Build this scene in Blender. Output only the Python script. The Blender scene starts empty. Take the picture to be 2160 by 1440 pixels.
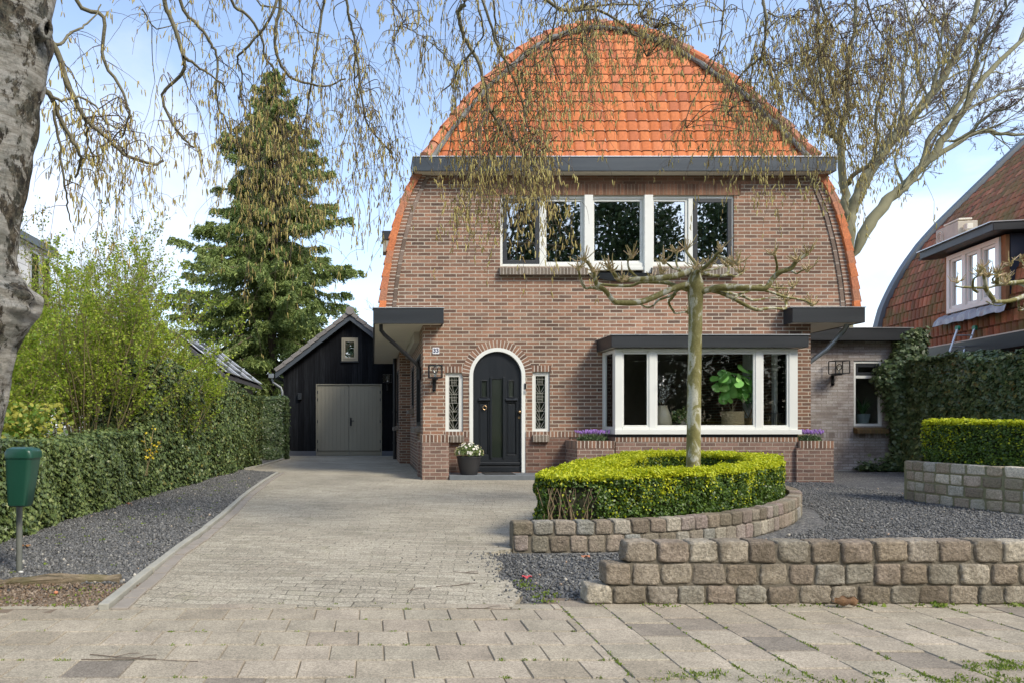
import bpy, math, random
import numpy as np
from mathutils import Vector, Matrix
from mathutils.geometry import tessellate_polygon

# ---------------------------------------------------------------- camera
F, VX, VY, H = 1430.0, 787.0, 895.0, 0.967      # focal, principal point (px of a 2160 wide frame), eye height
SC = bpy.context.scene
cam_d = bpy.data.cameras.new("camera"); cam = bpy.data.objects.new("camera", cam_d)
SC.collection.objects.link(cam); SC.camera = cam
cam.location = (0, 0, H); cam.rotation_euler = (math.radians(90), 0, 0)
cam_d.sensor_width = 36; cam_d.lens = F / 2160 * 36
cam_d.shift_x = (1080 - VX) / 2160; cam_d.shift_y = (VY - 720) / 2160
cam_d.clip_start = 0.05; cam_d.clip_end = 800
# ---------------------------------------------------------------- light
SUN = Vector((0.52, -0.62, 0.78)).normalized()
sun_d = bpy.data.lights.new("sun", 'SUN'); sun_d.energy = 1.5; sun_d.angle = math.radians(16)
sun_d.color = (1.0, 0.92, 0.78)
sun = bpy.data.objects.new("sun", sun_d); SC.collection.objects.link(sun)
sun.rotation_euler = SUN.to_track_quat('Z', 'Y').to_euler(); sun.location = (6, -8, 14)
SC.view_settings.view_transform = 'Standard'; SC.view_settings.look = 'None'
SC.view_settings.gamma = 1; SC.view_settings.exposure = 1.3
W = bpy.data.worlds.new("World"); SC.world = W; W.use_nodes = True
def world():
    nt = W.node_tree; N = nt.nodes; L = nt.links; N.clear()
    out = N.new('ShaderNodeOutputWorld'); bg = N.new('ShaderNodeBackground'); bg.inputs['Strength'].default_value = 0.15
    sky = N.new('ShaderNodeTexSky'); sky.sky_type = 'NISHITA'; sky.sun_disc = False
    sky.sun_elevation = math.asin(SUN.z); sky.sun_rotation = math.atan2(SUN.x, SUN.y)
    sky.air_density = 1.0; sky.dust_density = 1.2; sky.ozone_density = 1.6
    tc = N.new('ShaderNodeTexCoord'); sep = N.new('ShaderNodeSeparateXYZ'); L.new(tc.outputs['Generated'], sep.inputs[0])
    m = N.new('ShaderNodeMath'); m.operation = 'ADD'; m.inputs[1].default_value = 0.22; L.new(sep.outputs['Z'], m.inputs[0])
    mx = N.new('ShaderNodeMath'); mx.operation = 'MAXIMUM'; mx.inputs[1].default_value = 0.05; L.new(m.outputs[0], mx.inputs[0])
    dv = N.new('ShaderNodeVectorMath'); dv.operation = 'DIVIDE'
    cb = N.new('ShaderNodeCombineXYZ')
    for k in ('X', 'Y', 'Z'): L.new(mx.outputs[0], cb.inputs[k])
    L.new(tc.outputs['Generated'], dv.inputs[0]); L.new(cb.outputs[0], dv.inputs[1])
    mp = N.new('ShaderNodeMapping'); mp.inputs['Location'].default_value = (2.3, 0.9, 0); mp.inputs['Scale'].default_value = (1, 1, 0.35)
    L.new(dv.outputs[0], mp.inputs[0])
    n1 = N.new('ShaderNodeTexNoise'); n1.inputs['Scale'].default_value = 1.15; n1.inputs['Detail'].default_value = 9
    n1.inputs['Roughness'].default_value = 0.55; n1.inputs['Distortion'].default_value = 0.35
    L.new(mp.outputs[0], n1.inputs['Vector'])
    r = N.new('ShaderNodeValToRGB'); r.color_ramp.elements[0].position = 0.50; r.color_ramp.elements[1].position = 0.84
    L.new(n1.outputs['Fac'], r.inputs[0])
    # more cloud low in the sky and to the right
    lo = N.new('ShaderNodeMapRange'); lo.inputs['From Min'].default_value = 0.55; lo.inputs['From Max'].default_value = 0.0
    lo.inputs['To Min'].default_value = 0.0; lo.inputs['To Max'].default_value = 0.50; L.new(sep.outputs['Z'], lo.inputs['Value'])
    ri = N.new('ShaderNodeMapRange'); ri.inputs['From Min'].default_value = 0.44; ri.inputs['From Max'].default_value = 0.72
    ri.inputs['To Min'].default_value = 0.0; ri.inputs['To Max'].default_value = 0.75; L.new(sep.outputs['X'], ri.inputs['Value'])
    br_ = N.new('ShaderNodeMapRange'); br_.inputs['From Min'].default_value = 0.36; br_.inputs['From Max'].default_value = 0.60; br_.inputs['To Min'].default_value = 0.45; br_.inputs['To Max'].default_value = 1.25; L.new(n1.outputs['Fac'], br_.inputs['Value'])
    lm = N.new('ShaderNodeMath'); lm.operation = 'MULTIPLY'; L.new(lo.outputs[0], lm.inputs[0]); L.new(br_.outputs[0], lm.inputs[1])
    a = N.new('ShaderNodeMath'); a.operation = 'ADD'; L.new(r.outputs[0], a.inputs[0]); L.new(lm.outputs[0], a.inputs[1])
    r2 = N.new('ShaderNodeMath'); r2.operation = 'MULTIPLY'; L.new(ri.outputs[0], r2.inputs[0])
    n2 = N.new('ShaderNodeTexNoise'); n2.inputs['Scale'].default_value = 2.6; n2.inputs['Detail'].default_value = 7; L.new(mp.outputs[0], n2.inputs['Vector'])
    r3 = N.new('ShaderNodeMapRange'); r3.inputs['From Min'].default_value = 0.42; r3.inputs['From Max'].default_value = 0.55; L.new(n2.outputs['Fac'], r3.inputs['Value'])
    L.new(r3.outputs[0], r2.inputs[1])
    b = N.new('ShaderNodeMath'); b.operation = 'ADD'; b.use_clamp = True; L.new(a.outputs[0], b.inputs[0]); L.new(r2.outputs[0], b.inputs[1])
    sc = N.new('ShaderNodeMath'); sc.operation = 'MULTIPLY'; sc.inputs[1].default_value = 0.85; L.new(b.outputs[0], sc.inputs[0])
    cc = N.new('ShaderNodeMixRGB'); cc.inputs[1].default_value = (2.45, 2.65, 3.1, 1); cc.inputs[2].default_value = (4.2, 4.2, 4.2, 1)
    L.new(n2.outputs['Fac'], cc.inputs[0])
    mix = N.new('ShaderNodeMixRGB'); L.new(sc.outputs[0], mix.inputs[0]); hs_ = N.new('ShaderNodeHueSaturation'); hs_.inputs['Saturation'].default_value = 0.92; hs_.inputs['Value'].default_value = 0.92; L.new(sky.outputs[0], hs_.inputs['Color']); L.new(hs_.outputs[0], mix.inputs[1]); L.new(cc.outputs[0], mix.inputs[2])
    L.new(mix.outputs[0], bg.inputs['Color']); L.new(bg.outputs[0], out.inputs[0])
world()
SC.cycles.transparent_max_bounces = 24; SC.cycles.max_bounces = 8

# ---------------------------------------------------------------- helpers
RS = np.random.RandomState
def P(px, py, Y): return np.array([(px - VX) * Y / F, Y, H - (py - VY) * Y / F])
def PXx(px, Y): return (px - VX) * Y / F
def PZ(py, Y): return H - (py - VY) * Y / F
def gY(py, z=0.0): return F * (H - z) / (py - VY)          # depth of a ground point seen at row py
def G(px, py, z=0.0):
    Y = gY(py, z); return (PXx(px, Y), Y)

class MB:
    def __init__(s): s.v = []; s.f = []; s.uv = []
    def add(s, vs, fs, uvs=None):
        b = len(s.v); s.v += [tuple(map(float, p)) for p in vs]
        for i, f in enumerate(fs):
            s.f.append(tuple(b + j for j in f)); s.uv.append(uvs[i] if uvs else None)
        return s
    def box(s, x0, x1, y0, y1, z0, z1):
        if x0 > x1: x0, x1 = x1, x0
        vs = [(x0,y0,z0),(x1,y0,z0),(x1,y1,z0),(x0,y1,z0),(x0,y0,z1),(x1,y0,z1),(x1,y1,z1),(x0,y1,z1)]
        return s.add(vs, [(0,3,2,1),(4,5,6,7),(0,1,5,4),(1,2,6,5),(2,3,7,6),(3,0,4,7)])
    def obox(s, c, ax, ay, az):      # oriented box: centre, three half-axis vectors
        c, ax, ay, az = map(np.array, (c, ax, ay, az))
        vs = [c + i*ax + j*ay + k*az for k in (-1,1) for j in (-1,1) for i in (-1,1)]
        return s.add(vs, [(0,2,3,1),(4,5,7,6),(0,1,5,4),(1,3,7,5),(3,2,6,7),(2,0,4,6)])
    def tube(s, pts, rad, n=8, caps=True):
        pts = [np.array(p, float) for p in pts]
        if not hasattr(rad, '__len__'): rad = [rad] * len(pts)
        vs = []; ref = None
        for i, p in enumerate(pts):
            t = (pts[min(i+1, len(pts)-1)] - pts[max(i-1, 0)]); t = t / (np.linalg.norm(t) + 1e-9)
            if ref is None: ref = np.array([0,0,1.]) if abs(t[2]) < .9 else np.array([1.,0,0])
            a = np.cross(t, ref); a /= np.linalg.norm(a) + 1e-9; b = np.cross(t, a); ref = -np.cross(t, a) if False else ref
            ref = np.cross(a, t)
            for k in range(n):
                th = 2*math.pi*k/n; vs.append(p + rad[i]*(math.cos(th)*a + math.sin(th)*b))
        fs = []
        for i in range(len(pts)-1):
            for k in range(n):
                k2 = (k+1) % n; fs.append((i*n+k, i*n+k2, (i+1)*n+k2, (i+1)*n+k))
        if caps: fs.append(tuple(range(n))[::-1]); fs.append(tuple((len(pts)-1)*n + k for k in range(n)))
        return s.add(vs, fs)
    def lathe(s, c, prof, n=24):     # prof: (r, z)
        c = np.array(c, float); vs = []
        for r, z in prof:
            for k in range(n):
                th = 2*math.pi*k/n; vs.append(c + np.array([r*math.cos(th), r*math.sin(th), z]))
        fs = []
        for i in range(len(prof)-1):
            for k in range(n):
                k2 = (k+1) % n; fs.append((i*n+k, i*n+k2, (i+1)*n+k2, (i+1)*n+k))
        fs.append(tuple(range(n))[::-1]); fs.append(tuple((len(prof)-1)*n+k for k in range(n)))
        return s.add(vs, fs)
    def prism(s, poly, y0, y1):      # polygon in x,z extruded along y
        n = len(poly); vs = [(x, y0, z) for x, z in poly] + [(x, y1, z) for x, z in poly]
        fs = [tuple(range(n)), tuple(range(2*n-1, n-1, -1))] + [(i, i+n, (i+1) % n + n, (i+1) % n) for i in range(n)]
        return s.add(vs, fs)
    def prismz(s, poly, z0, z1):
        n = len(poly); vs = [(x, y, z0) for x, y in poly] + [(x, y, z1) for x, y in poly]
        fs = [tuple(range(n))[::-1], tuple(range(n, 2*n))] + [(i, (i+1) % n, (i+1) % n + n, i+n) for i in range(n)]
        return s.add(vs, fs)
    def holed(s, outer, holes, fn, depth=0.0, dvec=None):
        """face from a 2-D outline with holes; fn maps (a,b)->xyz; reveals of the holes go back by dvec"""
        loops = [outer] + holes
        tris = tessellate_polygon([[Vector((a, b, 0)) for a, b in lp] for lp in loops])
        allp = [p for lp in loops for p in lp]
        s.add([fn(a, b) for a, b in allp], [tuple(t) for t in tris])
        if dvec is not None:
            dv = np.array(dvec, float)
            for lp in holes:
                n = len(lp); vs = [np.array(fn(a, b)) for a, b in lp]; vs += [v + dv for v in vs]
                s.add(vs, [(i, (i+1) % n, (i+1) % n + n, i+n) for i in range(n)])
        return s

def origin(o):
    v = np.zeros(3)
    while o is not None: v += np.array(o.location); o = o.parent
    return v
def tag(o, label=None, cat=None, group=None, kind=None):
    if label: o['label'] = label
    if cat: o['category'] = cat
    if group: o['group'] = group
    if kind: o['kind'] = kind
    return o
def thing(name, label, cat, loc, group=None, rz=0):
    o = bpy.data.objects.new(name, None); SC.collection.objects.link(o)
    o.location = loc; o.rotation_euler = (0, 0, rz); o.empty_display_size = 0.2
    return tag(o, label, cat, group)
def link_mesh(name, me, mat, parent, base):
    o = bpy.data.objects.new(name, me); SC.collection.objects.link(o)
    if mat: me.materials.append(mat)
    if parent is not None: o.parent = parent
    else: o.location = base
    return o
def obj(name, mb, mat, parent=None, smooth=False, bevel=0.0, base=None, label=None, cat=None, group=None, kind=None, ori=None):
    V = np.array(mb.v, float)
    b = origin(parent) if parent is not None else (np.array(base, float) if base is not None else
        np.array([(V[:,0].min()+V[:,0].max())/2, (V[:,1].min()+V[:,1].max())/2, V[:,2].min()]))
    me = bpy.data.meshes.new(name); me.from_pydata([tuple(p) for p in (V - b)], [], mb.f)
    if any(u is not None for u in mb.uv):
        ul = me.uv_layers.new(name="UVMap"); k = 0
        for fi, f in enumerate(mb.f):
            u = mb.uv[fi]
            for j in range(len(f)):
                if u: ul.data[k].uv = u[j]
                k += 1
    me.update()
    if smooth:
        for p in me.polygons: p.use_smooth = True
    o = link_mesh(name, me, mat, parent, b)
    if bevel:
        m = o.modifiers.new('bevel', 'BEVEL'); m.width = bevel; m.segments = 2; m.limit_method = 'ANGLE'
    if smooth and smooth != 'full':
        try:
            m2 = o.modifiers.new('edges', 'EDGE_SPLIT'); m2.split_angle = math.radians(40)
        except Exception: pass
    return tag(o, label, cat, group, kind)
def objs(name, mb, mat, parent, **kw):
    """one object per connected piece of the builder"""
    par = list(range(len(mb.v)))
    def fd(a):
        while par[a] != a: par[a] = par[par[a]]; a = par[a]
        return a
    for f in mb.f:
        for j in f[1:]: par[fd(j)] = fd(f[0])
    gr = {}
    for i, f in enumerate(mb.f): gr.setdefault(fd(f[0]), []).append(i)
    out = []
    for fi in gr.values():
        ids = sorted({j for i in fi for j in mb.f[i]}); mp = {j: k for k, j in enumerate(ids)}
        b = MB(); b.v = [mb.v[j] for j in ids]; b.f = [tuple(mp[j] for j in mb.f[i]) for i in fi]; b.uv = [mb.uv[i] for i in fi]
        out.append(obj(name, b, mat, parent, **kw))
    return out
def npobj(name, V, Fc, mat, parent=None, base=None, smooth=False, label=None, cat=None, group=None, kind=None, uv=None):
    V = np.asarray(V, np.float64); Fc = np.asarray(Fc, np.int32)
    b = origin(parent) if parent is not None else (np.array(base, float) if base is not None else
        np.array([(V[:,0].min()+V[:,0].max())/2, (V[:,1].min()+V[:,1].max())/2, V[:,2].min()]))
    me = bpy.data.meshes.new(name); n, k = Fc.shape
    me.vertices.add(len(V)); me.vertices.foreach_set('co', (V - b).astype(np.float32).ravel())
    me.loops.add(n*k); me.loops.foreach_set('vertex_index', Fc.ravel())
    me.polygons.add(n); me.polygons.foreach_set('loop_start', np.arange(0, n*k, k, dtype=np.int32))
    try: me.polygons.foreach_set('loop_total', np.full(n, k, np.int32))
    except Exception: pass
    if uv is not None:
        ul = me.uv_layers.new(name="UVMap"); ul.data.foreach_set('uv', np.asarray(uv, np.float32).ravel())
    me.update(calc_edges=True); me.validate()
    if smooth: me.polygons.foreach_set('use_smooth', np.ones(n, bool))
    o = link_mesh(name, me, mat, parent, b)
    return tag(o, label, cat, group, kind)

# ---------------------------------------------------------------- material helpers
class NT:
    def __init__(s, name):
        s.m = bpy.data.materials.new(name); s.m.use_nodes = True; s.t = s.m.node_tree; s.N = s.t.nodes; s.L = s.t.links
        s.N.clear(); s.out = s.N.new('ShaderNodeOutputMaterial')
    def n(s, typ, ins=None, **props):
        nd = s.N.new(typ)
        for k, v in props.items(): setattr(nd, k, v)
        for k, v in (ins or {}).items(): s.set(nd, k, v)
        return nd
    def set(s, nd, k, v):
        if isinstance(v, bpy.types.Node): v = v.outputs[0]
        if isinstance(v, bpy.types.NodeSocket): s.L.new(v, nd.inputs[k])
        else: nd.inputs[k].default_value = v
    def math(s, op, a, b=0.0, clamp=False): return s.n('ShaderNodeMath', {0: a, 1: b}, operation=op, use_clamp=clamp)
    def mix(s, f, a, b, mode='MIX'):
        nd = s.n('ShaderNodeMixRGB', {0: f, 1: a, 2: b}, blend_type=mode); return nd
    def ramp(s, f, stops):
        nd = s.n('ShaderNodeValToRGB', {0: f}); e = nd.color_ramp.elements
        while len(e) > 1: e.remove(e[-1])
        e[0].position = stops[0][0]; e[0].color = c4(stops[0][1])
        for p, c in stops[1:]: x = e.new(p); x.color = c4(c)
        return nd
    def noise(s, scale, detail=4, vec=None, rough=0.55, dist=0.0):
        nd = s.n('ShaderNodeTexNoise', {'Scale': scale, 'Detail': detail, 'Roughness': rough, 'Distortion': dist})
        if vec is not None: s.set(nd, 'Vector', vec)
        return nd
    def pos(s): return s.n('ShaderNodeNewGeometry').outputs['Position']
    def bump(s, h, strength=0.3, dist=0.01, normal=None):
        nd = s.n('ShaderNodeBump', {'Height': h, 'Strength': strength, 'Distance': dist})
        if normal is not None: s.set(nd, 'Normal', normal)
        return nd
    def finish(s, col, rough=0.6, normal=None, metal=0.0, spec=0.5, transl=0.0, **kw):
        p = s.n('ShaderNodeBsdfPrincipled'); s.set(p, 'Base Color', c4(col) if isinstance(col, tuple) else col)
        s.set(p, 'Roughness', rough); s.set(p, 'Metallic', metal); s.set(p, 'Specular IOR Level', spec)
        if normal is not None: s.set(p, 'Normal', normal)
        o = p
        if transl:
            t = s.n('ShaderNodeBsdfTranslucent'); s.set(t, 'Color', c4(col) if isinstance(col, tuple) else col)
            o = s.n('ShaderNodeMixShader', {0: transl}); s.L.new(p.outputs[0], o.inputs[1]); s.L.new(t.outputs[0], o.inputs[2])
        s.L.new(o.outputs[0], s.out.inputs[0]); return s.m
def c4(c): return (c[0], c[1], c[2], 1.0) if len(c) == 3 else tuple(c)
def mul(c, k): return tuple(min(1, x*k) for x in c[:3])

def m_plain(name, col, rough=0.5, metal=0.0, var=0.15, scale=3.0, bs=0.08, bscale=60.0, spec=0.5, stretch=None):
    t = NT(name); p = t.pos()
    if stretch: p = t.n('ShaderNodeVectorMath', {0: p, 1: stretch}, operation='MULTIPLY').outputs[0]
    n = t.noise(scale, 6, p); n2 = t.noise(bscale, 4, p)
    c = t.mix(t.math('MULTIPLY', n.outputs['Fac'], 1.0), c4(mul(col, 1-var)), c4(mul(col, 1+var)))
    f = t.mix(0.5, n.outputs['Fac'], n2.outputs['Fac'])
    r = t.n('ShaderNodeMapRange', {'Value': n.outputs['Fac'], 'To Min': max(0.02, rough-0.1), 'To Max': min(1, rough+0.12)})
    return t.finish(c.outputs[0], r, t.bump(n2.outputs['Fac'], bs, 0.01), metal, spec)

def m_brick(name, cols, mortar, bw=0.237, bh=0.0658, ms=0.011, uv=False, offset=0.5, blotch=(0.75, 1.25), stain=None, off=(0, 0), dirt=0.5):
    t = NT(name)
    if uv: vec = t.n('ShaderNodeUVMap').outputs[0]; pos = t.pos()
    else:
        g = t.n('ShaderNodeNewGeometry'); pos = g.outputs['Position']
        sp = t.n('ShaderNodeSeparateXYZ', {0: pos}); sn = t.n('ShaderNodeSeparateXYZ', {0: g.outputs['True Normal']})
        ax = t.math('GREATER_THAN', t.math('ABSOLUTE', sn.outputs[0]), 0.7)
        u = t.n('ShaderNodeMix', {0: ax.outputs[0], 2: sp.outputs[0], 3: sp.outputs[1]}, data_type='FLOAT')
        u = t.math('ADD', u, off[0]); vv = t.math('ADD', sp.outputs[2], off[1])
        vec = t.n('ShaderNodeCombineXYZ', {0: u, 1: vv}).outputs[0]
    wob = t.noise(14, 3, pos)
    wv = t.n('ShaderNodeVectorMath', {0: wob.outputs['Color'], 1: (0.5, 0.5, 0.5)}, operation='SUBTRACT')
    wv = t.n('ShaderNodeVectorMath', {0: wv.outputs[0]}, operation='SCALE'); wv.inputs['Scale'].default_value = 0.009
    vec = t.n('ShaderNodeVectorMath', {0: vec, 1: wv.outputs[0]}, operation='ADD').outputs[0]
    br = t.n('ShaderNodeTexBrick', {'Vector': vec, 'Color1': (0,0,0,1), 'Color2': (1,1,1,1), 'Mortar': (0.5,0.5,0.5,1), 'Scale': 1.0,
        'Mortar Size': ms*0.5, 'Mortar Smooth': 0.15, 'Bias': 0.0, 'Brick Width': bw, 'Row Height': bh}, offset=offset, offset_frequency=2)
    n = len(cols); rp = t.ramp(br.outputs['Color'], [(i/(n-1), c) for i, c in enumerate(cols)])
    fine = t.noise(70, 6, pos, 0.65); big = t.noise(1.1, 5, pos, 0.6)
    mr = t.n('ShaderNodeMapRange', {'Value': big.outputs['Fac'], 'From Min': 0.3, 'From Max': 0.7, 'To Min': blotch[0], 'To Max': blotch[1]})
    fr = t.n('ShaderNodeMapRange', {'Value': fine.outputs['Fac'], 'From Min': 0.25, 'From Max': 0.75, 'To Min': 0.62, 'To Max': 1.35})
    c = t.mix(1.0, rp, t.n('ShaderNodeCombineXYZ', {0: mr, 1: mr, 2: mr}), 'MULTIPLY')
    c = t.mix(1.0, c, t.n('ShaderNodeCombineXYZ', {0: fr, 1: fr, 2: fr}), 'MULTIPLY')
    mo = t.mix(t.noise(6, 5, pos).outputs['Fac'], c4(mul(mortar, 0.72)), c4(mul(mortar, 1.18)))
    c = t.mix(br.outputs['Fac'], c, mo)
    if stain:
        z = t.n('ShaderNodeSeparateXYZ', {0: pos}).outputs[2]
        sn2 = t.noise(2.2, 6, pos, 0.65)
        k = t.n('ShaderNodeMapRange', {'Value': sn2.outputs['Fac'], 'From Min': 0.46, 'From Max': 0.66, 'To Min': 0.0, 'To Max': stain[1]})
        c = t.mix(k, c, c4(stain[0]))
    h = t.math('ADD', t.math('MULTIPLY', br.outputs['Fac'], -1.0), t.math('MULTIPLY', fine.outputs['Fac'], 0.45))
    return t.finish(c.outputs[0], 0.85, t.bump(h, 0.55, 0.006), spec=0.25)

def m_island(name, cols, rough=0.5, transl=0.0, fine=0.0, bs=0.0, bscale=80, spec=0.4, big=None, finescale=40):
    t = NT(name); g = t.n('ShaderNodeNewGeometry'); n = len(cols)
    c = t.ramp(g.outputs['Random Per Island'], [(i/max(1, n-1), k) for i, k in enumerate(cols)])
    f = t.noise(finescale, 6, g.outputs['Position'], 0.65)
    if fine:
        fr = t.n('ShaderNodeMapRange', {'Value': f.outputs['Fac'], 'From Min': 0.3, 'From Max': 0.7, 'To Min': 1-fine, 'To Max': 1+fine})
        c = t.mix(1.0, c, t.n('ShaderNodeCombineXYZ', {0: fr, 1: fr, 2: fr}), 'MULTIPLY')
    if big:
        f2 = t.noise(big[0], 4, g.outputs['Position'])
        k = t.n('ShaderNodeMapRange', {'Value': f2.outputs['Fac'], 'From Min': 0.45, 'From Max': 0.62, 'To Min': 0.0, 'To Max': big[2]})
        c = t.mix(k, c, c4(big[1]))
    nm = t.bump(t.noise(bscale, 6, g.outputs['Position'], 0.7).outputs['Fac'], bs, 0.01 if bs < .85 else .03) if bs else None
    return t.finish(c.outputs[0], rough, nm, spec=spec, transl=transl)

def m_tile(name, cols, moss=None, rough=0.45):
    t = NT(name); uv = t.n('ShaderNodeUVMap').outputs[0]; pos = t.pos()
    fl = t.n('ShaderNodeVectorMath', {0: uv}, operation='FLOOR')
    wn = t.n('ShaderNodeTexWhiteNoise', {'Vector': fl.outputs[0]}, noise_dimensions='2D')
    n = len(cols); c = t.ramp(wn.outputs['Value'], [(i/(n-1), k) for i, k in enumerate(cols)])
    f = t.noise(22, 6, pos, 0.65)
    fr = t.n('ShaderNodeMapRange', {'Value': f.outputs['Fac'], 'From Min': 0.3, 'From Max': 0.7, 'To Min': 0.84, 'To Max': 1.14})
    c = t.mix(1.0, c, t.n('ShaderNodeCombineXYZ', {0: fr, 1: fr, 2: fr}), 'MULTIPLY')
    # darker tones placed by position within each tile
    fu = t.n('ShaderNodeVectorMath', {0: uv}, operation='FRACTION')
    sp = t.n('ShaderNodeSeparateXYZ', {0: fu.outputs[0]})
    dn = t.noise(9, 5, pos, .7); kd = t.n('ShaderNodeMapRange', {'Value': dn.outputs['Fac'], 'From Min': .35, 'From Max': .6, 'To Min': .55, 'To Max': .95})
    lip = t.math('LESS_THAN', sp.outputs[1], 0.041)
    c = t.mix(t.math('MULTIPLY', lip, kd), c, (0.10, 0.035, 0.015, 1))       # lap-gap shade painted onto the tile butt ends, broken up by noise
    if moss:
        mn = t.noise(moss[2], 7, pos, 0.7)
        k = t.n('ShaderNodeMapRange', {'Value': mn.outputs['Fac'], 'From Min': 0.46, 'From Max': 0.6, 'To Min': 0.0, 'To Max': moss[1]})
        c = t.mix(k, c, c4(moss[0]))
        k2 = t.n('ShaderNodeMapRange', {'Value': sp.outputs[0], 'From Min': 0.75, 'From Max': 0.95, 'To Min': 0.0, 'To Max': 0.55})
        c = t.mix(k2, c, (0.03, 0.022, 0.015, 1))  # darker along the roll at the side of each tile
    return t.finish(c.outputs[0], rough, t.bump(f.outputs['Fac'], 0.12, 0.01), spec=0.22)

def m_glass(name, tint=(0.75, 0.82, 0.8), refl=0.12, ior=1.45):
    t = NT(name); tr = t.n('ShaderNodeBsdfTransparent', {'Color': c4(tint)}); gl = t.n('ShaderNodeBsdfGlossy', {'Color': (1,1,1,1), 'Roughness': 0.01})
    w = t.noise(1.5, 2, t.pos()); t.set(gl, 'Normal', t.bump(w.outputs['Fac'], 0.02, 0.05))
    fr = t.n('ShaderNodeFresnel', {'IOR': ior}); k = t.math('ADD', fr, refl, True)
    m = t.n('ShaderNodeMixShader', {0: k}); t.L.new(tr.outputs[0], m.inputs[1]); t.L.new(gl.outputs[0], m.inputs[2])
    t.L.new(m.outputs[0], t.out.inputs[0]); return t.m

# ---------------------------------------------------------------- materials
M = {}
BR = [(0.105,0.068,0.052),(0.20,0.108,0.073),(0.24,0.135,0.090),(0.265,0.145,0.095),(0.295,0.162,0.105),(0.205,0.12,0.083),(0.14,0.09,0.068),(0.315,0.193,0.133)]
M['brick'] = m_brick('house brick', BR, (0.50,0.445,0.355), ms=0.015)
M['brick_uv'] = m_brick('soldier brick', [mul(c,.92) for c in BR], (0.56,0.50,0.42), ms=0.017, bw=0.066, bh=0.5, uv=True, offset=0.0)
M['brick_row'] = m_brick('edging brick', [(.15,.11,.085),(.20,.15,.12),(.24,.18,.145)], (0.50,0.45,0.38), ms=0.016, bw=0.237, bh=0.5, uv=True, offset=0.0)
M['brick_dark'] = m_brick('plinth brick', [(0.09,0.055,0.042),(0.15,0.085,0.062),(0.19,0.10,0.072),(0.22,0.12,0.088),(0.12,0.075,0.06)], (0.30,0.25,0.20), stain=((0.10,0.075,0.06),0.5))
M['brick_up'] = m_brick('darker brown brick', [(0.13,0.075,0.05),(0.19,0.10,0.065),(0.24,0.125,0.08),(0.16,0.09,0.06)], (0.24,0.18,0.13))
M['brick_up_uv'] = m_brick('darker brown soldier brick', [(0.13,0.07,0.045),(0.22,0.115,0.07),(0.27,0.14,0.085),(0.17,0.10,0.065)], (0.26,0.20,0.14), bw=0.066, bh=0.5, uv=True, offset=0.0)
M['brick_planter'] = m_brick('planter brick', [(0.14,0.092,0.075),(0.20,0.125,0.098),(0.25,0.155,0.12),(0.18,0.115,0.09),(0.28,0.18,0.14)], (0.42,0.37,0.30), bw=0.20, bh=0.0655)
M['brick_sill'] = m_brick('sill brick', [(0.14,0.115,0.09),(0.20,0.165,0.13),(0.25,0.21,0.165)], (0.50,0.46,0.40), bw=0.062, bh=0.5, uv=True, offset=0.0)
M['brick_white'] = m_brick('pale annex brick', [(0.30,0.26,0.235),(0.42,0.385,0.36),(0.50,0.47,0.45),(0.37,0.33,0.30),(0.46,0.44,0.43)], (0.26,0.225,0.19), bw=0.235, bh=0.062, stain=((0.11,0.075,0.055),0.62), blotch=(0.7,1.2))
M['anth'] = m_plain('anthracite paint', (0.019,0.023,0.027), 0.42, var=0.25, scale=2.0, bs=0.06, bscale=25, stretch=(0.4,1,6))
M['anth_up'] = m_plain('weathered anthracite zinc', (0.042,0.052,0.060), 0.32, var=0.35, scale=1.5, bs=0.05, bscale=18, stretch=(0.5,1,5), metal=0.2)
M['cream'] = m_plain('cream painted soffit', (0.74,0.70,0.58), 0.6, var=0.12, bs=0.1, bscale=30, stretch=(0.3,2,1))
M['white'] = m_plain('white window paint', (0.72,0.73,0.68), 0.38, var=0.05, bs=0.03)
M['trim'] = m_plain('aluminium trim', (0.55,0.57,0.58), 0.3, metal=0.6, var=0.1)
M['zinc'] = m_plain('zinc pipe', (0.30,0.33,0.35), 0.38, metal=0.55, var=0.3, scale=6)
M['black'] = m_plain('black metal', (0.012,0.013,0.015), 0.38, var=0.2)
M['door'] = m_plain('dark blue grey door paint', (0.013,0.016,0.020), 0.33, var=0.15, bs=0.04, bscale=40, stretch=(3,1,0.3))
M['brass'] = m_plain('aged brass', (0.42,0.28,0.15), 0.3, metal=0.9, var=0.3)
M['stone_step'] = m_plain('blue stone step', (0.13,0.145,0.155), 0.6, var=0.25, scale=8, bs=0.2)
M['glass'] = m_glass('window glass', (0.96,0.98,0.97), refl=0.0, ior=1.28)
M['glass_up'] = m_glass('upper window glass', (0.6,0.66,0.66), refl=0.3)
M['glass_clear'] = m_glass('lantern glass', (0.93,0.95,0.94), refl=0.03)
M['lead_glass'] = m_glass('leaded glass', (0.30,0.32,0.26), refl=0.16)
M['lead'] = m_plain('lead came', (0.42,0.42,0.36), 0.4, metal=0.4)
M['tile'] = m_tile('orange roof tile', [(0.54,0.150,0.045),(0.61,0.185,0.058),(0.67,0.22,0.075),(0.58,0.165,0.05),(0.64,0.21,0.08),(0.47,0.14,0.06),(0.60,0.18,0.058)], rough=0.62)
M['ridge'] = m_island('orange ridge tile', [(0.46,0.14,0.05),(0.58,0.18,0.06),(0.36,0.17,0.10),(0.54,0.16,0.06)], 0.6, fine=0.35, bs=0.3)
M['mortar'] = m_plain('grey roof mortar', (0.17,0.175,0.165), 0.9, var=0.5, scale=9, bs=0.6, bscale=40)
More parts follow.
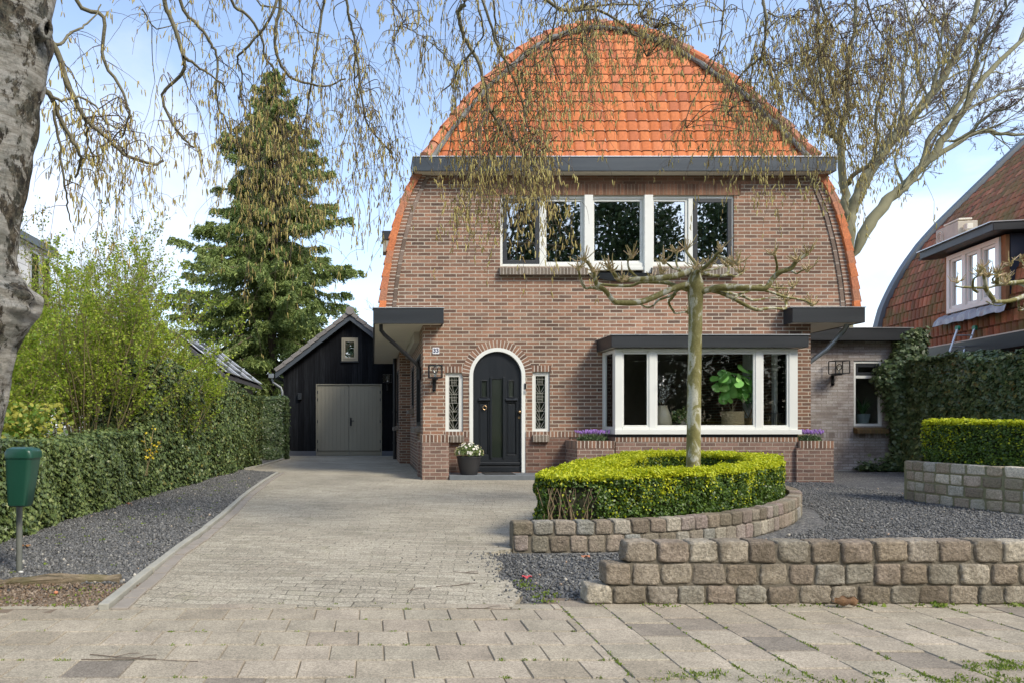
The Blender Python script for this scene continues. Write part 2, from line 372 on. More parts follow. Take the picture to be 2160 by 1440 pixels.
M['tile_old'] = m_tile('old red roof tile', [(0.17,0.09,0.05),(0.30,0.115,0.06),(0.43,0.165,0.085),(0.35,0.13,0.07),(0.22,0.125,0.065),(0.50,0.22,0.12)], moss=((0.17,0.15,0.05),0.75,1.6), rough=0.7)
M['tile_grey'] = m_island('grey concrete tile', [(0.16,0.15,0.14),(0.22,0.21,0.195),(0.19,0.18,0.17)], 0.8, fine=0.2, bs=0.2)
M['dark_room'] = m_plain('dim room wall', (0.50,0.47,0.42), 0.9)
M['room_wood'] = m_plain('dark interior table', (0.03,0.035,0.05), 0.35)
M['blind'] = m_plain('pale blind cord', (0.55,0.60,0.62), 0.6)
# ================================================================ SETTING
YF = 12.55                                             # facade plane
m_ground = m_plain('soil and grass', (0.10, 0.10, 0.05), 0.95, var=0.4, scale=2, bs=0.5, bscale=30)
obj('ground', MB().box(-140, 160, -60, 260, -0.5, -0.12), m_ground, kind='structure')

def m_gravel():
    t = NT('dark split gravel'); p = t.pos()
    v = t.n('ShaderNodeTexVoronoi', {'Vector': p, 'Scale': 62.0, 'Randomness': 1.0})
    hs = t.n('ShaderNodeSeparateColor', {0: v.outputs['Color']})
    c = t.ramp(hs.outputs[0], [(0, (0.06,0.061,0.06)), (0.5, (0.13,0.131,0.128)), (0.85, (0.22,0.218,0.205)), (0.97, (0.35,0.33,0.29))])
    b = t.noise(1.3, 4, p)
    fr = t.n('ShaderNodeMapRange', {'Value': b.outputs['Fac'], 'From Min': 0.3, 'From Max': 0.7, 'To Min': 0.75, 'To Max': 1.3})
    c = t.mix(1.0, c, t.n('ShaderNodeCombineXYZ', {0: fr, 1: fr, 2: fr}), 'MULTIPLY')
    return t.finish(c.outputs[0], 0.75, t.bump(v.outputs['Distance'], 1.0, -0.02), spec=0.3)
M['gravel'] = m_gravel()
M['pebble'] = m_island('gravel chip', [(0.05,0.051,0.05),(0.095,0.097,0.096),(0.15,0.152,0.148),(0.11,0.11,0.106),(0.26,0.255,0.235)], 0.7, fine=0.2, finescale=90)

def m_drive():
    t = NT('worn clinker driveway'); p = t.pos()
    w = t.noise(0.9, 3, p)
    wv = t.n('ShaderNodeVectorMath', {0: w.outputs['Color'], 1: (0.5,0.5,0.5)}, operation='SUBTRACT')
    s = t.n('ShaderNodeVectorMath', {0: wv.outputs[0]}, operation='SCALE'); s.inputs['Scale'].default_value = 0.35
    w2 = t.noise(25, 3, p); wv2 = t.n('ShaderNodeVectorMath', {0: w2.outputs['Color'], 1: (0.5,0.5,0.5)}, operation='SUBTRACT')
    s2 = t.n('ShaderNodeVectorMath', {0: wv2.outputs[0]}, operation='SCALE'); s2.inputs['Scale'].default_value = 0.014
    q = t.n('ShaderNodeVectorMath', {0: p, 1: s.outputs[0]}, operation='ADD'); q = t.n('ShaderNodeVectorMath', {0: q.outputs[0], 1: s2.outputs[0]}, operation='ADD')
    mp = t.n('ShaderNodeMapping', {'Vector': q.outputs[0], 'Rotation': (0, 0, 0.16)})
    br = t.n('ShaderNodeTexBrick', {'Vector': mp.outputs[0], 'Color1': (0,0,0,1), 'Color2': (1,1,1,1), 'Scale': 1.0, 'Mortar Size': 0.0045, 'Mortar Smooth': 0.5,
        'Brick Width': 0.20, 'Row Height': 0.085}, offset=0.5)
    c = t.ramp(br.outputs['Color'], [(0, (0.30,0.27,0.205)), (0.4, (0.36,0.325,0.25)), (0.7, (0.39,0.355,0.275)), (1, (0.335,0.295,0.225))])
    f = t.n('ShaderNodeTexVoronoi', {'Vector': p, 'Scale': 135.0}); fs = t.n('ShaderNodeSeparateColor', {0: f.outputs['Color']})
    fr = t.n('ShaderNodeMapRange', {'Value': fs.outputs[0], 'From Min': 0.0, 'From Max': 1.0, 'To Min': 0.58, 'To Max': 1.36})
    c = t.mix(1.0, c, t.n('ShaderNodeCombineXYZ', {0: fr, 1: fr, 2: fr}), 'MULTIPLY')
    f3 = t.noise(0.7, 5, p, 0.6); b3 = t.n('ShaderNodeMapRange', {'Value': f3.outputs['Fac'], 'From Min': 0.35, 'From Max': 0.65, 'To Min': 0.85, 'To Max': 1.15})
    c = t.mix(1.0, c, t.n('ShaderNodeCombineXYZ', {0: b3, 1: b3, 2: b3}), 'MULTIPLY')
    mo = t.noise(3.5, 7, p, 0.7); k = t.n('ShaderNodeMapRange', {'Value': mo.outputs['Fac'], 'From Min': 0.57, 'From Max': 0.7, 'To Min': 0.0, 'To Max': 0.55})
    c = t.mix(t.math('MULTIPLY', k, fs.outputs[1]), c, (0.16, 0.17, 0.06, 1))
    c = t.mix(t.math('MULTIPLY', br.outputs['Fac'], t.n('ShaderNodeMapRange', {'Value': t.noise(1.7, 4, p).outputs['Fac'], 'From Min': .4, 'From Max': .62, 'To Min': .15, 'To Max': .8})), c, (0.05, 0.043, 0.03, 1))
    h = t.math('ADD', t.math('MULTIPLY', br.outputs['Fac'], -1.2), fs.outputs[0])
    return t.finish(c.outputs[0], 0.85, t.bump(h, 0.5, 0.006), spec=0.3)
M['drive'] = m_drive()

kpx = [(222,1281),(299,1220),(355.6,1169.6),(415,1131),(474,1084),(518.5,1042),(563,1009.6),(590,995)]
KERB = [G(x, y, 0.012) for x, y in kpx]
# gravel sheets (real ground under everything on the plot)
obj('gravel_bed', MB().box(0.6, 14.5, 3.62, 22, -0.11, -0.035), M['gravel'], kind='structure')
gl = MB()
ed = [(-6, 3.9)] + [(-1.41, 3.9)] + KERB[1:] + [(-1.9, 14.0), (-2.75, 14.6), (-2.5, 18.9), (-2.4, 21), (-6, 21)]
gl.prismz(ed, -0.11, -0.008)
obj('gravel_strip', gl, M['gravel'], kind='structure')
drv = [(KERB[0][0]+0.02, 3.6), (0.74, 3.6), (0.86, 3.9), (0.82, 4.3), (0.90, 4.75), (0.86, 5.1), (1.03, 5.25), (1.5, 5.6), (3.2, 9.0), (3.5, 11.8), (3.6, 12.6), (0.9, 12.6), (0.9, 21.5), (-2.9, 21.5), (-2.5, 18.9), (-2.75, 14.6)] + [(x+0.02, y) for x, y in KERB[::-1]]
def dense(poly, jit, rs):
    out = []
    for i in range(len(poly)):
        a = np.array(poly[i]); b = np.array(poly[(i+1) % len(poly)]); L = np.linalg.norm(b-a); n = max(1, int(L/0.12))
        for k in range(n): out.append(tuple(a + (b-a)*k/n + (rs.uniform(-jit, jit, 2) if 3.75 < a[1] < 5.4 and a[0] > 0.5 else 0)))
    return out
dp = dense(drv, 0.03, RS(3))
mb = MB(); tr = tessellate_polygon([[Vector((x, y, 0)) for x, y in dp]]); n0 = len(dp)
mb.add([(x, y, 0.0) for x, y in dp], [tuple(t) for t in tr]); mb.add([(x, y, 0.0) for x, y in dp] + [(x, y, -0.1) for x, y in dp], [(i, (i+1) % n0, (i+1) % n0 + n0, i+n0) for i in range(n0)])
obj('driveway', mb, M['drive'], kind='structure')

# soil where the pavement meets the walls, bottom-left mulch
m_soil = m_plain('bare soil and mulch', (0.17, 0.13, 0.09), 0.95, var=0.5, scale=9, bs=0.9, bscale=45)
obj('bare_soil', MB().box(-6, -1.35, 3.5, 3.96, -0.11, -0.003), m_soil, kind='structure')
obj('soil_strip', MB().box(0.95, 6, 3.5, 3.80, -0.11, -0.004), m_soil, kind='structure')
M['soil'] = m_soil

# pavement of concrete pavers: every paver a bevelled block with its own tilt, base of sand below
def m_paver():
    t = NT('concrete paver'); g = t.n('ShaderNodeNewGeometry'); p = g.outputs['Position']
    c = t.ramp(g.outputs['Random Per Island'], [(0,(0.29,0.25,0.185)),(0.25,(0.35,0.305,0.23)),(0.5,(0.32,0.285,0.215)),(0.75,(0.37,0.32,0.245)),(0.93,(0.30,0.255,0.195)),(0.97,(0.20,0.175,0.14)),(1,(0.23,0.20,0.16))])
    v = t.n('ShaderNodeTexVoronoi', {'Vector': p, 'Scale': 190.0}); vs = t.n('ShaderNodeSeparateColor', {0: v.outputs['Color']})
    fr = t.n('ShaderNodeMapRange', {'Value': vs.outputs[0], 'To Min': 0.72, 'To Max': 1.28})
    c = t.mix(1.0, c, t.n('ShaderNodeCombineXYZ', {0: fr, 1: fr, 2: fr}), 'MULTIPLY')
    b = t.noise(4.5, 7, p, 0.7); bm = t.n('ShaderNodeMapRange', {'Value': b.outputs['Fac'], 'From Min': 0.3, 'From Max': 0.7, 'To Min': 0.74, 'To Max': 1.18})
    c = t.mix(1.0, c, t.n('ShaderNodeCombineXYZ', {0: bm, 1: bm, 2: bm}), 'MULTIPLY')
    l = t.noise(30, 5, p, 0.7); k = t.n('ShaderNodeMapRange', {'Value': l.outputs['Fac'], 'From Min': 0.60, 'From Max': 0.72, 'To Min': 0.0, 'To Max': 0.4})
    c = t.mix(k, c, (0.14, 0.13, 0.09, 1))
    return t.finish(c.outputs[0], 0.85, t.bump(vs.outputs[1], 0.25, 0.003), spec=0.3)
M['paver'] = m_paver()
pv = MB(); rs = RS(11)
def paver(x0, x1, y0, y1):
    g = 0.0013; h = 0.0042; j = rs.uniform(-0.001, 0.001, 4); x0 += g + j[0]; x1 -= g + j[1]; y0 += h + j[2]; y1 -= h + j[3]
    if x1 - x0 < 0.02: return
    z = rs.uniform(-0.003, 0.002); tx, ty = rs.uniform(-0.010, 0.010, 2); b = 0.0035
    cx, cy = (x0+x1)/2, (y0+y1)/2; sk = rs.uniform(-0.003, 0.003, 2)
    def q(x, y, dz): return (x + sk[0]*(y-cy)*4, y + sk[1]*(x-cx)*4, z + tx*(x-cx) + ty*(y-cy) + dz)
    t = [q(x0+b, y0+b, 0), q(x1-b, y0+b, 0), q(x1-b, y1-b, 0), q(x0+b, y1-b, 0)]
    m_ = [q(x0, y0, -0.006), q(x1, y0, -0.006), q(x1, y1, -0.006), q(x0, y1, -0.006)]
    l = [(x, y, -0.05) for x, y, _ in m_]
    pv.add(t + m_ + l, [(0,1,2,3)] + [(i+4, (i+1)%4+4, (i+1)%4, i) for i in range(4)] + [(i+8, (i+1)%4+8, (i+1)%4+4, i+4) for i in range(4)])
TW = 0.2275
ys = [3.665, 3.563]
while ys[-1] > 1.6: ys.append(ys[-1] - 0.193)
XS = 1.00                                              # left of this: courses across; right: columns away from the viewer
for r in range(len(ys)-1):
    y1, y0 = ys[r], ys[r+1]; o = (0.5 if r % 2 else 0.0) * TW + 0.05
    x = -4.0 - o
    while x < XS:
        w = TW * (1.0)
        paver(x, min(x+w, XS), y0, y1); x += w
y = None
c = 0; x = XS
while x < 5.2:
    yy = 3.72 + (0.0 if c % 2 else -0.11); paver(x, x+TW, yy, 3.74) if c % 2 == 0 and 3.74-yy > 0.05 else None
    k = 0
    while yy > 1.5:
        L = 0.193 if (c*7 + k*3) % 5 else 0.193; L = 0.205
        paver(x, x+TW, yy-L, yy); yy -= L; k += 1
    x += TW; c += 1
obj('pavement', pv, M['paver'], kind='structure')
obj('joint_sand', MB().box(-6, 6, 1.0, 3.70, -0.10, -0.0075), m_plain('joint sand', (0.19,0.16,0.11), 0.95, var=0.4, scale=8, bs=0.4), kind='structure')
obj('road', MB().box(-40, 40, -14, 1.0, -0.11, -0.045), m_plain('asphalt', (0.06,0.06,0.06), 0.9, var=0.2, scale=3, bs=0.3), kind='structure')

# kerb line: narrow concrete strips with a brick edging beside them
kb = MB(); kb2 = MB(); rs = RS(5)
def along(poly, step, fn):
    pts = [np.array(p) for p in poly]; d = 0; i = 0
    seg = [np.linalg.norm(pts[k+1]-pts[k]) for k in range(len(pts)-1)]; tot = sum(seg); s = 0.0
    def at(s):
        for k, L in enumerate(seg):
            if s <= L or k == len(seg)-1: return pts[k] + (pts[k+1]-pts[k]) * min(1.0, s/L)
            s -= L
    while s < tot - step*0.3:
        a = at(s); b = at(min(tot, s+step)); fn(a, b); s += step
def kstone(mbx, w, z, off):
    def f(a, b):
        d = (b-a); L = np.linalg.norm(d); d /= L; nrm = np.array([d[1], -d[0]]); c = (a+b)/2 + nrm*off + rs.uniform(-.004, .004, 2)
        mbx.obox((c[0], c[1], z/2-0.04+rs.uniform(-.003,.003)), (d[0]*(L/2-.003), d[1]*(L/2-.003), 0), (nrm[0]*w/2, nrm[1]*w/2, 0), (0, 0, z/2+0.04))
    return f
along(KERB, 0.9, kstone(kb, 0.055, 0.035, -0.01)); along(KERB, 0.21, kstone(kb2, 0.085, 0.012, 0.07))
along([(-2.75,14.6),(-2.6,16.2),(-2.5,18.9)], 0.9, kstone(kb, 0.06, 0.04, 0))
M['concrete'] = m_plain('kerb concrete', (0.33,0.32,0.27), 0.85, var=0.3, scale=7, bs=0.3)
obj('kerb', kb, M['concrete'], kind='structure', bevel=0.006)
obj('kerb_pavers', kb2, m_plain('edging paver', (0.27,0.24,0.20), 0.85, var=0.3, scale=9, bs=0.3), kind='structure', bevel=0.004)

# ================================================================ tiled roofs
def tile_sheet(name, parent, mat, S, rows, ulim, tw, gauge, lift=0.058, roll=0.034, seg=8, u_off=0.0, rs=None, flip=False, lap=0.03):
    """S(u,v)->xyz vectorised over arrays; one corrugated strip per course"""
    V = []; Fc = []; UV = []; base = 0
    def nrm(u, v):
        e = 1e-3; a = S(u+e, v) - S(u-e, v); b = S(u, v+e) - S(u, v-e); n = np.cross(a, b); n /= np.linalg.norm(n, axis=-1, keepdims=True) + 1e-12
        return -n if flip else n
    for r, v0 in enumerate(rows):
        v1 = v0 + gauge + lap
        a0, b0 = ulim(v0); a1, b1 = ulim(v0 + gauge)
        lo, hi = min(a0, a1), max(b0, b1)
        k0 = int(math.floor((lo-u_off)/tw*seg)); k1 = int(math.ceil((hi-u_off)/tw*seg))
        us = u_off + np.arange(k0, k1+1)*tw/seg
        ph = ((us-u_off)/tw) % 1.0
        h = roll*np.exp(-((ph-0.86)/0.075)**2) - 0.08*roll*np.sin(ph/0.78*math.pi)*(ph < 0.78)
        ti = np.floor((us-u_off)/tw + 1e-6); jit = (rs.uniform(-0.002, 0.003, int(ti.max()-ti.min())+2))[(ti-ti.min()).astype(int)] if rs is not None else 0
        rings = []
        for vv, dz, hh in ((v0+gauge*.25, -0.004, 0.9), (v0, lift-.020, 1.0), (v0, lift, 1.0), (v0+gauge*0.5, lift*0.55, 1.0), (v1, 0.0, 1.0)):
            t = min(1.0, max(0.0, (vv-v0)/gauge)); uu = np.clip(us, a0+(a1-a0)*t, b0+(b1-b0)*t)
            va = np.full_like(uu, vv); rings.append(S(uu, va) + nrm(uu, va) * (dz + h*hh + jit)[:, None])
        n = len(us); V += rings
        for q in range(4):
            i = np.arange(n-1); f = np.stack([base+q*n+i, base+q*n+i+1, base+(q+1)*n+i+1, base+(q+1)*n+i], 1); Fc.append(f)
            up = (us-u_off)/tw + 200.0; vq = {0: (r+.01, r+.02), 1: (r+.02, r+.04), 2: (r+.04, r+.5), 3: (r+.5, r+.98)}[q]
            tif = np.floor((up[:-1]+up[1:])/2); ua = np.clip(up[:-1], tif+.001, tif+.999); ub = np.clip(up[1:], tif+.001, tif+.999)
            z = np.zeros(n-1); UV.append(np.stack([np.stack([ua, z+vq[0]],1), np.stack([ub, z+vq[0]],1), np.stack([ub, z+vq[1]],1), np.stack([ua, z+vq[1]],1)], 1))
        base += 5*n
    return npobj(name, np.concatenate(V), np.concatenate(Fc), mat, parent, uv=np.concatenate(UV).reshape(-1, 2), smooth=False)

# arch outline of the main roof, measured on the facade plane
CX = (1304.5 - VX) * YF / F
_tab = [(740,508,1.0),(647,503.5,1.0),(597,498,1.0),(557,491.5,1.0),(515,483.5,1.0),(455,468,1.0),(425,457,1.0),(399,445.5,1.0),(382,438,1.0),(325,401,0.995),(267,354,1.01),(193,281,1.03),(110,176,1.06),(80,120,1.073),(62,56,1.083),(54,0,1.088)]
AZ = np.array([H + (VY-py)*YF*r/F for py, h, r in _tab]); AH = np.array([h*YF*r/F for py, h, r in _tab])
zz = np.linspace(AZ[0], AZ[-1], 240); hh = np.interp(zz, AZ, AH)
ker = np.ones(9)/9; hs = np.convolve(np.pad(hh, 4, mode='edge'), ker, 'valid'); hs[-5:] = hh[-5:]
def arch(z): return np.interp(z, zz, hs)
ZTOP = AZ[-1]
# front hip profile (depth, height)
_hp = [(345,0.988),(310,1.0),(186,1.030),(136.7,1.050),(120.7,1.057),(88,1.070),(66,1.080),(54,1.088)]
HY = np.array([YF*r for p, r in _hp]); HZ = np.array([H + (VY-p)*YF*r/F for p, r in _hp])
HS = np.concatenate([[0], np.cumsum(np.hypot(np.diff(HY), np.diff(HZ)))])
def hipY(z): return np.interp(z, HZ, HY)
def Sfront(u, v): return np.stack([u, np.interp(v, HS, HY), np.interp(v, HS, HZ)], -1)
def ufront(v):
    z = float(np.interp(v, HS, HZ)); a = float(arch(z)); return (CX-a, CX+a)
Rf = (HS[-1]) ; g_t = 0.2235; YB = 20.4

hx0 = PXx(892, YF); hx1 = PXx(1710, YF)
house = thing('brick_house', 'brown brick detached house with steep orange tiled roof, arched black door and white windows', 'house', (CX, YF, 0))
rows = np.arange(0.03, HS[-1]-0.12, g_t)
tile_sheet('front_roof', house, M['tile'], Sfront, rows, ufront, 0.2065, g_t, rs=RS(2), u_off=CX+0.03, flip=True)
# solid roof shell below the front tiles
sh = MB(); zs = np.linspace(HZ[0], ZTOP-0.02, 26)
ring = [(CX-arch(z)+0.03, float(hipY(z))+0.05, z-0.03) for z in zs]; rr = [(CX+arch(z)-0.03, float(hipY(z))+0.05, z-0.03) for z in zs]
vs = ring + rr; n = len(zs); sh.add(vs, [(i, i+n, i+n+1, i+1) for i in range(n-1)])
# barrel sides: arc length parametrisation of the arch
zb = np.linspace(2.98, ZTOP-0.01, 200); ab = arch(zb); SB = np.concatenate([[0], np.cumsum(np.hypot(np.diff(zb), np.diff(ab)))])
def side(sgn):
    def S(u, v): z = np.interp(v, SB, zb); return np.stack([CX + sgn*np.interp(v, SB, ab), u, z], -1)
    def ul(v):
        z = float(np.interp(v, SB, zb)); y = YF-0.05 if z < HZ[1] else float(hipY(z))+0.02; return (y, YB)
    return S, ul
for sgn in (-1, 1):
    S, ul = side(sgn)
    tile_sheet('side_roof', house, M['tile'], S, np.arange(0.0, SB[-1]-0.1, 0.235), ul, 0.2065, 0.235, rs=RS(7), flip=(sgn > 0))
    # verge tiles closing the front edge beside the gable
    vg = MB(); s = 0.0; r5 = RS(9)
    while s < SB[-1]:
        z0 = float(np.interp(s, SB, zb)); z1 = float(np.interp(s+0.262, SB, zb))
        if z1 > HZ[1]-0.22: break
        d = np.array([sgn*(arch(z1)-arch(z0)), z1-z0]); d /= np.linalg.norm(d); nn = np.array([sgn*d[1]*1.0, -sgn*d[0]*1.0]) * 1.0
        if nn[0]*sgn < 0: nn = -nn
        o = r5.uniform(-0.004, 0.004); pin0 = np.array([CX+sgn*(arch(z0)), z0]); pin1 = np.array([CX+sgn*(arch(z1)), z1])
        quad = [pin0 + nn*(0.040+o), pin1 + nn*(0.012+o), pin1 - nn*0.115, pin0 - nn*(0.100)]
        y0 = YF-0.085+o; vg.prism([tuple(q) for q in quad], y0, YF+0.05)
        s += 0.235
    obj('verge_tiles', vg, M['ridge'], house, bevel=0.006)
sh2 = MB()
for sgn in (-1, 1):
    z3 = np.linspace(2.98, ZTOP-0.05, 40); A = [(CX+sgn*(arch(z)-0.05), (YF if z < HZ[1] else float(hipY(z))+0.06), z) for z in z3]; B = [(CX+sgn*(arch(z)-0.05), YB, z) for z in z3]
    n = len(z3); sh2.add(A+B, [(i, i+n, i+n+1, i+1) for i in range(n-1)])
sh2.v += []; sh.add(sh2.v, sh2.f)
bk = [(CX-arch(z), YB-0.02, z) for z in np.linspace(2.97, ZTOP, 40)] + [(CX+arch(z), YB-0.02, z) for z in np.linspace(ZTOP, 2.97, 40)]
sh.add(bk, [tuple(range(len(bk)))])
obj('roof_shell', sh, M['dark_room'], house)
# hip ridge: half-round tiles in mortar along both hips
rg = MB(); mo = MB(); r6 = RS(4)
for sgn in (-1, 1):
    zr = np.linspace(HZ[0]+0.10, ZTOP, 160); pl = np.stack([CX+sgn*arch(zr), hipY(zr)-0.005, zr], 1)
    sl = np.concatenate([[0], np.cumsum(np.linalg.norm(np.diff(pl, axis=0), axis=1))]); s = 0.0
    at = lambda q: np.array([np.interp(q, sl, pl[:, k]) for k in range(3)])
    while s < sl[-1]:
        a = at(s); b = at(min(sl[-1], s+0.40)); b2 = b + np.array([0, 0, 0.0])
        w = r6.uniform(-0.006, 0.006, 3); up = np.array([sgn*0.012, -0.015, 0.02])
        rg.tube([a+up+w, a+up+w+(b-a)*0.04, b+up*0.4], [0.108, 0.104, 0.086], 12)
        s += 0.355
    off = np.array([-sgn*0.085, -0.035, -0.035])
    mp_ = [at(q) + off + r6.uniform(-0.012, 0.012, 3) for q in np.arange(0, sl[-1], 0.11)]
    mo.tube(mp_, list(0.046 + r6.uniform(-0.012, 0.014, len(mp_))), 7)
obj('hip_tiles', rg, M['ridge'], house)
obj('hip_mortar', mo, M['mortar'], house)

# ---------------------------------------------------------------- facade wall with openings
def px_rect(x0, x1, y0, y1, Y=YF): return (PXx(x0, Y), PXx(x1, Y), PZ(y1, Y), PZ(y0, Y))
def rect(x0, x1, z0, z1): return [(x0, z0), (x1, z0), (x1, z1), (x0, z1)]
dx0, dx1 = PXx(990, YF), PXx(1108, YF); dr = (dx1-dx0)/2; dcx = (dx0+dx1)/2; dtop = PZ(733, YF); dcz = dtop - dr; dbot = 0.085
arc = [(dcx + dr*math.cos(t), dcz + dr*math.sin(t)) for t in np.linspace(0, math.pi, 25)]
door_hole = [(dx0, dbot), (dx1, dbot)] + arc
sl1 = px_rect(939.5, 977, 785, 913); sl2 = px_rect(1122.5, 1160, 783, 911.5)
up0, up1, upt = PXx(1055, YF), PXx(1548.5, YF), PZ(412.5, YF)
uz0, uz1 = PZ(562, YF), PZ(578, YF)
uc0, uc1 = PXx(1238, YF), PXx(1371, YF)
up_hole = [(up0, uz0), (uc0, uz0), (uc0, uz1), (uc1, uz1), (uc1, uz0), (up1, uz0), (up1, upt), (up0, upt)]
bx0, bx1 = PXx(1290, YF)+0.0, PXx(1695, YF)
BZ0, BZ1 = 0.84, PZ(735, 12.4)
bay_hole = rect(4.42, 7.72, 0.90, 2.28)
zo = np.linspace(2.98, HZ[0]+0.06, 30)
outer = [(hx0, 0), (hx1, 0), (hx1, 2.98)] + [(CX+float(arch(z))-0.10, float(z)) for z in zo] + [(CX-float(arch(z))+0.10, float(z)) for z in zo[::-1]] + [(hx0, 2.98)]
fac = MB(); fac.holed(outer, [door_hole, rect(*sl1), rect(*sl2), up_hole, bay_hole], lambda a, b: (a, YF, b), dvec=(0, 0.11, 0))
# side walls with openings, the left one stepping out further back
def side_wall(mb, x, y0, y1, holes, z1=2.99, dv=0.1):
    mb.holed(rect(y0, y1, 0, z1), holes, lambda a, b: (x, a, b), dvec=(dv, 0, 0))
YS = 16.9; XO = 0.66
side_wall(fac, hx0, YF, YS, [rect(13.15, 14.3, 0.95, 2.35), rect(15.3, 16.1, 1.35, 2.3)])
fac.add([(hx0, YS, 0), (XO, YS, 0), (XO, YS, 2.99), (hx0, YS, 2.99)], [(0,1,2,3)])
side_wall(fac, XO, YS, YB, [rect(17.5, 18.6, 0.95, 2.4)])
fac.add([(hx1, YF, 0), (hx1, YB, 0), (hx1, YB, 2.99), (hx1, YF, 2.99)], [(0,1,2,3)]); fac.add([(XO, YB, 0), (hx1, YB, 0), (hx1, YB, 2.99), (XO, YB, 2.99)], [(0,1,2,3)])
obj('wall', fac, M['brick'], house)
# inner structure that keeps the rooms closed and dark
inn = MB()
inn.box(XO+.15, hx1-.12, YF+0.9, YB-0.1, 2.60, 2.80)         # ceiling / first floor
inn.box(hx0+.12, hx1-.12, YF+.12, YB-0.1, -0.05, 0.02)
inn.box(hx0+.13, hx1-.13, 17.2, 17.3, 0.03, 2.59)              # back wall of the living room
inn.box(4.05, 4.13, YF+.12, 17.1, 0.03, 2.59)                  # partition beside the hall
inn.box(CX-3.3, CX+3.3, 16.4, 16.5, 2.81, 5.6)                 # back wall upstairs
inn.box(CX-3.3, CX+3.3, YF+.3, 16.4, 5.61, 5.7)
inn.box(hx0+0.125, hx0+0.16, YF+.12, 13.1, 0.03, 2.5); 
inn.box(5.2, 6.6, 17.1, 17.19, 0.03, 1.9)
obj('inner_walls', inn, M['dark_room'], house)

def strip_uv(mb, pts_in, pts_out, y, w, s0=0.0):
    """flat strip between two polylines in the facade plane, uv = running length"""
    s = s0
    for i in range(len(pts_in)-1):
        a, b, c, d = map(np.array, (pts_in[i], pts_in[i+1], pts_out[i+1], pts_out[i])); L = (np.linalg.norm(b-a)+np.linalg.norm(c-d))/2
        mb.add([(a[0],y,a[1]),(b[0],y,b[1]),(c[0],y,c[1]),(d[0],y,d[1])], [(0,1,2,3)], [[(s,.03),(s+L,.03),(s+L,.03+w),(s,.03+w)]]); s += L
    # thin edge so it stands proud of the wall
    for seq in (pts_in, pts_out):
        for i in range(len(seq)-1):
            a, b = seq[i], seq[i+1]; mb.add([(a[0],y,a[1]),(b[0],y,b[1]),(b[0],YF+.001,b[1]),(a[0],YF+.001,a[1])], [(0,1,2,3)], [[(0,.03),(.05,.03),(.05,.05),(0,.05)]])
# verge brick bands
for sgn in (-1, 1):
    z4 = np.linspace(3.0, HZ[0]-0.02, 34)
    e = lambda dd: [(CX+sgn*(float(arch(z))-dd), float(z)) for z in z4]
    b1 = MB(); strip_uv(b1, e(0.225), e(0.095), YF-0.034, 0.12); obj('verge_soldier_course', b1, M['brick_uv'], house)
    b2 = MB(); strip_uv(b2, e(0.305), e(0.232), YF-0.020, 0.07); obj('verge_stretcher_course', b2, M['brick_row'], house)
# arch of the door
def arcp(r, n=40): return [(dcx + r*math.cos(t), dcz + r*math.sin(t)) for t in np.linspace(0, math.pi, n)]
b = MB(); strip_uv(b, arcp(dr+0.0), arcp(dr+0.135), YF-0.008, 0.13); 
obj('door_arch', b, M['brick_uv'], house)
def soldier(name, x0, x1, z0, z1, mat, pr=0.006):
    b = MB(); strip_uv(b, [(x0, z0), (x1, z0)], [(x0, z1), (x1, z1)], YF-pr, z1-z0); obj(name, b, mat, house)
soldier('lintel', sl1[0]-.02, dcx-dr-0.10, sl1[3], sl1[3]+0.115, M['brick_uv'])
soldier('lintel', dcx+dr+0.10, sl2[1]+.02, sl2[3]+.0, sl2[3]+0.115, M['brick_uv'])
# darker brown band under the top gutter and soldier course over the upper windows
gz0 = PZ(371, YF)
wb = MB(); zt = PZ(389, YF); wb.box(CX-3.30, CX+3.34, YF-0.012, YF+0.0, zt, HZ[0]+.1); obj('frieze', wb, M['brick_up'], house)
soldier('frieze_soldier_course', up0-0.35, up1+0.12, upt+0.002, zt-0.001, M['brick_up_uv'], 0.013)
# plinth: darker, slightly proud brick at the foot, soldier course on top
PZT = PZ(921, YF)
for a, b_ in ((hx0+.40, dx0-0.001), (dx1+0.001, 3.62)):
    pl = MB().box(a, b_, YF-0.025, YF, 0.0, PZT); obj('plinth', pl, M['brick_dark'], house)
soldier('plinth_soldier_course', sl1[0], dx0-.001, PZT+.001, PZT+0.105, M['brick_uv'], 0.027)
soldier('plinth_soldier_course', dx1+.001, 4.4, PZT+.001, PZT+0.105, M['brick_uv'], 0.027)
# corner pier
pr = MB(); pr.box(PXx(891,11.92), PXx(947,11.92), 11.92, YF-0.03, 0, PZ(932,11.92)); pr.box(PXx(891,11.92)-.03, PXx(891,11.92)+.25, YF-0.03, YF+0.35, 0, PZ(932,11.92))
obj('corner_pier', pr, M['brick_planter'], house)
b = MB(); x0, x1, z0, z1 = PXx(891,11.92), PXx(947,11.92), PZ(932,11.92), PZ(916.5,11.92)
b.add([(x0,11.915,z0),(x1,11.915,z0),(x1,11.915,z1),(x0,11.915,z1)], [(0,1,2,3)], [[(0,.03),(x1-x0,.03),(x1-x0,.15),(0,.15)]])
b.add([(x0,11.915,z0),(x0,11.915,z1),(x0,YF,z1),(x0,YF,z0)], [(0,1,2,3)], [[(0,.03),(0,.15),(.6,.15),(.6,.03)]])
b.add([(x1,11.915,z0),(x1,11.915,z1),(x1,YF,z1),(x1,YF,z0)], [(0,1,2,3)], [[(0,.03),(0,.15),(.6,.15),(.6,.03)]])
b.add([(x0,11.915,z1),(x1,11.915,z1),(x1,YF,z1),(x0,YF,z1)], [(0,1,2,3)], [[(0,.03),(x1-x0,.03),(x1-x0,.15),(0,.15)]])
obj('pier_cap', b, M['brick_uv'], house)
